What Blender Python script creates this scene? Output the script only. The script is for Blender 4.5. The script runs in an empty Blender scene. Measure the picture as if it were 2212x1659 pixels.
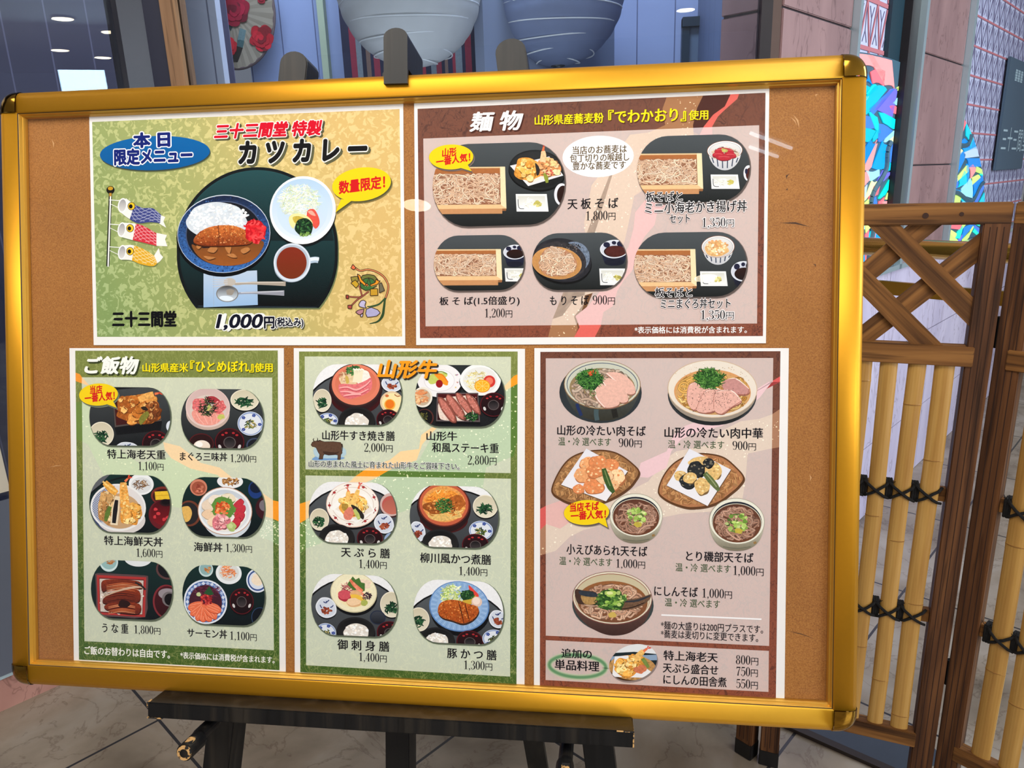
import bpy, bmesh, math, random
from mathutils import Vector, Matrix
import numpy as np
random.seed(7)
SC = bpy.context.scene
C = SC.collection

# ---------------------------------------------------------------- camera
F_PX, CX, CY = 1580.0, 1106.0, 829.5
R_BC = np.array([[9.92986426e-01, -8.53632179e-04, 1.18225329e-01],      # board frame -> camera frame
                 [4.66137776e-03, 9.99479086e-01, -3.19347585e-02],
                 [-1.18136483e-01, 3.22618746e-02, 9.92473145e-01]])
CAM_B = np.array([0.24974209, 0.01967085, -0.88961629])                   # camera seen from the board
W_B = np.array([[9.99981999e-01, -5.82648212e-03, -1.43316675e-03],      # board frame -> world
                [0.0, -2.38854952e-01, 9.71055257e-01],
                [-6.00015506e-03, -9.71037777e-01, -2.38850652e-01]])
CAM_H = 1.30
EYE = np.array([0, 0, CAM_H])
W_CAM = W_B @ R_BC.T                                                      # camera frame -> world
BO = EYE - W_B @ CAM_B                                                    # board origin in the world
cam = bpy.data.cameras.new('camera')
cam.sensor_fit = 'HORIZONTAL'; cam.sensor_width = 36.0
cam.lens = F_PX / 2212 * 36.0
cam.clip_start = 0.02; cam.clip_end = 60
camo = bpy.data.objects.new('camera', cam); C.objects.link(camo)
_m = Matrix(W_CAM.tolist()) @ Matrix(((1, 0, 0), (0, -1, 0), (0, 0, -1)))
camo.matrix_world = Matrix.Translation(Vector(EYE)) @ _m.to_4x4()
SC.camera = camo

# ---------------------------------------------------------------- light and exposure
SC.view_settings.view_transform = 'Standard'
SC.view_settings.look = 'None'
SC.view_settings.gamma = 1.0
SC.view_settings.use_curve_mapping = False
SC.view_settings.exposure = -0.47
SC.cycles.use_denoising = True
SC.cycles.max_bounces = 6
SC.cycles.transparent_max_bounces = 16
SC.cycles.sample_clamp_indirect = 6.0
wd = bpy.data.worlds.new('hall'); SC.world = wd; wd.use_nodes = True
wd.node_tree.nodes['Background'].inputs[0].default_value = (0.86, 0.89, 1.0, 1)
wd.node_tree.nodes['Background'].inputs[1].default_value = 0.30


def area(name, loc, target, sx, sy, power, col):
    l = bpy.data.lights.new(name, 'AREA'); l.shape = 'RECTANGLE'; l.size = sx; l.size_y = sy
    l.energy = power; l.color = col
    o = bpy.data.objects.new(name, l); C.objects.link(o); o.location = loc
    o.rotation_euler = (Vector(target) - Vector(loc)).to_track_quat('-Z', 'Y').to_euler()
    return o


area('hall_ceiling_light', (-0.6, -0.25, 2.62), (-0.6, -0.1, 0.0), 2.8, 1.0, 92, (1.0, 0.95, 0.88))
area('daylight_entrance', (4.0, 0.06, 1.3), (0.0, 0.6, 1.0), 0.36, 2.1, 80, (0.60, 0.82, 1.0))
area('hall_daylight', (3.5, -2.7, 1.75), (-0.1, 0.9, 0.95), 2.2, 2.2, 175, (0.95, 0.97, 1.0))  # added soft fill to even out the board, stands for no known window
area('side_entrance_daylight', (2.9, 1.5, 2.3), (1.0, 2.1, 0.2), 1.4, 1.0, 60, (0.78, 0.88, 1.0))
area('display_case_light', (-0.35, 2.25, 2.66), (-0.35, 2.75, 1.5), 2.0, 0.3, 60, (0.74, 0.84, 1.0))  # added fill that brightens the display interior, no fixture modelled
area('display_uplight', (-0.42, 2.03, 1.25), (-0.42, 2.45, 1.85), 0.9, 0.08, 3.5, (0.86, 0.92, 1.0))  # added upward fill for the lantern, hidden behind the board


# ---------------------------------------------------------------- projection helpers
def ray(px, py):
    d = np.array([(px - CX) / F_PX, (py - CY) / F_PX, 1.0])
    return W_CAM @ d


def floor_at(px, py, z=0.0):
    d = ray(px, py)
    return EYE + d * ((z - CAM_H) / d[2])


def at_y(px, py, Y):
    d = ray(px, py)
    return EYE + d * (Y / d[1])


def on_plane(px, py, p0, n):
    d = ray(px, py)
    return EYE + d * (float(np.dot(np.array(p0) - EYE, n)) / float(np.dot(d, n)))


CAM_L = np.array([CAM_B[0], -CAM_B[1], -CAM_B[2]])
R_CB = R_BC.T


def bl(px, py, h=0.0):
    """point on the board's own plane (x right, y up), h metres in front of it, seen at a pixel"""
    d = R_CB @ np.array([(px - CX) / F_PX, (py - CY) / F_PX, 1.0])
    dl = (d[0], -d[1], -d[2])
    s = (h - CAM_L[2]) / dl[2]
    return (CAM_L[0] + s * dl[0], CAM_L[1] + s * dl[1])


def scale_at(px, py):
    """metres per pixel across and down on the board, and the pixel slope of a level line"""
    a = bl(px - 8, py); b = bl(px + 8, py); c = bl(px, py - 8); d = bl(px, py + 8)
    sx = (b[0] - a[0]) / 16; sy = (c[1] - d[1]) / 16
    return sx, sy


M_BOARD = Matrix.Translation(Vector(BO)) @ (Matrix(W_B.tolist()) @ Matrix(((1, 0, 0), (0, -1, 0), (0, 0, -1)))).to_4x4()


# ---------------------------------------------------------------- materials
def lin(c):
    r = []
    for v in c[:3]:
        v = v / 255.0
        r.append(v / 12.92 if v <= 0.04045 else ((v + 0.055) / 1.055) ** 2.4)
    return (r[0], r[1], r[2], 1.0)


def new_mat(name):
    m = bpy.data.materials.new(name); m.use_nodes = True
    nt = m.node_tree
    return m, nt, nt.nodes, nt.links, nt.nodes['Principled BSDF']


def N(nt, typ, **kw):
    n = nt.nodes.new(typ)
    for k, v in kw.items():
        if k.startswith('i_'):
            n.inputs[k[2:].replace('_', ' ')].default_value = v
        else:
            setattr(n, k, v)
    return n


def plain(name, col, rough=0.5, metal=0.0, noise=0.0, nscale=60.0, spec=0.5, bump=0.0, emit=None, coat=0.0):
    m, nt, nodes, L, b = new_mat(name)
    b.inputs['Roughness'].default_value = rough
    b.inputs['Metallic'].default_value = metal
    b.inputs['Specular IOR Level'].default_value = spec
    b.inputs['Coat Weight'].default_value = coat
    c = lin(col)
    tc = N(nt, 'ShaderNodeTexCoord')
    ns = N(nt, 'ShaderNodeTexNoise'); ns.inputs['Scale'].default_value = nscale; ns.inputs['Detail'].default_value = 4
    L.new(tc.outputs['Object'], ns.inputs['Vector'])
    mx = N(nt, 'ShaderNodeMix', data_type='RGBA')
    mx.inputs[6].default_value = tuple(v * (1 - noise) for v in c[:3]) + (1,)
    mx.inputs[7].default_value = tuple(min(1, v * (1 + noise)) for v in c[:3]) + (1,)
    L.new(ns.outputs['Fac'], mx.inputs[0]); L.new(mx.outputs[2], b.inputs['Base Color'])
    if bump:
        bp = N(nt, 'ShaderNodeBump'); bp.inputs['Strength'].default_value = bump; bp.inputs['Distance'].default_value = 0.002
        L.new(ns.outputs['Fac'], bp.inputs['Height']); L.new(bp.outputs['Normal'], b.inputs['Normal'])
    if emit:
        b.inputs['Emission Color'].default_value = lin(emit[0]); b.inputs['Emission Strength'].default_value = emit[1]
    return m


def ramp(nt, stops, interp='LINEAR'):
    r = nt.nodes.new('ShaderNodeValToRGB'); cr = r.color_ramp; cr.interpolation = interp
    while len(cr.elements) < len(stops):
        cr.elements.new(0.5)
    for e, (p, c) in zip(cr.elements, stops):
        e.position = p; e.color = lin(c) if max(c) > 1.001 else (c[0], c[1], c[2], 1)
    return r


def mapped(nt, scale=(1, 1, 1), rot=(0, 0, 0), loc=(0, 0, 0), src='Object'):
    tc = N(nt, 'ShaderNodeTexCoord'); mp = N(nt, 'ShaderNodeMapping')
    mp.inputs['Scale'].default_value = scale; mp.inputs['Rotation'].default_value = rot; mp.inputs['Location'].default_value = loc
    nt.links.new(tc.outputs[src], mp.inputs['Vector'])
    return mp


def ink_mat():
    """printed ink: the colour of each printed shape, a little mottled where the print is"""
    m, nt, nodes, L, b = new_mat('printed_ink')
    a = N(nt, 'ShaderNodeAttribute', attribute_name='ink')
    mp = mapped(nt)
    n1 = N(nt, 'ShaderNodeTexNoise'); n1.inputs['Scale'].default_value = 330; n1.inputs['Detail'].default_value = 4; n1.inputs['Roughness'].default_value = 0.65
    L.new(mp.outputs[0], n1.inputs['Vector'])
    r = N(nt, 'ShaderNodeMapRange'); r.inputs['From Min'].default_value = 0.32; r.inputs['From Max'].default_value = 0.68
    r.inputs['To Min'].default_value = -1.0; r.inputs['To Max'].default_value = 1.0
    L.new(n1.outputs['Fac'], r.inputs['Value'])
    mu = N(nt, 'ShaderNodeMath', operation='MULTIPLY_ADD'); mu.inputs[2].default_value = 1.0
    L.new(r.outputs[0], mu.inputs[0]); L.new(a.outputs['Alpha'], mu.inputs[1])
    vm = N(nt, 'ShaderNodeVectorMath', operation='SCALE')
    L.new(a.outputs['Color'], vm.inputs[0]); L.new(mu.outputs[0], vm.inputs['Scale'])
    L.new(vm.outputs[0], b.inputs['Base Color'])
    b.inputs['Roughness'].default_value = 0.55; b.inputs['Specular IOR Level'].default_value = 0.06
    return m


INK = ink_mat()


def fibre_mat(name, top, bottom, lines, lighten, ymin, ymax, scale=1.0, amount=0.8, tone=(240, 232, 225)):
    """printed washi paper with curling fibres; lighten = pale overprinted version"""
    m, nt, nodes, L, b = new_mat(name)
    mp = mapped(nt)
    sx = N(nt, 'ShaderNodeSeparateXYZ'); L.new(mp.outputs[0], sx.inputs[0])
    g = N(nt, 'ShaderNodeMapRange'); g.inputs['From Min'].default_value = ymin; g.inputs['From Max'].default_value = ymax
    L.new(sx.outputs['Y'], g.inputs['Value'])
    base = ramp(nt, [(0, bottom), (1, top)]); L.new(g.outputs[0], base.inputs[0])
    cl = N(nt, 'ShaderNodeTexNoise'); cl.inputs['Scale'].default_value = 14; cl.inputs['Detail'].default_value = 3
    L.new(mp.outputs[0], cl.inputs['Vector'])
    acc = None
    for k, (sc, dist, rz) in enumerate(((34, 1.2, 0.3), (52, 1.6, 1.2), (41, 0.9, 2.1), (60, 2.0, 2.7))):
        mk = mapped(nt, scale=(scale, scale * 0.75, 1), rot=(0, 0, rz), loc=(k * 3.1, k * 1.7, k))
        nz = N(nt, 'ShaderNodeTexNoise'); nz.inputs['Scale'].default_value = sc; nz.inputs['Detail'].default_value = 1.5
        nz.inputs['Distortion'].default_value = dist
        L.new(mk.outputs[0], nz.inputs['Vector'])
        s = N(nt, 'ShaderNodeMath', operation='SUBTRACT'); s.inputs[1].default_value = 0.5; L.new(nz.outputs['Fac'], s.inputs[0])
        ab = N(nt, 'ShaderNodeMath', operation='ABSOLUTE'); L.new(s.outputs[0], ab.inputs[0])
        th = N(nt, 'ShaderNodeMapRange'); th.inputs['From Min'].default_value = 0.0; th.inputs['From Max'].default_value = 0.014
        th.inputs['To Min'].default_value = 1.0; th.inputs['To Max'].default_value = 0.0; L.new(ab.outputs[0], th.inputs['Value'])
        if acc is None:
            acc = th
        else:
            mxm = N(nt, 'ShaderNodeMath', operation='MAXIMUM'); L.new(acc.outputs[0], mxm.inputs[0]); L.new(th.outputs[0], mxm.inputs[1]); acc = mxm
    am = N(nt, 'ShaderNodeMath', operation='MULTIPLY'); L.new(acc.outputs[0], am.inputs[0]); L.new(cl.outputs['Fac'], am.inputs[1])
    am2 = N(nt, 'ShaderNodeMath', operation='MULTIPLY'); L.new(am.outputs[0], am2.inputs[0]); am2.inputs[1].default_value = amount; am2.use_clamp = True
    mx = N(nt, 'ShaderNodeMix', data_type='RGBA'); L.new(am2.outputs[0], mx.inputs[0]); L.new(base.outputs[0], mx.inputs[6])
    mx.inputs[7].default_value = lin(lines)
    ml = N(nt, 'ShaderNodeMix', data_type='RGBA'); ml.inputs[0].default_value = lighten
    L.new(mx.outputs[2], ml.inputs[6]); ml.inputs[7].default_value = lin(tone)
    L.new(ml.outputs[2], b.inputs['Base Color'])
    b.inputs['Roughness'].default_value = 0.5; b.inputs['Specular IOR Level'].default_value = 0.2
    return m


def camo_mat():
    m, nt, nodes, L, b = new_mat('mottled_gold_green_print')
    mp = mapped(nt, rot=(0, 0, -0.5))
    n1 = N(nt, 'ShaderNodeTexNoise'); n1.inputs['Scale'].default_value = 112; n1.inputs['Detail'].default_value = 3; n1.inputs['Distortion'].default_value = 1.1
    L.new(mp.outputs[0], n1.inputs['Vector'])
    r = ramp(nt, [(0.0, (0, 0, 0)), (0.52, (0, 0, 0)), (0.555, (1, 1, 1)), (1, (1, 1, 1))]); L.new(n1.outputs['Fac'], r.inputs[0])
    mo = mapped(nt); sx = N(nt, 'ShaderNodeSeparateXYZ'); L.new(mo.outputs[0], sx.inputs[0])
    ad = N(nt, 'ShaderNodeMath', operation='MULTIPLY_ADD'); ad.inputs[1].default_value = 0.35
    L.new(sx.outputs['Y'], ad.inputs[0]); L.new(sx.outputs['X'], ad.inputs[2])
    n2 = N(nt, 'ShaderNodeTexNoise'); n2.inputs['Scale'].default_value = 6; L.new(mo.outputs[0], n2.inputs['Vector'])
    ad2 = N(nt, 'ShaderNodeMath', operation='MULTIPLY_ADD'); ad2.inputs[1].default_value = 0.06; L.new(n2.outputs['Fac'], ad2.inputs[0]); L.new(ad.outputs[0], ad2.inputs[2])
    g = N(nt, 'ShaderNodeMapRange'); g.inputs['From Min'].default_value = -0.20; g.inputs['From Max'].default_value = 0.20
    L.new(ad2.outputs[0], g.inputs['Value'])
    dk = ramp(nt, [(0, (132, 156, 94)), (0.45, (164, 168, 104)), (0.8, (205, 180, 112)), (1, (213, 180, 112))]); L.new(g.outputs[0], dk.inputs[0])
    lt = ramp(nt, [(0, (166, 186, 128)), (0.45, (198, 196, 130)), (0.8, (226, 202, 136)), (1, (229, 200, 137))]); L.new(g.outputs[0], lt.inputs[0])
    mx = N(nt, 'ShaderNodeMix', data_type='RGBA'); L.new(r.outputs[0], mx.inputs[0]); L.new(dk.outputs[0], mx.inputs[6]); L.new(lt.outputs[0], mx.inputs[7])
    L.new(mx.outputs[2], b.inputs['Base Color'])
    b.inputs['Roughness'].default_value = 0.5; b.inputs['Specular IOR Level'].default_value = 0.2
    return m


def wood_mat(name, dark, mid, light, axis='Z', scale=1.0, rough=0.6, spec=0.3):
    m, nt, nodes, L, b = new_mat(name)
    s = {'X': (2, 45, 45), 'Y': (45, 2, 45), 'Z': (45, 45, 2)}[axis]
    mp = mapped(nt, scale=tuple(v * scale for v in s))
    oi = N(nt, 'ShaderNodeObjectInfo')
    va = N(nt, 'ShaderNodeVectorMath', operation='ADD'); L.new(mp.outputs[0], va.inputs[0])
    cm = N(nt, 'ShaderNodeMath', operation='MULTIPLY'); cm.inputs[1].default_value = 40; L.new(oi.outputs['Random'], cm.inputs[0])
    L.new(cm.outputs[0], va.inputs[1])
    n1 = N(nt, 'ShaderNodeTexNoise'); n1.inputs['Scale'].default_value = 1.0; n1.inputs['Detail'].default_value = 6; n1.inputs['Distortion'].default_value = 0.7
    L.new(va.outputs[0], n1.inputs['Vector'])
    w = N(nt, 'ShaderNodeTexNoise'); w.inputs['Scale'].default_value = 2.7; w.inputs['Detail'].default_value = 3; L.new(va.outputs[0], w.inputs['Vector'])
    r = ramp(nt, [(0.28, dark), (0.5, mid), (0.72, light)]); L.new(n1.outputs['Fac'], r.inputs[0])
    r2 = ramp(nt, [(0.36, (0.35, 0.32, 0.3)), (0.46, (1, 1, 1))]); L.new(w.outputs['Fac'], r2.inputs[0])
    mx = N(nt, 'ShaderNodeMix', data_type='RGBA', blend_type='MULTIPLY'); mx.inputs[0].default_value = 0.75
    L.new(r.outputs[0], mx.inputs[6]); L.new(r2.outputs[0], mx.inputs[7])
    L.new(mx.outputs[2], b.inputs['Base Color'])
    b.inputs['Roughness'].default_value = rough; b.inputs['Specular IOR Level'].default_value = spec
    bp = N(nt, 'ShaderNodeBump'); bp.inputs['Strength'].default_value = 0.25; bp.inputs['Distance'].default_value = 0.002
    L.new(n1.outputs['Fac'], bp.inputs['Height']); L.new(bp.outputs['Normal'], b.inputs['Normal'])
    return m


def hardboard_mat():
    m, nt, nodes, L, b = new_mat('brown_hardboard')
    mp = mapped(nt)
    n1 = N(nt, 'ShaderNodeTexNoise'); n1.inputs['Scale'].default_value = 640; n1.inputs['Detail'].default_value = 5; n1.inputs['Roughness'].default_value = 0.7
    n2 = N(nt, 'ShaderNodeTexNoise'); n2.inputs['Scale'].default_value = 9; n2.inputs['Detail'].default_value = 4
    n3 = N(nt, 'ShaderNodeTexNoise'); n3.inputs['Scale'].default_value = 90; n3.inputs['Detail'].default_value = 2; n3.inputs['Distortion'].default_value = 3
    for n in (n1, n2, n3):
        L.new(mp.outputs[0], n.inputs['Vector'])
    r = ramp(nt, [(0.3, (134, 84, 36)), (0.5, (172, 113, 50)), (0.7, (194, 138, 72))]); L.new(n1.outputs['Fac'], r.inputs[0])
    r2 = ramp(nt, [(0.3, (0.84, 0.82, 0.80)), (0.7, (1, 1, 1))]); L.new(n2.outputs['Fac'], r2.inputs[0])
    r3 = ramp(nt, [(0.2, (0.6, 0.55, 0.5)), (0.27, (0.9, 0.9, 0.9)), (0.74, (0.9, 0.9, 0.9)), (0.8, (1, 1, 1))]); L.new(n3.outputs['Fac'], r3.inputs[0])
    mx = N(nt, 'ShaderNodeMix', data_type='RGBA', blend_type='MULTIPLY'); mx.inputs[0].default_value = 1
    L.new(r.outputs[0], mx.inputs[6]); L.new(r2.outputs[0], mx.inputs[7])
    mx2 = N(nt, 'ShaderNodeMix', data_type='RGBA', blend_type='MULTIPLY'); mx2.inputs[0].default_value = 0.6
    L.new(mx.outputs[2], mx2.inputs[6]); L.new(r3.outputs[0], mx2.inputs[7])
    L.new(mx2.outputs[2], b.inputs['Base Color'])
    b.inputs['Roughness'].default_value = 0.6; b.inputs['Specular IOR Level'].default_value = 0.3
    return m


def glass_mat(name, tint=(1, 1, 1), ior=1.45, rough=0.0, boost=1.0):
    m = bpy.data.materials.new(name); m.use_nodes = True
    nt = m.node_tree; nt.nodes.clear()
    out = N(nt, 'ShaderNodeOutputMaterial'); mix = N(nt, 'ShaderNodeMixShader')
    t = N(nt, 'ShaderNodeBsdfTransparent'); t.inputs[0].default_value = tint + (1,)
    g = N(nt, 'ShaderNodeBsdfGlossy'); g.inputs['Roughness'].default_value = rough
    fr = N(nt, 'ShaderNodeFresnel'); fr.inputs['IOR'].default_value = ior
    mp = mapped(nt); nz = N(nt, 'ShaderNodeTexNoise'); nz.inputs['Scale'].default_value = 3.0
    nt.links.new(mp.outputs[0], nz.inputs['Vector'])
    bp = N(nt, 'ShaderNodeBump'); bp.inputs['Strength'].default_value = 0.02; bp.inputs['Distance'].default_value = 0.002
    nt.links.new(nz.outputs['Fac'], bp.inputs['Height']); nt.links.new(bp.outputs[0], g.inputs['Normal'])
    mul = N(nt, 'ShaderNodeMath', operation='MULTIPLY'); mul.inputs[1].default_value = boost
    nt.links.new(fr.outputs[0], mul.inputs[0]); nt.links.new(mul.outputs[0], mix.inputs[0])
    nt.links.new(t.outputs[0], mix.inputs[1]); nt.links.new(g.outputs[0], mix.inputs[2]); nt.links.new(mix.outputs[0], out.inputs[0])
    return m


# ---------------------------------------------------------------- object helpers
def put(o, parent=None, mat=None):
    C.objects.link(o)
    if parent is not None:
        o.parent = parent
    return o


def mesh_obj(name, verts, faces, mats, parent=None, smooth=False, midx=None):
    me = bpy.data.meshes.new(name)
    me.from_pydata([tuple(v) for v in verts], [], faces)
    for m in (mats if isinstance(mats, (list, tuple)) else [mats]):
        me.materials.append(m)
    if midx:
        me.polygons.foreach_set('material_index', midx)
    if smooth:
        me.polygons.foreach_set('use_smooth', [True] * len(me.polygons))
    me.update()
    return put(bpy.data.objects.new(name, me), parent)


def empty(name, M, label=None, cat=None, group=None):
    o = bpy.data.objects.new(name, None); o.empty_display_size = 0.1
    C.objects.link(o)
    o.matrix_world = M if isinstance(M, Matrix) else Matrix.Translation(Vector(M))
    tag(o, label, cat, group)
    return o


def tag(o, label=None, cat=None, group=None, kind=None):
    if label: o['label'] = label
    if cat: o['category'] = cat
    if group: o['group'] = group
    if kind: o['kind'] = kind
    return o


class MB:
    """collects boxes, tubes, prisms; build() links them as one mesh"""
    def __init__(s): s.v = []; s.f = []; s.m = []

    def add(s, v, f, m=0, M=None):
        n = len(s.v)
        s.v += [tuple(M @ Vector(p)) if M is not None else tuple(p) for p in v]
        s.f += [tuple(i + n for i in q) for q in f]; s.m += [m] * len(f)

    def box(s, a, b, m=0, M=None, bev=0.0):
        x0, y0, z0 = a; x1, y1, z1 = b
        if bev:
            bm = bmesh.new(); bmesh.ops.create_cube(bm, size=1)
            for v in bm.verts:
                v.co = Vector(((x0 + x1) / 2 + v.co.x * (x1 - x0), (y0 + y1) / 2 + v.co.y * (y1 - y0), (z0 + z1) / 2 + v.co.z * (z1 - z0)))
            bmesh.ops.bevel(bm, geom=bm.edges[:], offset=bev, segments=2, affect='EDGES')
            bm.verts.index_update()
            s.add([v.co[:] for v in bm.verts], [[v.index for v in f.verts] for f in bm.faces], m, M); bm.free(); return s
        s.add([(x0, y0, z0), (x1, y0, z0), (x1, y1, z0), (x0, y1, z0), (x0, y0, z1), (x1, y0, z1), (x1, y1, z1), (x0, y1, z1)],
              [(0, 3, 2, 1), (4, 5, 6, 7), (0, 1, 5, 4), (1, 2, 6, 5), (2, 3, 7, 6), (3, 0, 4, 7)], m, M); return s

    def prism(s, poly, ext, m=0, M=None):
        """poly: 3-D outline, ext: extrusion vector"""
        n = len(poly); e = Vector(ext)
        s.add([Vector(p) for p in poly] + [Vector(p) + e for p in poly],
              [tuple(range(n))[::-1], tuple(range(n, 2 * n))] + [(i, (i + 1) % n, n + (i + 1) % n, n + i) for i in range(n)], m, M); return s

    def tube(s, pts, r, seg=12, m=0, M=None, caps=True, rs=None):
        pts = [Vector(p) for p in pts]; n = len(pts); V = []; Fc = []
        for i, p in enumerate(pts):
            t = (pts[min(i + 1, n - 1)] - pts[max(i - 1, 0)]).normalized()
            u = t.orthogonal().normalized() if i == 0 else (pu - t * pu.dot(t)).normalized()
            pu = u; w = t.cross(u); rr = rs[i] if rs else r
            for k in range(seg):
                a = 2 * math.pi * k / seg
                V.append(p + (u * math.cos(a) + w * math.sin(a)) * rr)
        for i in range(n - 1):
            for k in range(seg):
                k2 = (k + 1) % seg
                Fc.append((i * seg + k, i * seg + k2, (i + 1) * seg + k2, (i + 1) * seg + k))
        if caps:
            Fc.append(tuple(range(seg))[::-1]); Fc.append(tuple(range((n - 1) * seg, n * seg)))
        s.add(V, Fc, m, M); return s

    def build(s, name, mats, parent=None, smooth=False):
        return mesh_obj(name, s.v, s.f, mats, parent, smooth, s.m)


# ---------------------------------------------------------------- shared materials
GOLD = plain('gold_anodised_aluminium', (208, 148, 30), rough=0.45, metal=0.75, noise=0.03, nscale=200)
GOLD_LIP = plain('pale_gold_lip', (208, 158, 60), rough=0.32, metal=0.7, noise=0.03)
CAP = plain('polished_bronze_cap', (150, 112, 40), rough=0.1, metal=1.0, noise=0.05)
SEAM = plain('dark_frame_seam', (58, 38, 12), rough=0.6)
BLACKW = wood_mat('worn_black_painted_wood', (8, 8, 9), (15, 14, 14), (38, 33, 27), 'Y', rough=0.42, spec=0.35)
def chipped_mat():
    m, nt, nodes, L, b = new_mat('chipped_paint_bare_wood')
    mp = mapped(nt); n = N(nt, 'ShaderNodeTexNoise'); n.inputs['Scale'].default_value = 170; n.inputs['Detail'].default_value = 3
    L.new(mp.outputs[0], n.inputs['Vector'])
    r = ramp(nt, [(0.47, (14, 13, 13)), (0.52, (176, 134, 80)), (0.8, (196, 158, 104))]); L.new(n.outputs['Fac'], r.inputs[0])
    L.new(r.outputs[0], b.inputs['Base Color']); b.inputs['Roughness'].default_value = 0.7
    return m


RAWW = chipped_mat()
PAPER = plain('white_poster_paper', (238, 236, 234), rough=0.5, noise=0.01, spec=0.25)

# ---------------------------------------------------------------- menu board
BX0, BX1, BY0, BY1 = -0.531, 0.551, -0.4545, 0.3295
board = empty('menu_board', M_BOARD, 'large gold-framed hardboard notice board holding five menu sheets, on a black easel', 'notice board')
HARD = hardboard_mat(); SCR = plain('dark_scratch', (70, 42, 22), rough=0.8); SCRL = plain('pale_scuff', (205, 160, 108), rough=0.8)
mb = MB(); mb.box((BX0 + 0.01, BY0 + 0.01, -0.018), (BX1 - 0.01, BY1 - 0.01, -0.0012))


def scratch(p, q, w, m):
    a = Vector(bl(*p) + (0,)); b = Vector(bl(*q) + (0,)); d = (b - a); nrm = Vector((-d.y, d.x, 0)).normalized() * w
    mid = (a + b) / 2 + nrm * 2.0
    z = -0.0011
    mb.add([(a.x, a.y, z), (mid.x - nrm.x, mid.y - nrm.y, z), (b.x, b.y, z), (mid.x + nrm.x, mid.y + nrm.y, z)], [(0, 1, 2, 3)], m)


for p, q, w, m in (((1684, 481), (1752, 490), 0.0011, 1), ((1700, 387), (1706, 375), 0.001, 1), ((1697, 410), (1702, 412), 0.001, 1), ((1714, 247), (1727, 276), 0.0009, 2),
                   ((1708, 252), (1722, 270), 0.0006, 2), ((1697, 1362), (1764, 1382), 0.0005, 1), ((1757, 570), (1762, 577), 0.0008, 1), ((1763, 209), (1768, 202), 0.0008, 2),
                   ((1749, 1025), (1750, 1040), 0.0008, 2), ((110, 300), (114, 320), 0.0008, 2), ((105, 1010), (135, 1006), 0.0005, 2), ((640, 1160), (643, 1170), 0.0008, 1), ((622, 780), (618, 790), 0.0006, 1)):
    scratch(p, q, w, m)
mb.build('hardboard_panel', [HARD, SCR, SCRL], board)

# snap-frame profile: distance in from the outer edge, height in front of the sheet plane
PROF = [(0.0, -0.020), (0.0, 0.002), (0.0012, 0.0062), (0.0035, 0.0095), (0.0068, 0.0118), (0.011, 0.0128), (0.0275, 0.0128), (0.0292, 0.0122), (0.0298, 0.0108), (0.0302, 0.0106), (0.0314, 0.0062), (0.0323, 0.0060), (0.0334, 0.0008), (0.0335, -0.0005)]
CAPL = 0.028


def rail(name, a, b, inward):
    """a, b: ends of the outer edge; inward: unit vector into the board"""
    V = []; Fc = []; mi = []
    n = len(PROF)
    for e in (a, b):
        for s, h in PROF:
            V.append((e[0] + inward[0] * s, e[1] + inward[1] * s, h))
    for i in range(n - 1):
        q = (i, i + 1, n + i + 1, n + i)
        Fc.append(q); mi.append(1 if i >= 8 else 0)
        if i == 7: mi[-1] = 2
    Fc.append(tuple(range(n))); Fc.append(tuple(range(n, 2 * n))[::-1]); mi += [0, 0]
    o = mesh_obj(name, V, Fc, [GOLD, GOLD_LIP, SEAM], board, False, mi)
    bm = bmesh.new(); bm.from_mesh(o.data); bmesh.ops.recalc_face_normals(bm, faces=bm.faces[:]); bm.to_mesh(o.data); bm.free()
    for i, p in enumerate(o.data.polygons):
        p.use_smooth = i < 7
    return o


rail('frame_rail', (BX0 + CAPL, BY1), (BX1 - CAPL, BY1), (0, -1))['label'] = 'gold top rail'
rail('frame_rail', (BX0 + CAPL, BY0), (BX1 - CAPL, BY0), (0, 1))['label'] = 'gold bottom rail'
rail('frame_rail', (BX0, BY0 + CAPL), (BX0, BY1 - CAPL), (1, 0))['label'] = 'gold left rail'
rail('frame_rail', (BX1, BY0 + CAPL), (BX1, BY1 - CAPL), (-1, 0))['label'] = 'gold right rail'


def corner(x, y, sx, sy):
    """quarter-round polished cap: x, y the inner corner; sx, sy which way out"""
    R = CAPL + 0.0015; V = []; Fc = []
    prof = [(0.0, 0.0152), (0.35 * R, 0.0150), (0.6 * R, 0.0143), (0.78 * R, 0.0122), (0.9 * R, 0.0090), (0.97 * R, 0.0045), (R, -0.002), (R, -0.020)]
    na = 14
    for r, h in prof:
        for k in range(na + 1):
            a = math.pi / 2 * k / na
            ca, sa = math.cos(a), math.sin(a)
            q = 2.6                                    # slightly squared quarter round
            rr = r / (ca ** q + sa ** q) ** (1 / q)
            V.append((x + sx * rr * ca, y + sy * rr * sa, h))
    for i in range(len(prof) - 1):
        for k in range(na):
            a0 = i * (na + 1) + k
            Fc.append((a0, a0 + 1, a0 + na + 2, a0 + na + 1))
    o = mesh_obj('corner_cap', V, Fc, CAP, board, True)
    bm = bmesh.new(); bm.from_mesh(o.data); bmesh.ops.remove_doubles(bm, verts=bm.verts[:], dist=1e-6); bmesh.ops.recalc_face_normals(bm, faces=bm.faces[:]); bm.to_mesh(o.data); bm.free()
    o['label'] = 'polished bronze corner cap'


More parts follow.
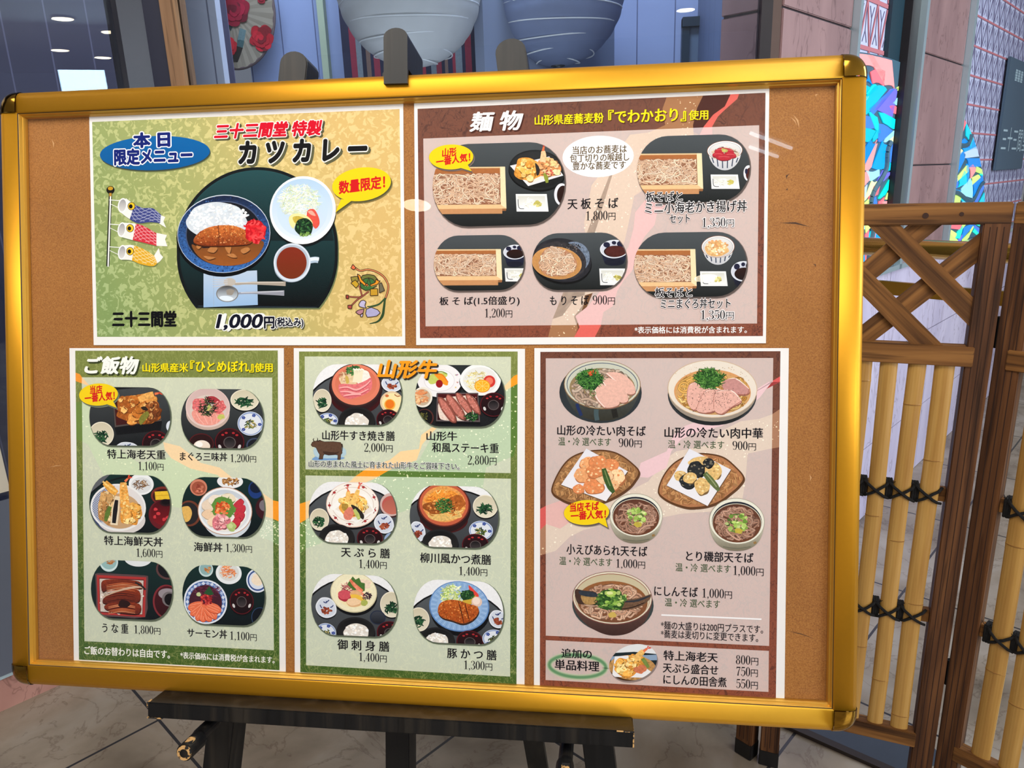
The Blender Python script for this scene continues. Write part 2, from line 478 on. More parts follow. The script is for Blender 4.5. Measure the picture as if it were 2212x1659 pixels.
for sx, xx in ((-1, BX0 + CAPL), (1, BX1 - CAPL)):
    for sy, yy in ((-1, BY0 + CAPL), (1, BY1 - CAPL)):
        corner(xx, yy, sx, sy)
CLEAR = glass_mat('clear_plastic_sheet', ior=1.42, boost=0.42)
cs = MB(); cs.box((BX0 + 0.0326, BY0 + 0.0326, 0.0030), (BX1 - 0.0326, BY1 - 0.0326, 0.0035))
cs.build('clear_cover_sheet', CLEAR, board)['label'] = 'clear plastic cover sheet'

# ---------------------------------------------------------------- easel
FLOOR_Y = -1.1412
easel = empty('display_easel', M_BOARD @ Matrix.Translation((0, FLOOR_Y, -0.03)), 'black-painted wooden easel carrying the gold-framed board', 'easel')
EM = Matrix.Translation((0, -FLOOR_Y, 0.03))      # board-local -> easel-local


def plank(name, base, top, w, z0, z1, rounded=True, mat=BLACKW):
    """flat bar in the board plane from base (x, y) to top (x, y), width w, depth z0..z1, rounded head"""
    b = Vector(base + (0,)); t = Vector(top + (0,)); d = (t - b).normalized(); n = Vector((d.y, -d.x, 0)) * (w / 2)
    poly = [b - n, b + n]
    if rounded:
        for k in range(11):
            a = math.pi * k / 10
            poly.append(t - d * (w * 0.42) + n * math.cos(a) + d * (w * 0.42) * math.sin(a))
    else:
        poly += [t + n, t - n]
    m = MB(); m.prism([Vector((p.x, p.y, z0)) for p in poly], (0, 0, z1 - z0), M=EM)
    o = m.build(name, mat, easel)
    bm = bmesh.new(); bm.from_mesh(o.data); bmesh.ops.recalc_face_normals(bm, faces=bm.faces[:])
    bmesh.ops.bevel(bm, geom=[e for e in bm.edges if len(e.link_faces) == 2 and e.calc_face_angle(0) > 1.0], offset=0.0012, segments=2, affect='EDGES')
    bm.to_mesh(o.data); bm.free()
    return o


plank('front_leg', (-0.332, FLOOR_Y), (-0.1395, 0.3765), 0.037, -0.062, -0.0215)
plank('front_leg', (0.332, FLOOR_Y), (0.137, 0.3785), 0.038, -0.062, -0.0215)
plank('center_mast', (-0.0085, FLOOR_Y + 0.32), (-0.0085, 0.345), 0.032, -0.058, -0.0215, False)
# sliding clamp that holds the board's top edge
cl = MB()
cl.prism([EM @ Vector(p) for p in [(-0.0105, 0.3145, 0.0185), (0.0190, 0.3140, 0.0185)] + [(0.00425 + 0.01475 * math.cos(a), 0.3700 + 0.0105 * math.sin(a), 0.0185) for a in [math.pi * k / 10 for k in range(11)]]], (0, 0, -0.006 - 0.0185 + 0.0195))
cl.prism([EM @ Vector(p) for p in [(-0.0105, 0.3325, 0.014), (0.0190, 0.3325, 0.014)] + [(0.00425 + 0.01475 * math.cos(a), 0.3700 + 0.0105 * math.sin(a), 0.014) for a in [math.pi * k / 10 for k in range(11)]]], (0, 0, -0.073))
o = cl.build('top_clamp', BLACKW, easel)
bm = bmesh.new(); bm.from_mesh(o.data); bmesh.ops.recalc_face_normals(bm, faces=bm.faces[:]); bm.to_mesh(o.data); bm.free()
# rear leg swings back to the floor
MW_E = (M_BOARD @ Matrix.Translation((0, FLOOR_Y, -0.03))).inverted()
ra = Vector((0.055, 0.12, -0.075)); rf = M_BOARD.inverted() @ Vector((BO[0] + 0.142, 1.22, 0.0))
rl = MB(); u = Vector((0.019, 0, 0)); w = Vector((0, 0.011, 0.02))
rl.prism([EM @ (ra - u - w), EM @ (ra + u - w), EM @ (ra + u + w), EM @ (ra - u + w)], rf - ra)
rl.build('rear_leg', BLACKW, easel)
# ledge with a chipped end
lg = MB(); lg.box((-0.3118, -0.4690, -0.022), (0.2918, -0.4495, 0.045), 0, EM, bev=0.0015)
lg.box((0.2905, -0.4720 + 0.004, 0.030), (0.2922, -0.4520, 0.0455), 1, EM); lg.box((-0.3122, -0.4555, 0.036), (-0.3095, -0.4492, 0.0455), 1, EM); lg.box((0.272, -0.4504, 0.0445), (0.2922, -0.4492, 0.0456), 1, EM)
lg.box((-0.312, -0.4694, 0.040), (-0.293, -0.468, 0.0455), 1, EM)
lg.build('ledge', [BLACKW, RAWW], easel)
# two pegs that carry the ledge
for x0, y0, x1, y1 in ((-0.2430, -0.487, -0.2400, -0.4885), (0.2127, -0.489, 0.2125, -0.4905)):
    pg = MB(); pg.tube([(x0, y0, -0.0215), (x0, y0, 0.045), (x1, y1, 0.052), (x1, y1, 0.082)], 0.0095, 16, 0, EM, rs=[0.0085, 0.0085, 0.0105, 0.0105])
    pg.tube([(x1, y1, 0.0818), (x1, y1, 0.0842)], 0.0088, 16, 1, EM); pg.tube([(x1, y1, 0.084), (x1, y1, 0.0846)], 0.0052, 12, 0, EM)
    pg.box((x1 - 0.003, y1 + 0.0090, 0.066), (x1 + 0.006, y1 + 0.0108, 0.078), 1, EM)
    pg.build('peg', [BLACKW, RAWW], easel, smooth=False)

# ---------------------------------------------------------------- the room
def marble_mat():
    m, nt, nodes, L, b = new_mat('marble_floor_tiles')
    mp = mapped(nt)
    w = N(nt, 'ShaderNodeTexNoise'); w.inputs['Scale'].default_value = 3.2; w.inputs['Detail'].default_value = 7; w.inputs['Distortion'].default_value = 0.4
    v = N(nt, 'ShaderNodeTexNoise'); v.inputs['Scale'].default_value = 5.5; v.inputs['Detail'].default_value = 9; v.inputs['Roughness'].default_value = 0.6; v.inputs['Distortion'].default_value = 0.5
    L.new(mp.outputs[0], w.inputs['Vector']); L.new(mp.outputs[0], v.inputs['Vector'])
    r = ramp(nt, [(0.3, (104, 92, 78)), (0.5, (146, 132, 116)), (0.7, (174, 164, 152))]); L.new(w.outputs['Fac'], r.inputs[0])
    s = N(nt, 'ShaderNodeMath', operation='SUBTRACT'); s.inputs[1].default_value = 0.5; L.new(v.outputs['Fac'], s.inputs[0])
    ab = N(nt, 'ShaderNodeMath', operation='ABSOLUTE'); L.new(s.outputs[0], ab.inputs[0])
    vr = ramp(nt, [(0.0, (0.62, 0.56, 0.54)), (0.014, (0.95, 0.95, 0.95)), (0.1, (1, 1, 1))]); L.new(ab.outputs[0], vr.inputs[0])
    mx = N(nt, 'ShaderNodeMix', data_type='RGBA', blend_type='MULTIPLY'); mx.inputs[0].default_value = 0.75
    L.new(r.outputs[0], mx.inputs[6]); L.new(vr.outputs[0], mx.inputs[7])
    # tile joints along (0.6, 0.8) and (0.8, -0.6)
    rt = mapped(nt, rot=(0, 0, -math.atan2(0.8, 0.6)))
    sx = N(nt, 'ShaderNodeSeparateXYZ'); L.new(rt.outputs[0], sx.inputs[0])
    acc = None
    for ax, off in (('X', 0.490), ('Y', 0.548)):
        a = N(nt, 'ShaderNodeMath', operation='SUBTRACT'); a.inputs[1].default_value = off; L.new(sx.outputs[ax], a.inputs[0])
        pp = N(nt, 'ShaderNodeMath', operation='PINGPONG'); pp.inputs[1].default_value = 0.306; L.new(a.outputs[0], pp.inputs[0])
        lt = N(nt, 'ShaderNodeMath', operation='LESS_THAN'); lt.inputs[1].default_value = 0.0035; L.new(pp.outputs[0], lt.inputs[0])
        if acc is None: acc = lt
        else:
            mm = N(nt, 'ShaderNodeMath', operation='MAXIMUM'); L.new(acc.outputs[0], mm.inputs[0]); L.new(lt.outputs[0], mm.inputs[1]); acc = mm
    mj = N(nt, 'ShaderNodeMix', data_type='RGBA'); L.new(acc.outputs[0], mj.inputs[0]); L.new(mx.outputs[2], mj.inputs[6]); mj.inputs[7].default_value = lin((50, 48, 50))
    L.new(mj.outputs[2], b.inputs['Base Color'])
    b.inputs['Roughness'].default_value = 0.22; b.inputs['Specular IOR Level'].default_value = 0.5
    return m


def stone_mat(name, c0, c1, rot):
    m, nt, nodes, L, b = new_mat(name)
    mp = mapped(nt, scale=(3, 3, 1.1), rot=(0, 0, rot))
    n1 = N(nt, 'ShaderNodeTexNoise'); n1.inputs['Scale'].default_value = 2.0; n1.inputs['Detail'].default_value = 8; n1.inputs['Distortion'].default_value = 0.4
    n2 = N(nt, 'ShaderNodeTexNoise'); n2.inputs['Scale'].default_value = 4.5; n2.inputs['Detail'].default_value = 3; n2.inputs['Distortion'].default_value = 1.2
    L.new(mp.outputs[0], n1.inputs['Vector']); L.new(mp.outputs[0], n2.inputs['Vector'])
    r = ramp(nt, [(0.3, c0), (0.7, c1)]); L.new(n1.outputs['Fac'], r.inputs[0])
    s = N(nt, 'ShaderNodeMath', operation='SUBTRACT'); s.inputs[1].default_value = 0.57; L.new(n2.outputs['Fac'], s.inputs[0])
    ab = N(nt, 'ShaderNodeMath', operation='ABSOLUTE'); L.new(s.outputs[0], ab.inputs[0])
    vr = ramp(nt, [(0.0, (0.55, 0.5, 0.5)), (0.018, (1, 1, 1))]); L.new(ab.outputs[0], vr.inputs[0])
    mx = N(nt, 'ShaderNodeMix', data_type='RGBA', blend_type='MULTIPLY'); mx.inputs[0].default_value = 0.8
    L.new(r.outputs[0], mx.inputs[6]); L.new(vr.outputs[0], mx.inputs[7]); L.new(mx.outputs[2], b.inputs['Base Color'])
    b.inputs['Roughness'].default_value = 0.6
    bp = N(nt, 'ShaderNodeBump'); bp.inputs['Strength'].default_value = 0.35; bp.inputs['Distance'].default_value = 0.01
    L.new(n1.outputs['Fac'], bp.inputs['Height']); L.new(bp.outputs[0], b.inputs['Normal'])
    return m


def planks_mat(name, col, groove, pitch, axis='X', rough=0.5):
    m, nt, nodes, L, b = new_mat(name)
    mp = mapped(nt); sx = N(nt, 'ShaderNodeSeparateXYZ'); L.new(mp.outputs[0], sx.inputs[0])
    pp = N(nt, 'ShaderNodeMath', operation='PINGPONG'); pp.inputs[1].default_value = pitch / 2; L.new(sx.outputs[axis], pp.inputs[0])
    lt = N(nt, 'ShaderNodeMath', operation='LESS_THAN'); lt.inputs[1].default_value = 0.0022; L.new(pp.outputs[0], lt.inputs[0])
    nz = N(nt, 'ShaderNodeTexNoise'); nz.inputs['Scale'].default_value = 4; L.new(mp.outputs[0], nz.inputs['Vector'])
    c = lin(col)
    r = N(nt, 'ShaderNodeMix', data_type='RGBA'); r.inputs[6].default_value = tuple(v * 0.85 for v in c[:3]) + (1,); r.inputs[7].default_value = tuple(min(1, v * 1.12) for v in c[:3]) + (1,)
    L.new(nz.outputs['Fac'], r.inputs[0])
    mx = N(nt, 'ShaderNodeMix', data_type='RGBA'); L.new(lt.outputs[0], mx.inputs[0]); L.new(r.outputs[2], mx.inputs[6]); mx.inputs[7].default_value = lin(groove)
    L.new(mx.outputs[2], b.inputs['Base Color']); b.inputs['Roughness'].default_value = rough
    return m


def struct(o):
    o['kind'] = 'structure'; return o


GLASS = glass_mat('shop_window_glass', tint=(0.86, 0.9, 0.95), ior=1.5)
STONE = stone_mat('mauve_sandstone_slabs', (128, 98, 98), (158, 124, 122), -0.93)
PINK = stone_mat('pink_sandstone_kerb', (150, 104, 92), (184, 136, 122), -0.93)
LILAC = stone_mat('pale_lilac_marble', (182, 172, 196), (210, 200, 220), -0.93)  # same stone as the piers, with the daylight on it put into the colour
JOINT = plain('dark_joint', (52, 44, 48), rough=0.9)
CEILM = plain('white_ceiling_board', (225, 220, 212), rough=0.8, noise=0.03, nscale=5)
FRAMED = plain('dark_bronze_frame', (44, 40, 44), rough=0.35, metal=0.3, noise=0.1)
FRAMEB = plain('brown_frame', (84, 62, 54), rough=0.45, noise=0.1)
TEAL = plain('dark_teal_frame', (30, 58, 70), rough=0.4, noise=0.1)
CHROME = plain('pale_metal_trim', (190, 212, 222), rough=0.25, metal=0.6)
JAMB = wood_mat('light_brown_wood_jamb', (120, 88, 62), (150, 114, 84), (170, 134, 100), 'Z', 0.6)
NAVY = plain('dark_navy_post', (42, 44, 62), rough=0.4, noise=0.1)

mb = MB(); mb.box((-3.2, -4.5, -0.05), (6.6, 5.6, 0.0)); struct(mb.build('floor', marble_mat()))
mb = MB(); mb.box((-3.2, -4.5, 2.70), (6.6, 5.6, 2.76)); struct(mb.build('ceiling', CEILM))

YB = 1.95                                        # shop-window line behind the easel
W0 = np.array([-1.567, 1.451, 0.0]); DA = np.array([0.6, 0.8, 0.0]); DN = np.array([-0.8, 0.6, 0.0])
C0 = np.array([0.428, YB, 0.0])


def frame_at(p0, dx):
    """local frame: x along dx, y away from the viewer's side, z up"""
    dy = np.array([-dx[1], dx[0], 0])
    return Matrix(((dx[0], dy[0], 0, p0[0]), (dx[1], dy[1], 0, p0[1]), (0, 0, 1, p0[2]), (0, 0, 0, 1)))


ML = frame_at(W0, DA); MR = frame_at(C0, DA)
H = 2.70


def sbox(name, M, a, b, mat):
    o = MB().box(a, b).build(name, mat); o.matrix_world = M; return struct(o)


# left shop window
I4 = Matrix.Identity(4)
sbox('wall_left', ML, (-1.6, 0.0, 0.0), (0.60, 0.10, 0.092), PINK)
sbox('trim_1', ML, (-1.6, -0.004, 0.090), (0.60, 0.05, 0.100), CHROME)
sbox('window_1', ML, (-1.6, 0.012, 0.100), (0.575, 0.022, H), GLASS)
sbox('wall_left_interior', ML, (-1.6, 0.62, 0.0), (1.2, 0.66, H), planks_mat('plum_planks', (64, 60, 80), (104, 100, 122), 0.12))
sbox('trim_2', ML, (0.575, -0.02, 0.0), (0.655, 0.06, H), FRAMED)

# back shop window: posts, jambs and glass, seen left to right
XS = {px: at_y(px, 90, YB)[0] for px in (309, 358, 391, 1640, 1664, 1682)}
sbox('trim_3', I4, (-1.200, YB - 0.01, 0.0), (XS[309] + 0.004, YB + 0.05, H), FRAMEB)
sbox('trim_4', I4, (XS[309] + 0.004, YB, 0.0), (XS[358], YB + 0.06, H), NAVY)
sbox('trim_5', I4, (XS[358], YB - 0.005, 0.0), (XS[391], YB + 0.05, H), JAMB)
sbox('window_2', I4, (XS[391], YB + 0.010, 0.10), (XS[1640], YB + 0.020, H), GLASS)
sbox('baseboard_back', I4, (-1.20, YB, 0.0), (XS[1682] - 0.004, YB + 0.08, 0.10), PINK)
sbox('trim_6', I4, (XS[1640], YB - 0.01, 0.0), (XS[1664], YB + 0.06, H), FRAMED)
sbox('trim_7', I4, (XS[1664], YB - 0.01, 0.0), (XS[1682], YB + 0.06, H), FRAMEB)
# display interior
Y1, Y2 = 2.12, 2.95
x1 = at_y(476, 100, Y1)[0]
sbox('wall_display_side', I4, (XS[391] - 0.10, Y1, 0.0), (x1, Y1 + 0.03, H), planks_mat('pale_blue_white_planks', (206, 212, 226), (128, 132, 150), 0.083))
sbox('wall_back', I4, (x1 - 0.3, Y2, 0.0), (0.75, Y2 + 0.04, H), planks_mat('blue_grey_planks', (150, 164, 200), (92, 100, 132), 0.135))
xa, xb = at_y(693, 90, Y2 - 0.02)[0], at_y(707, 90, Y2 - 0.02)[0]
sbox('trim_8', I4, (xa, Y2 - 0.03, 0.0), (xb, Y2, H), plain('pale_green_batten', (178, 190, 160), rough=0.6, noise=0.05))
sbox('wall_display_partition', I4, (0.35, YB + 0.25, 0.0), (0.42, Y2, H), planks_mat('slate_planks', (96, 108, 136), (66, 74, 96), 0.12, 'Y'))

# right wall: sandstone piers, patterned windows, kneewall of the same stone in a daylit tone
SEAMS = (0.30, 0.97, 1.305, 1.672, 2.1)


def pier(name, s0, s1, d=0.16):
    m = MB(); zs = [0.0] + [z for z in SEAMS if z > 0.5] + [H]
    zs = [0.97] + [1.305, 1.672, 2.10, H]
    for a, b in zip(zs[:-1], zs[1:]):
        m.box((s0, 0.0, a + 0.0025), (s1, d, b - 0.0025), 0, bev=0.002)
    m.box((s0 + 0.002, 0.006, 0.97), (s1 - 0.002, d - 0.006, H), 1)
    o = m.build(name, [STONE, JOINT]); o.matrix_world = MR; return struct(o)


pier('wall_pier', 0.0, 0.435); pier('wall_pier.001', 1.012, 1.615)
kw = MB()
for k, (s0, s1) in enumerate(((0.0, 0.44), (0.44, 1.0), (1.0, 1.62), (1.62, 2.3), (2.3, 3.4))):
    for a, b in ((0.0, 0.30), (0.30, 0.64), (0.64, 0.955)):
        kw.box((s0 + 0.002, 0.0, a + 0.002), (s1 - 0.002, 0.16, b - 0.002), 0)
kw.box((0.004, 0.006, 0.0), (3.39, 0.15, 0.95), 1)
o = kw.build('wall_right', [LILAC, JOINT]); o.matrix_world = MR; struct(o)
sbox('trim_9', MR, (0.435, -0.02, 0.955), (0.455, 0.06, H), CHROME)
sbox('trim_10', MR, (0.455, 0.015, 0.955), (0.530, 0.06, H), TEAL)
sbox('trim_11', MR, (0.795, 0.015, 0.955), (0.905, 0.06, H), TEAL)
sbox('trim_12', MR, (0.905, -0.01, 0.955), (0.985, 0.10, H), FRAMED)
sbox('trim_13', MR, (0.985, -0.03, 0.955), (1.010, 0.05, H), CHROME)
sbox('trim_14', MR, (1.617, -0.02, 0.955), (1.650, 0.06, H), CHROME)
sbox('trim_15', MR, (1.650, 0.015, 0.955), (1.715, 0.06, H), TEAL)
sbox('trim_16', MR, (0.435, -0.03, 0.955), (3.4, 0.10, 0.972), CHROME)
sbox('window_3', MR, (0.455, 0.066, 0.972), (0.905, 0.073, H), GLASS)
sbox('window_4', MR, (1.650, 0.066, 0.972), (3.4, 0.073, H), GLASS)
sbox('wall_right_interior', MR, (-0.1, 0.9, 0.0), (3.4, 0.94, H), plain('grey_blue_interior_wall', (120, 130, 150), rough=0.8))


sbox('wall_far', I4, (2.9, 5.5, 0.0), (6.6, 5.58, H), plain('warm_grey_hall_wall', (186, 178, 168), rough=0.8, noise=0.05, nscale=3))


# ---------------------------------------------------------------- things behind the glass
FILM = plain('lavender_film', (196, 200, 226), rough=0.6, noise=0.03)
REDL = plain('brick_red_lattice', (194, 116, 124), rough=0.6)
THIN = plain('grey_lavender_line', (118, 112, 140), rough=0.6)


def lattice(name, M, s0, s1, z0, z1, du, dz, label, wred=0.012, redtri=True):
    e = empty(name, M @ Matrix.Translation((s0, 0.030, z0)), label, 'patterned screen')
    W, Hh = s1 - s0, z1 - z0
    MB().box((0, 0, 0), (W, 0.006, Hh)).build('backing_sheet', FILM, e)
    m = MB(); t = MB()
    nz = int(Hh / dz)

    def seg(mm, x0, za, x1_, zb, w, y):
        if x1_ < x0: x0, za, x1_, zb = x1_, zb, x0, za
        if x0 < 0:
            if x1_ <= 0: return
            za += (zb - za) * (0 - x0) / (x1_ - x0); x0 = 0
        if x1_ > W:
            if x0 >= W: return
            zb = za + (zb - za) * (W - x0) / (x1_ - x0); x1_ = W
        d = Vector((x1_ - x0, 0, zb - za)); n = Vector((-d.z, 0, d.x)).normalized() * w / 2
        a = Vector((x0, y, za)); b = Vector((x1_, y, zb))
        mm.prism([a - n, b - n, b + n, a + n], (0, -0.002, 0))
    for k in range(nz + 1):
        z = k * dz
        m.box((0, -0.0035, max(z - wred / 2, 0)), (W, -0.001, z + wred / 2))
        if k == nz: break
        i = -1
        while i * du < W:
            x = i * du
            sh = du / 2 if k % 2 else 0
            g = m if redtri else t; wd_ = wred * 0.55 if redtri else wred * 0.4
            seg(g, x + sh, z, x + sh + du / 2, z + dz, wd_, -0.001); seg(g, x + sh + du, z, x + sh + du / 2, z + dz, wd_, -0.001)
            for cx, cz, up in ((x + sh + du / 2, z + dz * 0.36, 1), (x + sh, z + dz * 0.64, -1)):
                seg(t, cx, cz, cx - du * 0.2, cz - up * dz * 0.24, wred * 0.2, 0.0); seg(t, cx, cz, cx + du * 0.2, cz - up * dz * 0.24, wred * 0.2, 0.0)
                seg(t, cx, cz, cx + 0.0004, cz + up * dz * 0.5, wred * 0.2, 0.0)
            i += 1
    m.add(t.v, t.f, 1); m.build('lattice_print', [REDL, THIN], e)
    return e


lattice('patterned_screen', MR, 0.532, 0.793, 0.985, 2.2, 0.088, 0.132, 'lavender screen with red triangle lattice in narrow window beside dark post')
lattice('patterned_screen', MR, 1.718, 3.3, 0.985, 2.2, 0.105, 0.112, 'wide lavender screen with red lattice behind the grey sign', 0.007, False)

# stained-glass arch
PAL = [(0, 196, 214), (0, 128, 214), (0, 150, 226), (198, 236, 120), (214, 236, 130), (150, 214, 236), (240, 110, 122), (108, 104, 210), (0, 222, 198), (236, 236, 170), (250, 150, 150), (0, 176, 200), (176, 200, 240), (60, 120, 220)]
PALM = [plain('stained_glass_piece_%d' % i, c, rough=0.25, noise=0.08, nscale=30, emit=(c, 0.85)) for i, c in enumerate(PAL)]
AA, BB = 1.62, 0.655
LEADM = plain('grey_blue_leading', (70, 104, 122), rough=0.5)


def clip_x(pts, lo, hi):
    for lim, sg in ((lo, 1), (hi, -1)):
        out = []
        for i in range(len(pts)):
            p, q = pts[i], pts[(i + 1) % len(pts)]; ip, iq = (p[0] - lim) * sg >= 0, (q[0] - lim) * sg >= 0
            if ip: out.append(p)
            if ip != iq:
                t = (lim - p[0]) / (q[0] - p[0]); out.append(tuple(a + (b - a) * t for a, b in zip(p, q)))
        pts = out
        if len(pts) < 3: return []
    return pts


def stained(lo, hi, label):
    """the part of one tall glowing arch that shows in a window; lo, hi along the wall"""
    art = empty('stained_glass_panel', MR @ Matrix.Translation((0.75, 0.009, 0.974)), label, 'stained glass', 'stained-glass arch pieces')
    lo -= 0.75; hi -= 0.75
    rnd = random.Random(4); cells = MB(); rings = [0.0, 0.2, 0.36, 0.5, 0.63, 0.75, 0.87, 1.0]
    a0_, a1_ = 0.0, math.radians(112)
    warp = lambda r, a: a + 0.16 * math.sin(r * 5.0) * min(1, max(a, 0) * 3) + 0.05 * math.sin(r * 23 + a * 9)
    for ri in range(len(rings) - 1):
        r0, r1 = rings[ri], rings[ri + 1]; nn = max(3, int(30 * (0.35 + 0.65 * (r0 + r1) / 2)))
        cut = [a0_] + [a0_ + (a1_ - a0_) * (k + rnd.uniform(-0.33, 0.33)) / nn for k in range(1, nn)] + [a1_]
        last = -1
        for k in range(nn):
            rm = r0 + (r1 - r0) * rnd.uniform(0.3, 0.7); split = rnd.random() < 0.45
            for (ra_, rb_) in (((r0, rm), (rm, r1)) if split else ((r0, r1),)):
                tw = rnd.uniform(-0.03, 0.03); pts = []
                for t in (0, 0.25, 0.5, 0.75, 1): pts.append((ra_ + 0.012 * math.sin(3.1 * t + ri), cut[k] + (cut[k + 1] - cut[k]) * t))
                for t in (1, 0.75, 0.5, 0.25, 0): pts.append((rb_ - 0.007 + (0.012 * math.sin(3.1 * t + ri + 1) if rb_ < 0.99 else 0), cut[k] + (cut[k + 1] - cut[k]) * t + tw))
                cr = sum(p[0] for p in pts) / len(pts); ca_ = sum(p[1] for p in pts) / len(pts)
                c3 = []
                for r, a in pts:
                    r = cr + (r - cr) * 0.97; a = max(ca_ + (a - ca_) * 0.97, 0.0); a = min(warp(r, a), 1.95)
                    c3.append((AA * r * math.cos(a), 0.0, BB * r * math.sin(a)))
                ci = rnd.randrange(len(PAL))
                while ci == last: ci = rnd.randrange(len(PAL))
                last = ci
                c3 = clip_x(c3, lo + 0.004, hi - 0.004)
                if c3: cells.prism(c3, (0, -0.003, 0), ci)
    cells.build('glass_mosaic', PALM, art)
    lead = MB()
    q = clip_x([(AA * math.cos(a), 0.001, BB * math.sin(a)) for a in [math.radians(116) * k / 60 for k in range(61)]] + [(-0.75, 0.001, 0.0)], lo, hi)
    lead.prism(q, (0, 0.003, 0))
    for a in (0.5, 0.95, 1.4):
        pr = None
        for k in range(40):
            r = 0.05 + 0.93 * k / 39; w = warp(r, a); p = (AA * r * math.cos(w), -0.004, BB * r * math.sin(w))
            if pr and lo < p[0] < hi and lo < pr[0] < hi: lead.tube([pr, p], 0.010, 6)
            pr = p
    lead.build('leading', LEADM, art)


stained(0.457, 0.903, 'stained-glass arch piece in the narrow window, left of the right-hand stone pier')
stained(1.652, 2.45, 'stained-glass arch piece at the lower left of the wide patterned window')

# grey sign in the right window, hung in front of the patterned screen
def wr(px, py, off=0.008):
    """(along, height) on a plane off metres behind the right wall's face"""
    p0 = C0 + DN * off
    P = on_plane(px, py, p0, DN)
    return float((P - p0) @ DA), float(P[2])


_glyph_cache = {}


def glyphs(body, off=0.0, kx=1.0, shear=0.0, res=3):
    """filled outline of a line of writing: 2-D verts and faces in em units"""
    key = (body, shear, res)
    if key in _glyph_cache: return _glyph_cache[key]
    cu = bpy.data.curves.new('writing', 'FONT'); cu.body = body; cu.resolution_u = res; cu.shear = shear
    cu.dimensions = '2D'; cu.fill_mode = 'FRONT'
    ob = bpy.data.objects.new('writing', cu); C.objects.link(ob)
    dg = bpy.context.evaluated_depsgraph_get()
    me = ob.evaluated_get(dg).to_mesh()
    V = [(v.co.x, v.co.y) for v in me.vertices]; Fc = [tuple(p.vertices) for p in me.polygons]
    ob.evaluated_get(dg).to_mesh_clear()
    bpy.data.objects.remove(ob); bpy.data.curves.remove(cu)
    _glyph_cache[key] = (V, Fc)
    return V, Fc


s0, z0 = wr(2150, 368); s1 = s0 + 0.62; z1 = wr(2186, 122)[1]
sign = empty('hanging_sign', MR @ Matrix.Translation((s0, 0.008, z0)), 'dark grey sign with pale brush writing in the right window', 'sign')
MB().box((0, 0, 0), (s1 - s0, 0.012, z1 - z0), bev=0.002).build('sign_board', plain('slate_grey_board', (74, 94, 112), rough=0.6, noise=0.04), sign)
SGN = plain('pale_sign_writing', (176, 198, 208), rough=0.6)
for body, q, hh, nm in (('三十三間堂', (2164, 300), 0.112, 'brush_writing'),):
    a, zc = wr(*q)
    V, Fc = glyphs(body)
    xs = [v[0] for v in V]; ys = [v[1] for v in V]; k = hh / (max(ys) - min(ys))
    mesh_obj(nm, [((v[0] - min(xs)) * k * 1.0 + (a - s0), -0.001, (v[1] - (min(ys) + max(ys)) / 2) * k + zc - z0) for v in V], Fc, SGN, sign)

# the small line above it is too blurred to read: dense pale strokes of the same size
a, zc = wr(2193, 162); m = MB(); rnd = random.Random(12)
for g in range(3):
    gx = a - s0 + g * 0.062
    for k in range(5): m.box((gx + rnd.uniform(0, .008), -0.0012, zc - z0 - 0.025 + k * 0.0115), (gx + 0.05 - rnd.uniform(0, .008), -0.0002, zc - z0 - 0.0205 + k * 0.0115))
    for k in range(3): m.box((gx + 0.006 + k * 0.016, -0.0012, zc - z0 - 0.025), (gx + 0.010 + k * 0.016, -0.0002, zc - z0 + 0.026))
m.build('blurred_small_writing', SGN, sign)

# paper lanterns
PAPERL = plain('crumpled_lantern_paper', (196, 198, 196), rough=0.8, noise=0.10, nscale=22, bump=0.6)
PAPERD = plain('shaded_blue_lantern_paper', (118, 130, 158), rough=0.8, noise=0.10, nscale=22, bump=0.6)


def lantern(px, py, Y, rpx, mat, label):
    c = at_y(px, py, Y); r = rpx * np.linalg.norm(c - EYE) / F_PX
    e = empty('paper_lantern', Matrix.Translation((c[0], c[1], c[2] - r)), label, 'lantern', None)
    V = []; Fc = []; ns, nr = 48, 60
    for i in range(nr + 1):
        t = math.pi * (0.03 + 0.94 * i / nr); q = abs(math.sin(i * math.pi / 5))
        for k in range(ns):
            a = 2 * math.pi * k / ns
            rr = r * math.sin(t) * (0.985 + 0.015 * q)
            V.append((rr * math.cos(a), rr * math.sin(a), r - r * math.cos(t)))
    for i in range(nr):
        for k in range(ns):
            Fc.append((i * ns + k, i * ns + (k + 1) % ns, (i + 1) * ns + (k + 1) % ns, (i + 1) * ns + k))
    mesh_obj('paper_shade', V, Fc, mat, e, True)
    rb = MB()
    for i in range(5, 60, 5):
        t = math.pi * (0.03 + 0.94 * i / nr); rr = r * math.sin(t) * 0.987
        rb.tube([(rr * math.cos(a), rr * math.sin(a), r - r * math.cos(t) + 0.006 * math.sin(a * 2 + i)) for a in [2 * math.pi * k / 40 for k in range(41)]], 0.0022, 6)
    rb.build('wire_ribs', plain('lantern_rib', (225, 228, 226), rough=0.7), e)
    m = MB(); m.tube([(0.02 * math.cos(a), 0.02 * math.sin(a), r * 0.006) for a in [2 * math.pi * k / 20 for k in range(21)]], 0.004, 6)
    m.build('bottom_ring', plain('lantern_ring_metal', (60, 62, 64), rough=0.4, metal=0.6), e)
    m = MB(); m.tube([(0, 0, 2 * r), (0, 0, 2.70 - (c[2] - r))], 0.003, 6); m.build('hanging_cord', plain('lantern_cord', (60, 60, 60)), e)
    return e


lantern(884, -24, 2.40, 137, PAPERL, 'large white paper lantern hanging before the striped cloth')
lantern(1203, -14, 2.62, 128, PAPERD, 'dim blue-grey paper lantern right of the brighter white one')

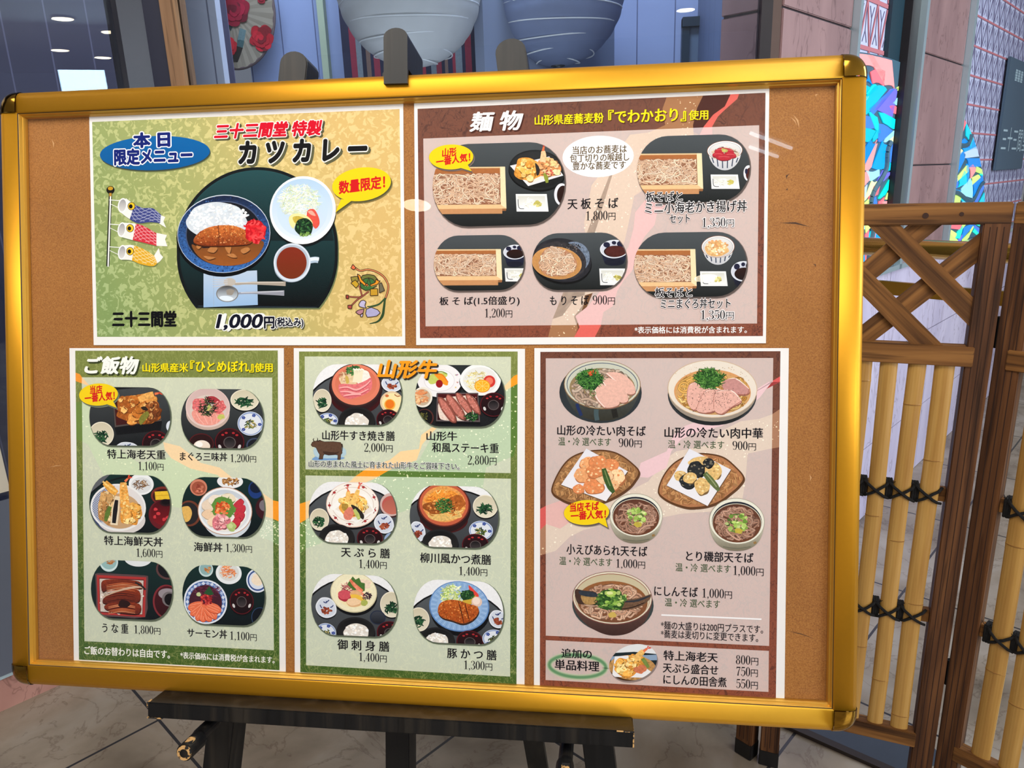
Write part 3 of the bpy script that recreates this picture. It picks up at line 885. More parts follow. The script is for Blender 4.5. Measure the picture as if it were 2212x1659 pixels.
# striped cloth
YC = 2.80
ca, cb = at_y(735, 60, YC), at_y(1038, 60, YC)
zb = 1.25
cloth = MB(); cols = [(30, 30, 52), (128, 34, 52), (30, 30, 54), (112, 120, 124), (26, 26, 46), (128, 38, 54), (34, 32, 52), (112, 88, 76), (28, 28, 50), (134, 36, 52), (60, 60, 84)]
CM = [plain('cloth_stripe_%d' % i, c, rough=0.9, noise=0.25, nscale=140) for i, c in enumerate(cols)]
rnd = random.Random(9); x = 0.0; W = cb[0] - ca[0]; order = [0, 1, 3, 4, 7, 2, 5, 0, 4, 1, 3, 2, 7, 6, 9, 0, 3, 5, 4, 7, 2, 9, 3, 0, 1, 4, 7, 2, 5, 3, 0]
k = 0
while x < W - 1e-6:
    w = rnd.choice((0.012, 0.018, 0.022, 0.026)); w = min(w, W - x)
    n = 6; V = []
    for j in range(2):
        V += [(x + w * j, 0.012 * math.sin((x + w * j) * 38), 0.0), (x + w * j, 0.012 * math.sin((x + w * j) * 38), 2.69 - zb)]
    cloth.add(V + [(a, b + 0.003, c) for a, b, c in V], [(0, 2, 3, 1), (4, 5, 7, 6), (0, 4, 6, 2), (1, 3, 7, 5)], order[k % len(order)] % len(cols))
    x += w; k += 1
cl_e = empty('striped_cloth', (ca[0], YC, zb), 'hanging cloth striped navy, crimson and grey behind the white lantern', 'cloth')
cloth.build('cloth_panel', CM, cl_e)
m = MB(); m.tube([(-0.02, 0.004, 2.69 - zb), (W + 0.02, 0.004, 2.69 - zb)], 0.008, 8); m.build('hanging_rod', FRAMED, cl_e)

# round paper fan with roses
YF = 2.88
fc = at_y(500, 22, YF); fr_x = abs(at_y(592, 22, YF)[0] - fc[0]); fr_z = abs(at_y(503, 149, YF)[2] - fc[2])
fan = empty('round_paper_fan', (fc[0], YF, fc[2] - fr_z), 'round tan paper fan painted with red roses on the plank wall', 'fan')
FT = plain('tan_fan_paper', (150, 138, 118), rough=0.8, noise=0.08, nscale=30)
m = MB(); nseg = 60; V = [(0, -0.004, fr_z)]
for k in range(nseg):
    a = 2 * math.pi * k / nseg
    V.append((fr_x * math.cos(a), -0.004 - (0.0025 if k % 2 else 0), fr_z + fr_z * math.sin(a)))
m.add(V + [(v[0], v[1] + 0.008, v[2]) for v in V], [(0, 1 + (k + 1) % nseg, 1 + k) for k in range(nseg)] + [(nseg + 1, nseg + 2 + k, nseg + 2 + (k + 1) % nseg) for k in range(nseg)])
m.build('fan_leaf', FT, fan)
m = MB(); m.tube([(fr_x * math.cos(a), 0.0, fr_z + fr_z * math.sin(a)) for a in [2 * math.pi * k / 60 for k in range(61)]], 0.006, 8)
m.build('fan_rim', plain('fan_rim', (104, 86, 84), rough=0.7), fan)


def rose(px, py, rpx, col, seed):
    c = at_y(px, py, YF); s = rpx * (YF / F_PX) * 1.02; rr = random.Random(seed); m = MB()
    ox, oz = c[0] - fc[0], c[2] - fc[2] + fr_z
    pal = [col, tuple(int(v * 0.72) for v in col), tuple(int(min(255, v * 1.12 + 6)) for v in col)]
    mats_ = [plain('rose_petal_%d_%d' % (seed, i), p, rough=0.7, noise=0.15, nscale=60) for i, p in enumerate(pal)]
    lay = 0
    for ring, n, r in ((1.0, 9, 0.42), (0.66, 7, 0.36), (0.34, 5, 0.28), (0.0, 1, 0.24)):
        for k in range(n):
            a = 2 * math.pi * k / n + rr.random(); cx, cz = ox + s * 0.68 * ring * math.cos(a), oz + s * 0.68 * ring * math.sin(a)
            lay += 1
            m.prism([(cx + s * r * (1 + 0.12 * math.sin(3 * t + a)) * math.cos(t), -0.0075 - lay * 0.0003, cz + s * r * math.sin(t)) for t in [2 * math.pi * q / 14 for q in range(14)]], (0, 0.0012, 0), rr.choice((0, 0, 1, 2)))
    m.build('painted_rose', mats_, fan)


rose(508, 20, 30, (150, 14, 44), 1); rose(567, 82, 24, (178, 20, 34), 2); rose(496, 101, 17, (186, 30, 40), 3); rose(567, -8, 13, (150, 24, 40), 5)
m = MB()
for pts in (((478, 0), (490, 24), (508, 44), (500, 68), (486, 40), (476, 22)),):
    q = [at_y(a, b, YF) for a, b in pts]; m.prism([(p[0] - fc[0], -0.006, p[2] - fc[2] + fr_z) for p in q], (0, 0.002, 0))
m.build('painted_leaf', plain('dark_leaf', (46, 58, 58), rough=0.8), fan)
m = MB()
for i, pts in enumerate((((520, 61), (533, 66), (529, 88), (515, 86)), ((515, 86), (529, 88), (526, 104), (513, 100)), ((513, 100), (526, 104), (515, 135), (502, 132)))):
    q = [at_y(a, b, YF) for a, b in pts]; m.prism([(p[0] - fc[0], -0.007, p[2] - fc[2] + fr_z) for p in q], (0, 0.002, 0), (0, 1, 2)[i])
m.build('foil_strip', [plain('foil_bright', (176, 214, 210), rough=0.25, metal=0.7, noise=0.5, nscale=150), plain('foil_mid', (120, 160, 158), rough=0.3, metal=0.7, noise=0.5, nscale=150), plain('foil_dark', (62, 56, 48), rough=0.4, metal=0.4, noise=0.4, nscale=120)], fan)

# framed opening at the far right of the display
YD = 2.90
fx = [at_y(px, 60, YD)[0] for px in (1474, 1490, 1592, 1611)]; zt, zt2 = at_y(1550, 34, YD)[2], at_y(1550, 54, YD)[2]
fe = empty('teal_frame', ((fx[0] + fx[3]) / 2, YD, 0.0), 'dark teal framed panel standing inside the window, far right of the lanterns', 'frame')
m = MB(); ox = (fx[0] + fx[3]) / 2
m.box((fx[0] - ox, 0, 0), (fx[1] - ox, 0.04, zt)); m.box((fx[2] - ox, -0.01, 0), (fx[3] - ox, 0.04, zt)); m.box((fx[0] - ox, -0.01, zt2), (fx[3] - ox, 0.04, zt + 0.001))
m.build('frame', plain('dark_teal_lacquer', (24, 44, 58), rough=0.4), fe)
MB().box((fx[1] - ox, 0.012, 0), (fx[2] - ox, 0.03, zt2)).build('panel', plain('smoky_blue_panel', (92, 108, 128), rough=0.4, noise=0.1, nscale=3), fe)

# poster on the left window, only its edge shows past the frame
def wl(px, py, off=0.0):
    P = on_plane(px, py, W0, DN); return float((P - W0) @ DA), float(P[2])


sp, zp0 = wl(9, 1062); _, zp1 = wl(4, 425)
ps = empty('window_poster', ML @ Matrix.Translation((sp - 0.5, -0.002, zp0)), 'pale poster on the left shop window, showing past the gold frame', 'poster')
Hh = zp1 - zp0 + 0.12
MB().box((0, -0.002, 0), (0.5 + 0.012, 0.0, Hh)).build('poster_sheet', plain('cream_poster_print', (196, 184, 164), rough=0.5, noise=0.04), ps)
m = MB(); rnd = random.Random(3)
for k in range(10):
    m.box((0.50 - 0.05 * k - 0.03, -0.003, Hh * 0.9 + rnd.uniform(-.02, 0)), (0.512 - 0.05 * k, -0.002, Hh * 0.9 + 0.06))
m.box((0.0, -0.003, Hh * 0.62), (0.512, -0.002, Hh * 0.655))
m.build('dark_print_bands', plain('black_print', (34, 30, 30)), ps)
MB().box((0.1, -0.0028, Hh * 0.24), (0.512, -0.002, Hh * 0.615)).build('warm_picture_area', plain('warm_tan_print', (186, 138, 108), rough=0.5, noise=0.2, nscale=8), ps)
m = MB(); m.tube([(0.49, -0.0032, Hh * 0.17), (0.49, -0.002, Hh * 0.17)], 0.008, 12)
m.build('red_dot', plain('red_print_dot', (200, 60, 50)), ps)
MB().box((-0.9, -0.004, 0.10), (0.512, 0.0, zp0 - 0.02)).build('grey_lower_sheet', plain('blue_grey_print', (84, 88, 100), rough=0.4, noise=0.15, nscale=4), ps).location = (0, 0, -zp0)

# brass handrail in front of the stone kneewall
BRASS = plain('polished_brass', (206, 168, 78), rough=0.2, metal=0.85, noise=0.05)
r1 = at_y(1870, 532, 1.80); r2v = ray(2190, 548); r2 = EYE + r2v * ((r1[2] - CAM_H) / r2v[2])
dr = r2 - r1; dr[2] = 0; dr /= np.linalg.norm(dr)
he = empty('brass_handrail', (r1[0], r1[1], 0.0), 'polished brass handrail with a flat lower bar behind the bamboo screen', 'handrail')


def hr(s, z, y=0): return (dr[0] * s, dr[1] * s + y, z)


m = MB(); m.tube([hr(-0.35, r1[2]), hr(1.6, r1[2])], 0.0205, 20); m.build('top_rail', BRASS, he, True)
zl = at_y(1985, 640, 1.72)[2]
m = MB(); a = Vector(hr(-0.35, zl)); b = Vector(hr(1.6, zl)); nn = Vector((-dr[1], dr[0], 0)) * 0.006
m.prism([a - nn, b - nn, b + nn, a + nn], (0, 0, 0.030)); m.build('lower_bar', BRASS, he)
for s in (-0.3, 1.5):
    m = MB(); m.tube([hr(s, 0.0), hr(s, r1[2])], 0.016, 14); m.tube([hr(s, 0.0), hr(s, 0.012)], 0.045, 20); m.build('post', BRASS, he, True)

# ---------------------------------------------------------------- folding bamboo screen
WDV = wood_mat('brown_charred_cedar', (40, 22, 12), (88, 54, 30), (122, 80, 46), 'Z', 1.0)
WDH = wood_mat('brown_cedar_rail', (62, 36, 16), (124, 82, 40), (160, 112, 60), 'X', 1.0)


def bamboo_mat():
    m, nt, nodes, L, b = new_mat('split_bamboo')
    mp = mapped(nt, scale=(60, 60, 3)); n1 = N(nt, 'ShaderNodeTexNoise'); n1.inputs['Scale'].default_value = 1.2; n1.inputs['Detail'].default_value = 5
    L.new(mp.outputs[0], n1.inputs['Vector'])
    r = ramp(nt, [(0.3, (168, 122, 58)), (0.55, (190, 146, 76)), (0.75, (202, 160, 94))]); L.new(n1.outputs['Fac'], r.inputs[0])
    L.new(r.outputs[0], b.inputs['Base Color']); b.inputs['Roughness'].default_value = 0.38
    return m


BAMB = bamboo_mat(); BNODE = plain('bamboo_node_ring', (150, 106, 50), rough=0.6); ROPE = plain('black_palm_rope', (16, 14, 14), rough=0.95, noise=0.6, nscale=160, bump=0.8)
BLKCAP = plain('black_foot_cap', (20, 18, 18), rough=0.5); HNG = plain('black_hinge', (14, 14, 16), rough=0.4, metal=0.5)
F1 = floor_at(1640, 1640)


def un2(v):
    v = np.array([v[0], v[1], 0.0]); return v / np.linalg.norm(v)


D1 = -un2(ray(-2750, 492)); D2 = -un2(ray(-300, 430))
scr = empty('bamboo_folding_screen', Matrix.Translation(Vector(F1)), 'brown wood and bamboo folding screen with crossed lattice top, right of the board', 'folding screen')
PW, PH, PT = 0.336, 1.238, 0.032


def panel(org, d, seed):
    """one leaf of the screen: org (plan offset from the first foot), d (plan direction)"""
    rnd = random.Random(seed)
    dy = (-d[1], d[0])
    M = Matrix(((d[0], dy[0], 0, org[0]), (d[1], dy[1], 0, org[1]), (0, 0, 1, 0), (0, 0, 0, 1)))
    lo = Matrix.Translation((0, 0, 0))

    def mkp(name, mb, mat, parent=scr):
        o = mb.build(name, mat, parent)
        if parent is scr: o.matrix_local = M
        return o
    for x in (0.0, PW - 0.040):
        m = MB(); m.box((x, -PT / 2, 0.0), (x + 0.040, PT / 2, PH - 0.018), bev=0.002)
        # grooves along the post
        for gx in (0.010, 0.020, 0.030):
            m.box((x + gx, -PT / 2 - 0.0004, 0.05), (x + gx + 0.0012, -PT / 2 + 0.001, PH - 0.04), 1)
        p = mkp('post', m, [WDV, plain('dark_wood_groove', (44, 22, 10), rough=0.9)])
        f = MB().box((x - 0.001, -PT / 2 - 0.001, 0.0), (x + 0.041, PT / 2 + 0.001, 0.042), bev=0.002).build('foot_cap', BLKCAP, p)
        f['label'] = 'black foot cap'
    m = MB(); m.box((0.0, -PT / 2 - 0.001, PH - 0.036), (PW, PT / 2 + 0.001, PH), bev=0.002)
    m.tube([(PW * 0.62, -PT / 2 - 0.0018, PH - 0.02), (PW * 0.62, -PT / 2, PH - 0.02)], 0.005, 10, 1); m.tube([(PW * 0.78, -PT / 2 - 0.0018, PH - 0.018), (PW * 0.78, -PT / 2, PH - 0.018)], 0.0035, 10, 1)
    mkp('top_rail', m, [WDH, plain('dark_knot', (52, 26, 12), rough=0.8)])
    mkp('middle_rail', MB().box((0.02, -PT / 2 - 0.004, 0.955), (PW - 0.028, PT / 2 - 0.006, 0.991), bev=0.0015), WDH)
    mkp('bottom_rail', MB().box((0.03, -PT / 2 - 0.002, 0.141), (PW - 0.036, PT / 2 - 0.008, 0.175), bev=0.0015), WDH)
    # crossed lattice, two slats each way
    z0, z1 = 0.992, PH - 0.037; x0, x1 = 0.040, PW - 0.040

    def slat(xa, za, xb, zb, y, w=0.036):
        """bar between two points, cut by the opening"""
        d_ = Vector((xb - xa, 0, zb - za)).normalized(); n_ = Vector((-d_.z, 0, d_.x)) * w / 2
        a = Vector((xa, y, za)) - d_ * 0.3; b = Vector((xb, y, zb)) + d_ * 0.3
        poly = [a - n_, b - n_, b + n_, a + n_]
        for axis, lim, sg in ((0, x0 - 0.004, 1), (0, x1 + 0.004, -1), (2, z0 - 0.004, 1), (2, z1 + 0.004, -1)):
            out = []
            for i in range(len(poly)):
                p, q = poly[i], poly[(i + 1) % len(poly)]
                ip, iq = (p[axis] - lim) * sg >= 0, (q[axis] - lim) * sg >= 0
                if ip: out.append(p)
                if ip != iq: out.append(p + (q - p) * ((lim - p[axis]) / (q[axis] - p[axis])))
            poly = out
        if len(poly) < 3: return
        ang = math.atan2(d_.z, d_.x)
        T = Matrix.Translation(((xa + xb) / 2, y, (za + zb) / 2)) @ Matrix.Rotation(-ang, 4, 'Y')
        ti = T.inverted()
        m = MB(); m.prism([ti @ p for p in poly], (0, 0.008, 0))
        o = m.build('lattice_slat', WDH, scr); o.matrix_local = M @ T
    hx = (x1 - x0)
    for dxs in (-0.062, 0.062):
        slat(x0 + hx * 0.5 - 0.105 + dxs + 0.022, z1, x0 + hx * 0.5 + 0.105 + dxs + 0.022, z0, -0.012)
    for dxs in (-0.062, 0.062):
        slat(x0 + hx * 0.5 + 0.105 + dxs, z1, x0 + hx * 0.5 - 0.105 + dxs, z0, -0.002)
    # bamboo slats
    xs = [0.058 + 0.0447 * k for k in range(6)]
    xs[-1] = 0.2675
    xs = [0.2675 - 0.0445 * k for k in range(5)][::-1]
    if seed != 1: xs = [0.075 + 0.0445 * k for k in range(5)]
    for x in xs:
        w = 0.031 + rnd.uniform(-0.0015, 0.0015); m = MB(); zz = 0.168; V = []; rows = []
        nodes_z = []; zc = rnd.uniform(0.2, 0.38)
        while zc < 0.95: nodes_z.append(zc); zc += rnd.uniform(0.26, 0.34)
        zs = sorted(set([0.168, 0.972] + [q for nz in nodes_z for q in (nz - 0.012, nz - 0.002, nz, nz + 0.002, nz + 0.012)]))
        zs = [z for z in zs if 0.168 <= z <= 0.972]
        nseg = 8
        for z in zs:
            bulge = 1.0 + (0.045 if any(abs(z - nz) < 0.0005 for nz in nodes_z) else (0.02 if any(abs(z - nz) < 0.003 for nz in nodes_z) else 0))
            xo = 0.0012 * math.sin(z * 9 + x * 50)
            for k in range(nseg + 1):
                a = math.pi * (0.12 + 0.76 * k / nseg)
                V.append((x + xo - w / 2 * bulge * math.cos(a) / math.cos(math.pi * 0.12), -0.004 - 0.009 * bulge * math.sin(a), z))
            V.append((x + xo + w / 2, -0.003, z)); V.append((x + xo - w / 2, -0.003, z))
        st = nseg + 3; Fc = []
        for i in range(len(zs) - 1):
            for k in range(st):
                Fc.append((i * st + k, i * st + (k + 1) % st, (i + 1) * st + (k + 1) % st, (i + 1) * st + k))
        m.add(V, Fc)
        for nz in nodes_z:
            m.tube([(x - w / 2 * math.cos(a) * 1.03, -0.004 - 0.0096 * math.sin(a), nz) for a in [math.pi * (0.1 + 0.8 * k / 8) for k in range(9)]], 0.0009, 5, 1)
        mkp('bamboo_slat', m, [BAMB, BNODE])
    # two crossbars with rope lashing
    for zb_ in (0.688, 0.428):
        cb = mkp('crossbar', MB().box((0.03, -0.002, zb_), (PW - 0.034, 0.012, zb_ + 0.026)), WDH)
        rp = MB(); gaps = [(p + q) / 2 for p, q in zip(xs[:-1], xs[1:])]
        gaps = [xs[0] - 0.022] + gaps + [xs[-1] + 0.022]
        for i in range(len(gaps) - 1):
            for s_, (za, zb2) in ((1, (zb_ + 0.028, zb_ - 0.004)), (-1, (zb_ - 0.004, zb_ + 0.028))):
                pts = []
                for t in (0, 0.15, 0.35, 0.5, 0.65, 0.85, 1.0):
                    pts.append((gaps[i] + (gaps[i + 1] - gaps[i]) * t, -0.0045 - 0.0115 * math.sin(math.pi * t) ** 0.5 - (0.002 if s_ > 0 else 0), za + (zb2 - za) * t + rnd.uniform(-.001, .001)))
                rp.tube(pts, 0.0028, 6)
        for g in gaps[:-1]:
            for off in (-0.004, 0.0, 0.004):
                rp.tube([(g + off, 0.013, zb_ - 0.003), (g + off, -0.006, zb_ - 0.004), (g + off, -0.007, zb_ + 0.028), (g + off, 0.013, zb_ + 0.029)], 0.0028, 6)
            for _ in range(9):
                a0 = (g + rnd.uniform(-.006, .006), -0.007, zb_ + 0.029)
                rp.tube([a0, (a0[0] + rnd.uniform(-.006, .006), -0.008 + rnd.uniform(-.004, .004), a0[2] + rnd.uniform(.003, .010))], 0.0006, 4)
        o = rp.build('rope_lashing', ROPE, cb)
        o['label'] = 'black rope lashing'
    return M


panel((0, 0), D1, 1)
o2 = D1 * (PW + 0.010)
panel((o2[0], o2[1]), D2, 2)
o0 = -D1 * 0.012 - D2 * PW
panel((o0[0], o0[1]), D2, 3)
for org, zz in ((D1 * (PW + 0.004), (0.99, 0.30)), (-D1 * 0.006, (0.99, 0.30))):
    for z in zz:
        m = MB(); m.tube([(org[0], org[1] - 0.006, z), (org[0], org[1] - 0.006, z + 0.055)], 0.006, 10); m.box((org[0] - 0.010, org[1] - 0.004, z + 0.004), (org[0] + 0.010, org[1] + 0.004, z + 0.051))
        m.build('hinge', HNG, scr)

# dark slab let into the floor beside the screen's feet
mt = empty('floor_mat', Matrix.Translation(Vector(floor_at(1800, 1600))), 'dark slate mat on the marble floor under the bamboo screen', 'mat')
o_ = floor_at(1800, 1600)
q_ = [floor_at(*p) for p in ((1668, 1556), (1930, 1672), (2040, 1650), (2000, 1598), (1830, 1546))]
m = MB(); m.prism([(p[0] - o_[0], p[1] - o_[1], 0.001) for p in q_[::-1]], (0, 0, 0.006)); m.build('mat_surface', plain('slate_blue_mat', (58, 66, 78), rough=0.45, noise=0.15, nscale=20), mt)
a_, b_ = Vector(q_[0] - o_), Vector(q_[1] - o_); n_ = Vector((-(b_ - a_).y, (b_ - a_).x, 0)).normalized() * 0.010
m = MB(); m.prism([p + Vector((0, 0, 0.001)) for p in (a_ - n_, b_ - n_, b_ + n_, a_ + n_)], (0, 0, 0.009)); m.build('edge_strip', plain('dark_brown_edge_strip', (44, 34, 30), rough=0.5), mt)

# ceiling lamps of the hall (seen as reflections in the sheet and the windows)
LAMPM = plain('lit_lamp_lens', (255, 238, 205), rough=0.4, emit=((255, 236, 200), 48.0))
TUBEM = plain('lit_tube', (235, 250, 255), rough=0.4, emit=((225, 245, 255), 20.0))
first = None
for k, (x, y, lab) in enumerate(((-1.008, -1.980, 'recessed ceiling downlight nearest the tubes, left of the board'), (0.746, -3.239, 'recessed ceiling downlight farthest behind the viewer'),                                  (3.598, 0.109, 'recessed ceiling downlight nearest the entrance'), (4.148, 0.295, 'second recessed downlight toward the entrance'), (5.028, -0.467, 'third recessed downlight toward the entrance'), (5.480, -0.225, 'recessed downlight farthest along the entrance side'))):
    e = empty('ceiling_downlight', (x, y, 2.655), lab, 'ceiling light', 'recessed downlights of the hall')
    if first is None:
        m = MB(); m.tube([(0.085 * math.cos(a), 0.085 * math.sin(a), 0.036) for a in [2 * math.pi * q / 32 for q in range(33)]], 0.010, 8)
        first = [m.build('trim_ring', plain('white_lamp_ring', (230, 228, 222)), e, True), None]
        m = MB(); m.tube([(0, 0, 0.028), (0, 0, 0.045)], 0.078, 32); first[1] = m.build('lens', LAMPM, e)
    else:
        for c_ in first:
            d_ = c_.copy(); C.objects.link(d_); d_.parent = e
for k, (p, q) in enumerate((((0.6775, -1.3467), (0.8894, -1.4934)), ((0.697, -1.4667), (0.8439, -1.5656)))):
    e = empty('fluorescent_lamp', ((p[0] + q[0]) / 2, (p[1] + q[1]) / 2, 2.645), 'short fluorescent tube on the ceiling, %s of the pair' % ('nearer the board' if k == 0 else 'farther from the board'), 'ceiling light', 'fluorescent tubes of the hall')
    h = ((q[0] - p[0]) / 2, (q[1] - p[1]) / 2)
    m = MB(); m.tube([(-h[0], -h[1], 0.03), (h[0], h[1], 0.03)], 0.008, 10); m.build('tube', TUBEM, e, True)
    m = MB(); m.prism([Vector((-h[0], -h[1], 0.042)) + Vector((h[1], -h[0], 0)).normalized() * 0.02, Vector((h[0], h[1], 0.042)) + Vector((h[1], -h[0], 0)).normalized() * 0.02, Vector((h[0], h[1], 0.042)) - Vector((h[1], -h[0], 0)).normalized() * 0.02, Vector((-h[0], -h[1], 0.042)) - Vector((h[1], -h[0], 0)).normalized() * 0.02], (0, 0, 0.012))
    m.build('lamp_base', CEILM, e)

# ---------------------------------------------------------------- printed sheets
DZ = 1.3e-6
FINE = 4.0e-7                                       # step between neighbouring crumbs, shreds and noodles


class Art:
    """flat printed shapes stacked in layers a few microns apart, one colour each, built as one mesh.
    Shapes are written in reference pixels and land on the board's own plane."""
    def __init__(s, z): s.v = []; s.c = []; s.f = []; s.z = z; s.dz = DZ; s.clip = None; s.rnd = random.Random(5)

    def _raw(s, pts, cols):
        n = len(s.v)
        for p, c in zip(pts, cols):
            x, y = bl(p[0], p[1], s.z); s.v.append((x, y, s.z)); s.c.append(c)
        s.f.append(tuple(range(n, n + len(pts))))

    def cut(s, pts, cols):
        if s.clip is None: return pts, cols
        P = [(p, c) for p, c in zip(pts, cols)]
        cl = s.clip; m = len(cl)
        for i in range(m):
            ax, ay = cl[i]; bx, by = cl[(i + 1) % m]
            ex, ey = bx - ax, by - ay
            sd = [(ex * (p[0][1] - ay) - ey * (p[0][0] - ax)) for p in P]
            if all(d >= 0 for d in sd): continue
            out = []
            for k in range(len(P)):
                p, q = P[k], P[(k + 1) % len(P)]; dp, dq = sd[k], sd[(k + 1) % len(P)]
                if dp >= 0: out.append(p)
                if (dp >= 0) != (dq >= 0):
                    t = dp / (dp - dq)
                    out.append(((p[0][0] + (q[0][0] - p[0][0]) * t, p[0][1] + (q[0][1] - p[0][1]) * t), tuple(a + (b - a) * t for a, b in zip(p[1], q[1]))))
            P = out
            if len(P) < 3: return [], []
        return [p[0] for p in P], [p[1] for p in P]

    def poly(s, pts, col, nz=0.0, step=True, col2=None):
        """col2: colour at the lowest point (top to bottom blend)"""
        if step: s.z += s.dz
        c = lin(col)[:3] + (nz,)
        if col2 is not None:
            d = lin(col2)[:3] + (nz,); ys = [p[1] for p in pts]; a, b = min(ys), max(ys)
            cols = [tuple(u + (w - u) * (p[1] - a) / max(b - a, 1e-6) for u, w in zip(c, d)) for p in pts]
        else:
            cols = [c] * len(pts)
        P, K = s.cut(list(pts), cols)
        if len(P) >= 3: s._raw(P, K)

    def strip(s, pts, ws, col, nz=0.0):
        s.z += s.dz
        c = lin(col)[:3] + (nz,)
        L = []; R = []
        n = len(pts)
        for i, p in enumerate(pts):
            q, r = pts[max(i - 1, 0)], pts[min(i + 1, n - 1)]
            dx, dy = r[0] - q[0], r[1] - q[1]; l = math.hypot(dx, dy) or 1
            w = ws[i] / 2
            L.append((p[0] - dy / l * w, p[1] + dx / l * w)); R.append((p[0] + dy / l * w, p[1] - dx / l * w))
        for i in range(n - 1):
            P, K = s.cut([L[i], L[i + 1], R[i + 1], R[i]], [c] * 4)
            if len(P) >= 3: s._raw(P, K)

    def stroke(s, pts, w, col, nz=0.0, sub=4, taper=None):
        """smooth curve through pts; w: width or (start, mid, end)"""
        P = smooth(pts, sub); n = len(P)
        if isinstance(w, (tuple, list)) and len(w) == len(pts):
            ws = [0] * n
            for i in range(n):
                t = i / (n - 1) * (len(pts) - 1); k = min(int(t), len(pts) - 2); ws[i] = w[k] + (w[k + 1] - w[k]) * (t - k)
        elif isinstance(w, (tuple, list)):
            ws = [w[0] + (w[1] - w[0]) * min(1, 2 * i / (n - 1)) if i < n / 2 else w[1] + (w[2] - w[1]) * (2 * i / (n - 1) - 1) for i in range(n)]
        else: ws = [w] * n
        s.strip(P, ws, col, nz)

    def glyph(s, body, xl, xr, yc, h, col, bold=0.0, kx=1.0, shear=0.0, rot=0.0, out=None, shadow=None, nz=0.0, ref=None):
        """one line of writing whose ink spans xl..xr (pixels), centred on yc, h high"""
        sx, sy = scale_at((xl + xr) / 2, yc)
        cx, cy = bl((xl + xr) / 2, yc, s.z)
        V0, _ = glyphs(body, 0.0, 1.0, shear)
        x0, x1 = min(v[0] for v in V0), max(v[0] for v in V0)
        Vr = V0 if ref is None else glyphs(ref, 0.0, 1.0, shear)[0]
        y0, y1 = min(v[1] for v in Vr), max(v[1] for v in Vr)
        kx_, ky_ = (xr - xl) * sx / (x1 - x0), h * sy / (y1 - y0)
        ca, sa = math.cos(rot), math.sin(rot)

        V, Fc = V0, glyphs(body, 0.0, 1.0, shear)[1]

        def lay(shifts, dx, dy, c):
            s.z += DZ * 2
            cc = lin(c)[:3] + (nz,)
            for ux, uy in shifts:
                n = len(s.v); s.z += 9.0e-7
                for v in V:
                    X = (v[0] - (x0 + x1) / 2 + ux) * kx_; Y = (v[1] - (y0 + y1) / 2 + uy) * ky_
                    s.v.append((cx + X * ca - Y * sa + dx * sx, cy + X * sa + Y * ca - dy * sy, s.z)); s.c.append(cc)
                s.f += [tuple(i + n for i in f) for f in Fc]
        ring = lambda r, m: [(r * math.cos(2 * math.pi * i / m), r * math.sin(2 * math.pi * i / m)) for i in range(m)]
        # heavier stems than bars when kx < 1, even weight when kx = 1
        if bold <= 0: fill = [(0, 0)]
        elif kx < 1: fill = [(-bold, -bold * kx * 0.5), (bold, bold * kx * 0.5), (bold * 0.3, -bold * kx), (-bold * 0.3, bold * kx)]
        else: fill = [(0, 0)] + ring(bold, 8)
        halo = ring(bold + out[0], 14) if out else None
        if shadow: lay(ring((out[0] if out else 0.0) + bold, 8), shadow[0], shadow[1], shadow[2])
        if out: lay(halo, 0, 0, out[1])
        lay(fill, 0, 0, col)

    def build(s, name, parent, label=None):
        # parent: sheet empty; vertices are board-local
        off = parent['_o'] if '_o' in parent else (0, 0)
        me = bpy.data.meshes.new(name)
        me.from_pydata([(v[0] - off[0], v[1] - off[1], v[2]) for v in s.v], [], s.f)
        at = me.attributes.new('ink', 'FLOAT_COLOR', 'POINT')
        at.data.foreach_set('color', np.array(s.c, dtype=np.float32).ravel())
        # every printed shape faces the viewer
        me.materials.append(INK)
        bm = bmesh.new(); bm.from_mesh(me); bm.normal_update()
        for f in bm.faces:
            if f.normal.z < 0: f.normal_flip()
        bm.to_mesh(me); bm.free()
        o = put(bpy.data.objects.new(name, me), parent)
        if label: o['label'] = label
        return o


def smooth(pts, sub=4):
    n = len(pts)
    if n < 3: return list(pts)
    P = []
    for i in range(n - 1):
        a, b, c, d = pts[max(i - 1, 0)], pts[i], pts[i + 1], pts[min(i + 2, n - 1)]
        for k in range(sub):
            t = k / sub; t2 = t * t; t3 = t2 * t
            P.append(tuple(0.5 * (2 * b[j] + (c[j] - a[j]) * t + (2 * a[j] - 5 * b[j] + 4 * c[j] - d[j]) * t2 + (3 * b[j] - a[j] - 3 * c[j] + d[j]) * t3) for j in (0, 1)))
    P.append(tuple(pts[-1][:2]))
    return P


def closed(pts, sub=4):
    n = len(pts); P = []
    for i in range(n):
        a, b, c, d = pts[i - 1], pts[i], pts[(i + 1) % n], pts[(i + 2) % n]
        for k in range(sub):
            t = k / sub; t2 = t * t; t3 = t2 * t
            P.append(tuple(0.5 * (2 * b[j] + (c[j] - a[j]) * t + (2 * a[j] - 5 * b[j] + 4 * c[j] - d[j]) * t2 + (3 * b[j] - a[j] - 3 * c[j] + d[j]) * t3) for j in (0, 1)))
    return P


def tilt(x, y):
    """pixel slope of a level line on the board"""
    a = bl(x - 20, y); b = bl(x + 20, y)
    return -(b[1] - a[1]) / (b[0] - a[0]) * -1 * -1


def tilt_px(x, y):
    # slope dy/dx so that the board height stays level
    e = 1e-3
    fx_ = (bl(x + 1, y)[1] - bl(x - 1, y)[1]) / 2; fy_ = (bl(x, y + 1)[1] - bl(x, y - 1)[1]) / 2
    return -fx_ / fy_


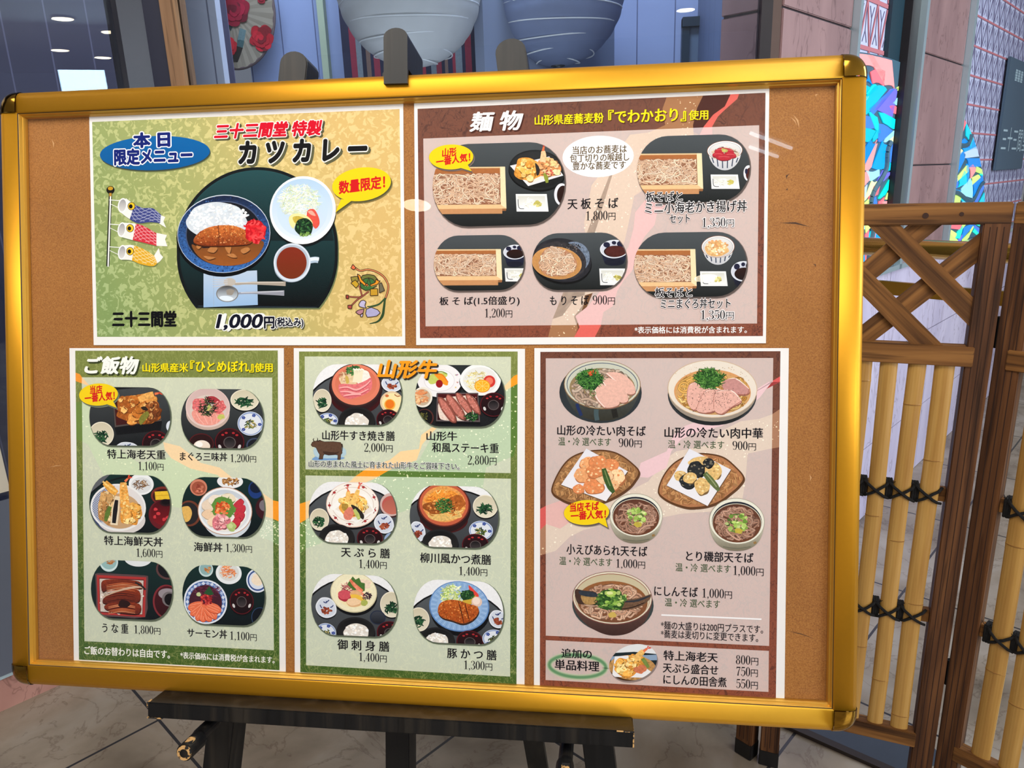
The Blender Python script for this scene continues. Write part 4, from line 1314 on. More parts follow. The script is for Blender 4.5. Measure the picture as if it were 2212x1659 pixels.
def ell(cx, cy, rx, ry, rot=None, n=40, a0=0.0, a1=2 * math.pi):
    t = tilt_px(cx, cy) if rot is None else math.tan(rot)
    full = abs(a1 - a0 - 2 * math.pi) < 1e-6
    k = n if full else n + 1
    P = []
    for i in range(k):
        a = a0 + (a1 - a0) * i / n
        x, y = rx * math.cos(a), ry * math.sin(a)
        if rot is None: P.append((cx + x, cy + y + x * t))
        else: P.append((cx + x * math.cos(rot) - y * math.sin(rot), cy + x * math.sin(rot) + y * math.cos(rot)))
    return P


def pill(x0, y0, x1, y1, fx=0.27, n=8):
    """photo outline: flat top and bottom, fully rounded sides"""
    cx, cy = (x0 + x1) / 2, (y0 + y1) / 2; t = tilt_px(cx, cy)
    rx, ry = (x1 - x0) * fx, (y1 - y0) * 0.5
    P = []
    for (mx, my, a0) in ((x1 - rx, y0 + ry, -90), (x1 - rx, y1 - ry, 0), (x0 + rx, y1 - ry, 90), (x0 + rx, y0 + ry, 180)):
        for k in range(n + 1):
            if k == 0 and a0 in (0, 180): continue
            a = math.radians(a0 + 90 * k / n); x = mx + rx * math.cos(a); y = my + ry * math.sin(a)
            P.append((x, y + (x - cx) * t))
    return P


def wob(cx, cy, rx, ry, rnd, amp=0.14, n=12, sub=3, rot=0.0):
    ph = rnd.random() * 6.28
    pts = []
    for i in range(n):
        a = 2 * math.pi * i / n + ph; r = 1 + rnd.uniform(-amp, amp); x, y = rx * r * math.cos(a), ry * r * math.sin(a)
        pts.append((cx + x * math.cos(rot) - y * math.sin(rot), cy + x * math.sin(rot) + y * math.cos(rot)))
    return closed(pts, sub)


def inside(poly, x, y):
    c = False; n = len(poly)
    for i in range(n):
        x0, y0 = poly[i]; x1, y1 = poly[(i + 1) % n]
        if (y0 > y) != (y1 > y) and x < (x1 - x0) * (y - y0) / (y1 - y0) + x0: c = not c
    return c


def vary(c, rnd, a=0.12):
    k = 1 + rnd.uniform(-a, a); return tuple(max(0, min(255, v * k)) for v in c)


# ---- food vocabulary ------------------------------------------------------
def noodles(A, poly, n, cols, w=2.6, length=42, rnd=None):
    rnd = rnd or A.rnd; A.dz = FINE
    xs = [p[0] for p in poly]; ys = [p[1] for p in poly]
    old = A.clip
    for i in range(n):
        for _ in range(20):
            x, y = rnd.uniform(min(xs), max(xs)), rnd.uniform(min(ys), max(ys))
            if inside(poly, x, y): break
        a = rnd.uniform(-1.2, 1.2) + (math.pi if rnd.random() < 0.5 else 0); pts = [(x, y)]; curl = rnd.uniform(-0.75, 0.75)
        k = rnd.randint(4, 7)
        for _ in range(k):
            a += curl + rnd.uniform(-0.35, 0.35)
            nx, ny = x + math.cos(a) * length / k, y + math.sin(a) * length / k * 0.72
            if not inside(poly, nx, ny): a += 1.6; curl = -curl; continue
            x, y = nx, ny; pts.append((x, y))
        if len(pts) < 3: continue
        t = i / n
        c = vary(cols[0] if t < 0.25 else (cols[1] if rnd.random() < 0.55 else cols[2]), rnd, 0.08)
        A.stroke(pts, w * 1.55, tuple(v * 0.66 for v in c), sub=3)
        A.stroke(pts, w, c, sub=3)
    A.dz = DZ; A.z += DZ


def fuzz(A, cx, cy, rx, ry, n, cols, w=1.6, L=9, rnd=None, flat=0.7):
    """short curved shreds heaped in an ellipse: cabbage, spinach, nori, scallion"""
    rnd = rnd or A.rnd; A.dz = FINE
    for i in range(n):
        r = math.sqrt(rnd.random()) ; a = rnd.uniform(0, 6.283)
        x, y = cx + rx * r * math.cos(a), cy + ry * r * math.sin(a); d = rnd.uniform(0, 6.283); b = rnd.uniform(-0.9, 0.9)
        pts = [(x - math.cos(d) * L / 2, y - math.sin(d) * L / 2 * flat), (x + math.cos(d + 1.57) * b * L * 0.25, y + math.sin(d + 1.57) * b * L * 0.25 * flat), (x + math.cos(d) * L / 2, y + math.sin(d) * L / 2 * flat)]
        A.stroke(pts, (w * 0.5, w, w * 0.5), vary(rnd.choice(cols), rnd, 0.12), sub=3)
    A.dz = DZ; A.z += DZ


def crumbs(A, cx, cy, rx, ry, n, cols, s=(2.0, 4.0), rnd=None, nz=0.15):
    rnd = rnd or A.rnd; A.dz = FINE
    for i in range(n):
        r = math.sqrt(rnd.random()); a = rnd.uniform(0, 6.283); q = rnd.uniform(*s)
        A.poly(wob(cx + rx * r * math.cos(a), cy + ry * r * math.sin(a), q, q * rnd.uniform(0.6, 0.95), rnd, 0.25, 6, 2), vary(rnd.choice(cols), rnd, 0.10), nz)
    A.dz = DZ; A.z += DZ


TEMP = [(236, 176, 84), (246, 204, 120), (222, 150, 60), (250, 218, 150)]


def tempura(A, cx, cy, rx, ry, cols=TEMP, n=26, rnd=None):
    rnd = rnd or A.rnd
    A.poly(wob(cx, cy, rx, ry, rnd, 0.16, 14), cols[2], 0.3)
    for i in range(n):
        r = math.sqrt(rnd.random()) * 0.82; a = rnd.uniform(0, 6.283); q = rnd.uniform(0.16, 0.34)
        x, y = cx + rx * r * math.cos(a), cy + ry * r * math.sin(a)
        A.poly(wob(x + 0.8, y + 1.0, rx * q, ry * q, rnd, 0.25, 9, 2), tuple(v * 0.62 for v in cols[2]), 0.2)
        A.poly(wob(x, y, rx * q, ry * q, rnd, 0.25, 9, 2), vary(rnd.choice(cols), rnd, 0.08), 0.28)
    crumbs(A, cx, cy, rx * 0.85, ry * 0.85, n, cols, (1.0, 2.4), rnd)


def shrimp_tail(A, x, y, dx, dy, s=9):
    l = math.hypot(dx, dy); ux, uy = dx / l, dy / l; px, py = -uy, ux
    A.poly([(x - px * s * 0.35, y - py * s * 0.35), (x + ux * s * 1.1 - px * s * 0.25, y + uy * s * 1.1 - py * s * 0.25), (x + ux * s * 1.1 + px * s * 0.25, y + uy * s * 1.1 + py * s * 0.25), (x + px * s * 0.35, y + py * s * 0.35)], (232, 120, 76), 0.2)
    for sg in (-1, 1):
        A.poly([(x + ux * s * 0.9, y + uy * s * 0.9), (x + ux * s * 2.2 + px * s * 0.75 * sg, y + uy * s * 2.2 + py * s * 0.75 * sg), (x + ux * s * 2.0 + px * s * 0.1 * sg, y + uy * s * 2.0 + py * s * 0.1 * sg)], (218, 74, 48), 0.2)


def rice(A, cx, cy, rx, ry, rnd=None):
    rnd = rnd or A.rnd
    A.poly(wob(cx, cy, rx, ry, rnd, 0.06, 16), (226, 218, 208), 0.08)
    crumbs(A, cx, cy - ry * 0.05, rx * 0.92, ry * 0.9, int(30 + rx * 1.6), [(252, 248, 242), (244, 238, 230), (232, 224, 214), (255, 253, 250)], (1.6, 3.2), rnd, 0.04)


def rice_bowl(A, cx, cy, rx, ry):
    A.poly(ell(cx, cy + 4, rx + 1, ry + 2), (12, 12, 14)); A.poly(ell(cx, cy, rx, ry), (34, 33, 34)); A.poly(ell(cx, cy + 1.5, rx * 0.93, ry * 0.9), (20, 19, 20), col2=(44, 42, 40))
    rice(A, cx, cy + ry * 0.16, rx * 0.66, ry * 0.66)


def soup_lid(A, cx, cy, r, ry=None):
    ry = ry or r * 0.86
    A.poly(ell(cx, cy + 3, r, ry), (10, 8, 9)); A.poly(ell(cx, cy, r, ry), (86, 20, 26)); A.poly(ell(cx, cy, r * 0.93, ry * 0.93), (44, 14, 18), 0.1, col2=(22, 10, 13))
    for a in (-2.3, -1.9, -1.2, -0.8): A.poly(ell(cx + r * 0.7 * math.cos(a), cy + ry * 0.7 * math.sin(a), r * 0.10, ry * 0.07), (176, 44, 48))
    for sg in (-1, 1): A.poly(ell(cx + sg * r * 0.66, cy + ry * 0.34, r * 0.10, ry * 0.17, 0.4 * sg, 12), (212, 206, 204))
    A.poly(ell(cx, cy + 1, r * 0.42, ry * 0.42), (96, 84, 84)); A.poly(ell(cx, cy + 1, r * 0.36, ry * 0.37), (18, 14, 16), col2=(66, 58, 60))


def spinach_bowl(A, cx, cy, rx, ry):
    A.poly(ell(cx, cy + 3, rx, ry), (20, 20, 20)); A.poly(ell(cx, cy, rx, ry), (232, 224, 204)); A.poly(ell(cx, cy, rx * 0.93, ry * 0.92), (206, 196, 170), col2=(226, 218, 196))
    fuzz(A, cx - rx * 0.05, cy + ry * 0.22, rx * 0.5, ry * 0.42, 44, [(24, 58, 38), (38, 84, 50), (18, 42, 30), (52, 100, 60)], 3.2, rx * 0.5)


def star_dish(A, cx, cy, rx, ry):
    A.poly(wob(cx, cy + 3, rx, ry, random.Random(3), 0.10, 7, 5), (24, 24, 28)); A.poly(wob(cx, cy, rx, ry, random.Random(3), 0.10, 7, 5), (226, 230, 238)); A.poly(wob(cx, cy, rx * 0.88, ry * 0.88, random.Random(3), 0.10, 7, 5), (208, 214, 226))
    for dx, dy, a in ((-.1, -.5, 0.2), (-.5, -.1, 1.0), (.5, -.1, -0.6), (.1, -.62, -0.4)):
        A.stroke([(cx + rx * dx - 4 * math.cos(a), cy + ry * dy - 4 * math.sin(a)), (cx + rx * dx, cy + ry * dy + 1.5), (cx + rx * dx + 4 * math.cos(a), cy + ry * dy + 4 * math.sin(a))], 2.2, (52, 66, 118))
    crumbs(A, cx, cy + ry * 0.28, rx * 0.42, ry * 0.32, 26, [(150, 70, 48), (176, 92, 60), (128, 52, 36)], (2, 3.6))


def flower_dish(A, cx, cy, rx, ry, cols=None):
    A.poly(ell(cx, cy + 2.5, rx, ry), (20, 22, 26)); A.poly(ell(cx, cy, rx, ry), (216, 222, 234)); A.poly(ell(cx, cy, rx * 0.95, ry * 0.95), (140, 160, 202)); A.poly(ell(cx, cy + 0.5, rx * 0.86, ry * 0.86), (222, 226, 234))
    for a in (-2.4, -1.2, 0.1, 2.4):
        for k in range(5): A.poly(ell(cx + rx * 0.72 * math.cos(a) + 2.4 * math.cos(k * 1.257), cy + ry * 0.72 * math.sin(a) + 2.0 * math.sin(k * 1.257), 1.9, 1.7, 0, 8), (52, 74, 150))
    fuzz(A, cx, cy + ry * 0.08, rx * 0.42, ry * 0.36, 30, cols or [(110, 124, 54), (60, 84, 44), (190, 170, 110), (36, 50, 34)], 2.6, rx * 0.36)


def tray_half(A, cx, cy, r, ry, x0, x1, y1):
    """dark tray with a rounded far edge on a white table"""
    A.poly(ell(cx, cy, r + 4, ry + 4), (14, 14, 16)); A.poly(ell(cx, cy, r, ry), (74, 78, 80), col2=(28, 30, 32))


NOOD = [(186, 142, 114), (228, 188, 156), (246, 216, 190)]
SOBA = [(120, 84, 70), (172, 128, 106), (196, 154, 132)]


def photo(poster, x0, y0, x1, y1, bg, bg2, seed, fx=0.27, z=3.0e-4):
    """a printed dish picture with its soft printed drop shadow"""
    A = Art(z); A.rnd = random.Random(seed)
    P = pill(x0, y0, x1, y1, fx)
    for k, c in ((4.5, 0.16), (3.4, 0.3), (2.2, 0.5)):
        q = [(p[0] + 1.6 + (p[0] - (x0 + x1) / 2) / (x1 - x0) * k * 0.9, p[1] + 2.4 + (p[1] - (y0 + y1) / 2) / (y1 - y0) * k) for p in P]
        base = poster['_tone']; A.poly(q, tuple(v * (1 - c) for v in base))
    A.poly(P, bg, 0.05, col2=bg2); A.clip = P
    return A


def soba_box(A, xl, yt, xr, yb, rim=(226, 196, 150), n=170):
    """wooden box of soba seen from the front; xl may lie outside the picture. yt top of the back wall, yb bottom of the front rim"""
    w = xr - xl; t = tilt_px((xl + xr) / 2, (yt + yb) / 2); hh = yb - yt
    Y = lambda x, y: y + (x - xr) * t * 0.3
    A.poly([(xl - 9, Y(xl, yt)), (xr - 3, Y(xr, yt)), (xr, Y(xr, yb)), (xl - 9, Y(xl, yb))], rim, 0.06)
    A.poly([(xl - 9, Y(xl, yt + 3)), (xr - 14, Y(xr, yt + 3)), (xr - 12, Y(xr, yb - 9)), (xl - 9, Y(xl, yb - 9))], (172, 106, 58), 0.1, col2=(150, 96, 70))
    area_ = [(xl - 9, Y(xl, yt + hh * 0.16)), (xr - 14, Y(xr, yt + hh * 0.16)), (xr - 13, Y(xr, yb - 10)), (xl - 9, Y(xl, yb - 10))]
    A.poly(area_, (152, 102, 76), 0.2)
    old = A.clip
    noodles(A, area_, int(n * 1.9), NOOD, 1.6, 36)
    A.clip = old
    A.poly([(xr - 14, Y(xr, yt)), (xr - 3, Y(xr, yt)), (xr, Y(xr, yb)), (xr - 12, Y(xr, yb - 7))], (240, 222, 180), 0.05)
    A.poly([(xl - 9, Y(xl, yb - 8)), (xr - 12, Y(xr, yb - 8)), (xr, Y(xr, yb)), (xl - 9, Y(xl, yb))], (232, 192, 142), 0.05)
    A.poly([(xl - 9, Y(xl, yb)), (xr - 9, Y(xr, yb)), (xr - 9, Y(xr, yb + 11)), (xl - 9, Y(xl, yb + 11))], (196, 142, 96), 0.06)
    A.poly([(xr - 9, Y(xr, yb)), (xr, Y(xr, yb)), (xr - 1, Y(xr, yb + 5)), (xr - 9, Y(xr, yb + 5))], (150, 100, 62))


def condiment(A, x0, y0, x1, y1):
    d = (y1 - y0) * 0.1
    A.poly([(x0, y0), (x1, y0), (x1 + 4, y1), (x0 + 2, y1)], (232, 234, 234)); A.poly([(x0 + 4, y0 + d * 1.2), (x1 - 4, y0 + d * 1.2), (x1 - 1, y1 - d * 1.4), (x0 + 6, y1 - d * 1.4)], (212, 212, 204), col2=(238, 240, 240))
    A.stroke([(x0 + 5, y0 + d * 3), (x0 + 7, y1 - d * 2.2), (x0 + 18, y1 - d * 1.6)], 1.4, (60, 62, 66))
    cx, cy = (x0 * 0.6 + x1 * 0.4), (y0 + y1) / 2
    fuzz(A, cx, cy, (x1 - x0) * 0.22, (y1 - y0) * 0.24, 40, [(246, 244, 236), (232, 230, 216), (255, 255, 252)], 1.6, 9)
    crumbs(A, x0 * 0.3 + x1 * 0.7, cy + 2, (x1 - x0) * 0.11, (y1 - y0) * 0.14, 12, [(196, 184, 96), (180, 170, 84), (212, 204, 130)], (2.4, 4))


def soy_cup(A, cx, cy, rx, ry, depth):
    A.poly([(cx - rx, cy), (cx + rx, cy), (cx + rx * 0.7, cy + depth), (cx - rx * 0.7, cy + depth)], (30, 34, 56)); A.poly(ell(cx, cy + depth, rx * 0.7, ry * 0.4), (24, 26, 42))
    A.poly(ell(cx, cy, rx, ry), (226, 230, 238)); A.poly(ell(cx, cy + 0.5, rx * 0.93, ry * 0.9), (206, 210, 222))
    for a, w in ((-2.4, 0.30), (-0.9, 0.34), (-1.6, 0.2), (0.3, 0.25)): A.poly(ell(cx + rx * 0.72 * math.cos(a), cy + ry * 0.68 * math.sin(a), rx * w * 0.8, ry * w, 0.2, 14), (30, 32, 58))
    A.poly(ell(cx + 1, cy + ry * 0.25, rx * 0.76, ry * 0.62), (44, 20, 16), col2=(26, 14, 14))


def stripe_bowl(A, cx, cy, rx, ry, depth):
    body = [(cx - rx, cy)] + [(cx - rx * 0.92 * math.cos(a), cy + depth * math.sin(a)) for a in [math.pi * k / 16 for k in range(17)]] + [(cx + rx, cy)]
    A.poly(body, (228, 228, 228), col2=(196, 198, 204))
    for k in (-0.72, -0.44, -0.14, 0.16, 0.46, 0.74):
        x = cx + rx * k; yb = depth * math.sqrt(max(0, 1 - k * k)); A.stroke([(x, cy + ry * 0.75), (cx + (x - cx) * 0.86, cy + yb * 0.9)], 2.4, (58, 70, 92))
    A.poly(ell(cx, cy, rx, ry), (150, 96, 70)); A.poly(ell(cx, cy, rx * 0.97, ry * 0.96), (238, 238, 236)); A.poly(ell(cx, cy + 1, rx * 0.9, ry * 0.88), (84, 94, 120)); A.poly(ell(cx, cy + 1, rx * 0.885, ry * 0.86), (226, 226, 226), col2=(206, 200, 196))


def bubble(poster, cx, cy, rx, ry, rot, tail, lines, z=9.5e-4):
    A = Art(z)
    sh = poster['_tone']
    for dx, dy, k in ((3.0, 4.0, 0.75), (2.0, 3.0, 0.5)):
        A.poly([(p[0] + dx, p[1] + dy) for p in tail], tuple(v * k for v in sh)); A.poly([(p[0] + dx, p[1] + dy) for p in ell(cx, cy, rx, ry, rot)], tuple(v * k for v in sh))
    A.poly(tail, (240, 208, 22)); A.poly(ell(cx, cy, rx, ry, rot), (240, 208, 22))
    b = A.build('speech_bubble', poster, 'yellow speech bubble')
    T = Art(A.z + 1e-5)
    for (t, xl, xr, yc, h, r) in lines: T.glyph(t, xl, xr, yc, h, (206, 24, 28), 0.036, 1.0, 0.12, r)
    o = T.build('bubble_writing', poster, 'red bubble writing'); o.parent = b
    return b


DIG = {
    '1': ('poly', [[(.19, 0), (.31, 0), (.31, 1), (.25, 1), (.19, .93)], [(.07, 0), (.43, 0), (.43, .035), (.07, .035)], [(.19, .84), (.19, .93), (.06, .86), (.06, .83)]], []),
    '2': ('', [[(.05, 0), (.44, 0), (.47, .24), (.435, .24), (.40, .11), (.05, .10)]], [[(.08, .74, .1), (.11, .92, .05), (.25, .98, .035), (.40, .86, .11), (.40, .70, .12), (.27, .42, .07), (.07, .08, .03)]]),
    '3': ('', [], [[(.08, .78, .09), (.12, .93, .045), (.24, .98, .03), (.37, .87, .1), (.37, .69, .1), (.27, .55, .045), (.18, .53, .03)], [(.18, .53, .03), (.31, .50, .045), (.41, .34, .12), (.40, .17, .12), (.25, .018, .035), (.11, .06, .045), (.07, .2, .09)]]),
    '4': ('', [[(.02, .26), (.49, .26), (.49, .305), (.02, .305)], [(.27, 0), (.385, 0), (.385, 1), (.34, 1), (.27, .9)], [(.19, 0), (.46, 0), (.46, .035), (.19, .035)]], [[(.33, .97, .04), (.04, .29, .04)]]),
    '5': ('', [[(.09, .87), (.41, .87), (.43, .985), (.09, .985)]], [[(.105, .96, .035), (.085, .53, .035)], [(.085, .53, .03), (.24, .63, .04), (.41, .50, .1), (.41, .24, .12), (.26, .018, .035), (.11, .07, .045), (.06, .2, .09)]]),
    '6': ('', [], [[(.40, .87, .08), (.30, .98, .03), (.15, .86, .08), (.085, .5, .12), (.11, .16, .1), (.26, .018, .035), (.41, .13, .1), (.415, .38, .11), (.28, .585, .035), (.12, .44, .04)]]),
    '7': ('', [[(.06, .98), (.46, .98), (.46, .94), (.40, .86), (.09, .86), (.06, .74), (.03, .74)]], [[(.44, .94, .035), (.31, .6, .07), (.225, .3, .1), (.20, .02, .12)]]),
}


def digit(ch):
    """(polys, advance) of one old-style serif numeral, unit height"""
    P = []
    if ch in '08' :
        rings = [((.25, .5), (.225, .5), (.105, .465))] if ch == '0' else [((.25, .755), (.185, .245), (.09, .212)), ((.25, .26), (.22, .26), (.105, .222))]
        for (cx, cy), (ax, ay), (bx, by) in rings:
            for k in range(28):
                a, b = 2 * math.pi * k / 28, 2 * math.pi * (k + 1) / 28
                P.append([(cx + ax * math.cos(a), cy + ay * math.sin(a)), (cx + ax * math.cos(b), cy + ay * math.sin(b)), (cx + bx * math.cos(b), cy + by * math.sin(b)), (cx + bx * math.cos(a), cy + by * math.sin(a))])
        return P, .5
    if ch == '9':
        q, a = digit('6'); return [[(.5 - x, 1 - y) for x, y in p] for p in q], .5
    if ch == ',':
        return [[(.12 + .065 * math.cos(t), .06 + .065 * math.sin(t)) for t in [2 * math.pi * k / 12 for k in range(12)]], [(.185, .06), (.16, -.06), (.07, -.17), (.06, -.14), (.12, -.05), (.13, 0)]], .25
    _, polys, strokes = DIG[ch]
    P += polys
    for st in strokes:
        pts = smooth([(x, y) for x, y, w in st], 5); n = len(pts)
        for i in range(n - 1):
            def ed(j):
                t = j / (n - 1) * (len(st) - 1); k = min(int(t), len(st) - 2); w = st[k][2] + (st[k + 1][2] - st[k][2]) * (t - k)
                q, r = pts[max(j - 1, 0)], pts[min(j + 1, n - 1)]; dx, dy = r[0] - q[0], r[1] - q[1]; l = math.hypot(dx, dy) or 1
                return (pts[j][0] - dy / l * w / 2, pts[j][1] + dx / l * w / 2), (pts[j][0] + dy / l * w / 2, pts[j][1] - dx / l * w / 2)
            a, b = ed(i); c, d = ed(i + 1); P.append([a, c, d, b])
    return P, .5


def price_into(A, txt, xl, xr, yc, h, col=(24, 20, 26), shear=0.0, yen=True):
    """serif numerals and the yen character, ink spanning xl..xr, numerals h high centred on yc"""
    sx, sy = scale_at((xl + xr) / 2, yc); cx, cy = bl((xl + xr) / 2, yc, A.z)
    adv = sum(.25 if c == ',' else .5 for c in txt); total = adv + (0.80 if yen else 0.0)
    k = (xr - xl) * sx / total; ky = h * sy
    x = 0.0; A.z += DZ * 2; cc = lin(col)[:3] + (0,)

    def addp(p, ox, z):
        n = len(A.v)
        for (u, v) in p:
            A.v.append((cx + (ox + u + shear * v - total / 2) * k, cy + (v - .5) * ky, z)); A.c.append(cc)
        A.f.append(tuple(range(n, n + len(p))))
    for c in txt:
        P, a = digit(c)
        for j, p in enumerate(P): addp(p, x, A.z)
        x += a
    A.z += DZ
    if yen:
        V, Fc = glyphs('円', 0.012, 0.4)
        x0, x1 = min(v[0] for v in V), max(v[0] for v in V); y0, y1 = min(v[1] for v in V), max(v[1] for v in V)
        n = len(A.v)
        for v in V:
            u = x + 0.06 + (v[0] - x0) / (x1 - x0) * 0.72; w = (v[1] - y0) / (y1 - y0) * 0.80 - 0.03
            A.v.append((cx + (u - total / 2) * k, cy + (w - .5) * ky, A.z)); A.c.append(cc)
        A.f += [tuple(i + n for i in f) for f in Fc]


INKC = (24, 20, 26)


def price(poster, txt, xl, xr, yc, h=18, halo=False):
    A = Art(1.05e-3 if halo else 2.4e-4)
    if halo:
        for dx, dy in ((-1.6, 0), (1.6, 0), (0, -1.6), (0, 1.6), (1.2, 1.2), (-1.2, 1.2), (1.2, -1.2), (-1.2, -1.2)):
            price_into(A, txt, xl + dx, xr + dx, yc + dy, h, (240, 236, 236))
    price_into(A, txt, xl, xr, yc, h); return A.build('price', poster)


def name(poster, txt, xl, xr, yc, h, col=INKC, halo=False, bold=0.021, nm='dish_name', kx=0.45):
    A = Art(1.05e-3 if halo else 2.4e-4); A.glyph(txt, xl, xr, yc, h, col, bold, kx, 0.0, 0.0, (0.045, (242, 238, 238)) if halo else None)
    return A.build(nm, poster)


def sheet(corners, label, tone, group='menu sheets on the notice board'):
    """corners: pixel corners of the sheet, TL TR BR BL"""
    L = [bl(*c) for c in corners]
    cx = sum(p[0] for p in L) / 4; cy = sum(p[1] for p in L) / 4
    e = empty('menu_poster', M_BOARD @ Matrix.Translation((cx, cy, 0.0)), label, 'poster', group)
    e['_o'] = (cx, cy); e['_tone'] = tone
    n = [(p[0] - cx, p[1] - cy) for p in L]
    m = MB(); m.prism([(x, y, -0.0008) for x, y in n], (0, 0, 0.0008)); m.build('paper_sheet', PAPER, e)
    return e


def panel_print(poster, corners, mat, z, nm):
    o = poster['_o']; L = [bl(*c) for c in corners]
    return mesh_obj(nm, [(p[0] - o[0], p[1] - o[1], z) for p in L], [(3, 2, 1, 0) if True else 0], mat, poster)


def fix_up(o):
    bm = bmesh.new(); bm.from_mesh(o.data); bm.normal_update()
    for f in bm.faces:
        if f.normal.z < 0: f.normal_flip()
    bm.to_mesh(o.data); bm.free(); return o


def ribbon(poster, pts, col, pale, panels, frame, z, specks=0, seed=1, speck_col=(236, 214, 178), speck_pale=(250, 240, 222), nm='paper_ribbon'):
    """torn-paper band: full colour in the frame, paler where the light panel covers it"""
    A = Art(z); A.clip = frame; A.poly(pts, col, 0.04)
    for q in panels:
        A.clip = q; A.poly(pts, pale, 0.03)
    if specks:
        rnd = random.Random(seed); xs = [p[0] for p in pts]; ys = [p[1] for p in pts]; A.z += DZ
        A.clip = None; k = 0
        while k < specks:
            x, y = rnd.uniform(min(xs), max(xs)), rnd.uniform(min(ys), max(ys)); k += 1
            if not inside(pts, x, y) or not inside(frame, x, y): continue
            c = speck_pale if any(inside(q, x, y) for q in panels) else speck_col
            r = rnd.choice((0.8, 1.0, 1.3, 1.8))
            A.poly(wob(x, y, r * rnd.uniform(.7, 1.4), r, rnd, 0.3, 5, 1), c, 0, False)
    return A.build(nm, poster)


# ================================================================ sheet: daily curry
p1 = sheet([(192.7, 252.1), (870.8, 222.6), (875.3, 745.9), (202.3, 745.6)], 'gold-green curry set menu sheet at the top left of the board', (168, 160, 100))
fix_up(panel_print(p1, [(199, 263.5), (863.2, 235.5), (868.7, 726.9), (209.8, 727.7)], camo_mat(), 2e-5, 'printed_background'))
A = Art(1e-4)
for d, c in ((4.5, (124, 132, 84)), (3.2, (88, 96, 66)), (2.0, (58, 66, 54))): A.poly(ell(334.6 + d * 0.5, 330.7 + d, 119, 37), c)
A.poly(ell(334.6, 330.7, 119, 37), (2, 98, 166), col2=(0, 88, 152))
bd = A.build('badge', p1, 'blue oval badge')
A = Art(2.8e-4)
A.glyph('本 日', 289, 366, 302, 31, (8, 30, 112), 0.05, 1.0, 0, 0, (0.07, (246, 248, 252)))
A.glyph('限定メニュー', 247, 414, 337, 33, (8, 30, 112), 0.05, 1.0, 0, 0, (0.07, (246, 248, 252)))
o = A.build('badge_writing', p1, 'navy badge writing'); o.parent = bd
A = Art(2.4e-4); A.glyph('三十三間堂 特製', 462, 694, 280, 31, (208, 8, 40), 0.045, 1.0, 0.22, 0.0, (0.06, (246, 238, 232)), (4, 3.5, (74, 76, 52)))
A.build('heading', p1, 'red outlined heading')
A = Art(2.4e-4); A.glyph('カ ツ カ レ ー', 515, 790, 325.5, 46, (14, 14, 18), 0.055, 1.0, 0.08, 0.0, (0.045, (238, 236, 230)), (5, 4.5, (92, 92, 66)))
A.build('dish_title', p1, 'large black outlined title')
bubble(p1, 781, 398, 64, 36, -0.14, [(737, 430), (724.4, 458.8), (760, 433)], [('数量限定！', 731, 832, 399, 27, 0.10)])
A = Art(2.4e-4); A.glyph('三十三間堂', 243, 379.5, 689, 33, (8, 8, 10), 0.055, 0.7, 0.0); A.build('brush_logo', p1, 'black brush lettering')
A = Art(2.4e-4)
for dx, dy, c in ((3.0, 3.5, (98, 96, 62)), (2, 2.4, (80, 80, 56))): price_into(A, '1,000', 467 + dx, 569 + dx, 694 + dy, 31, c, 0.16, False)
for dx, dy in ((-2, 0), (2, 0), (0, -2), (0, 2), (1.5, 1.5), (-1.5, 1.5), (1.5, -1.5), (-1.5, -1.5)): price_into(A, '1,000', 467 + dx, 569 + dx, 694 + dy, 31, (242, 242, 240), 0.16, False)
A.glyph('1,000', 467, 567, 696, 33, (14, 16, 34), 0.03, 1.0, 0.2, 0.0, (0.05, (242, 242, 240)))
A.glyph('円', 571, 592, 697, 24, (14, 16, 34), 0.04, 1.0, 0, 0, (0.06, (242, 242, 240)), (2, 3, (90, 90, 60)))
A.glyph('(税込み)', 594, 655, 697, 22, (14, 16, 34), 0.035, 1.0, 0, 0, (0.07, (242, 242, 240)), (2, 3, (90, 90, 60)))
A.build('price', p1, 'outlined price')

A = Art(2.5e-4); R = A.rnd                        # the tray with curry, salad and tea
def tray_line(k):
    P = []
    for i in range(61):
        t = math.radians(135.5 + 269 * i / 60); r = (174 + 12 * max(0.0, math.sin(t) - 0.05) / 0.65) * k
        P.append((556 + r * math.cos(t), 535 + r * math.sin(t) - (1 - k) * 6))
    return P


A.poly([(p[0] + 2, p[1] + 3) for p in tray_line(1.0)], (112, 122, 82)); A.poly(tray_line(1.0), (14, 20, 24))
A.poly(tray_line(0.962), (36, 78, 82), col2=(8, 9, 12)); A.poly([(p[0], min(p[1], 520)) for p in tray_line(0.95)], (34, 74, 78), col2=(16, 30, 34))
A.stroke([(428, 661), (560, 663), (684, 664)], 2, (44, 56, 66))
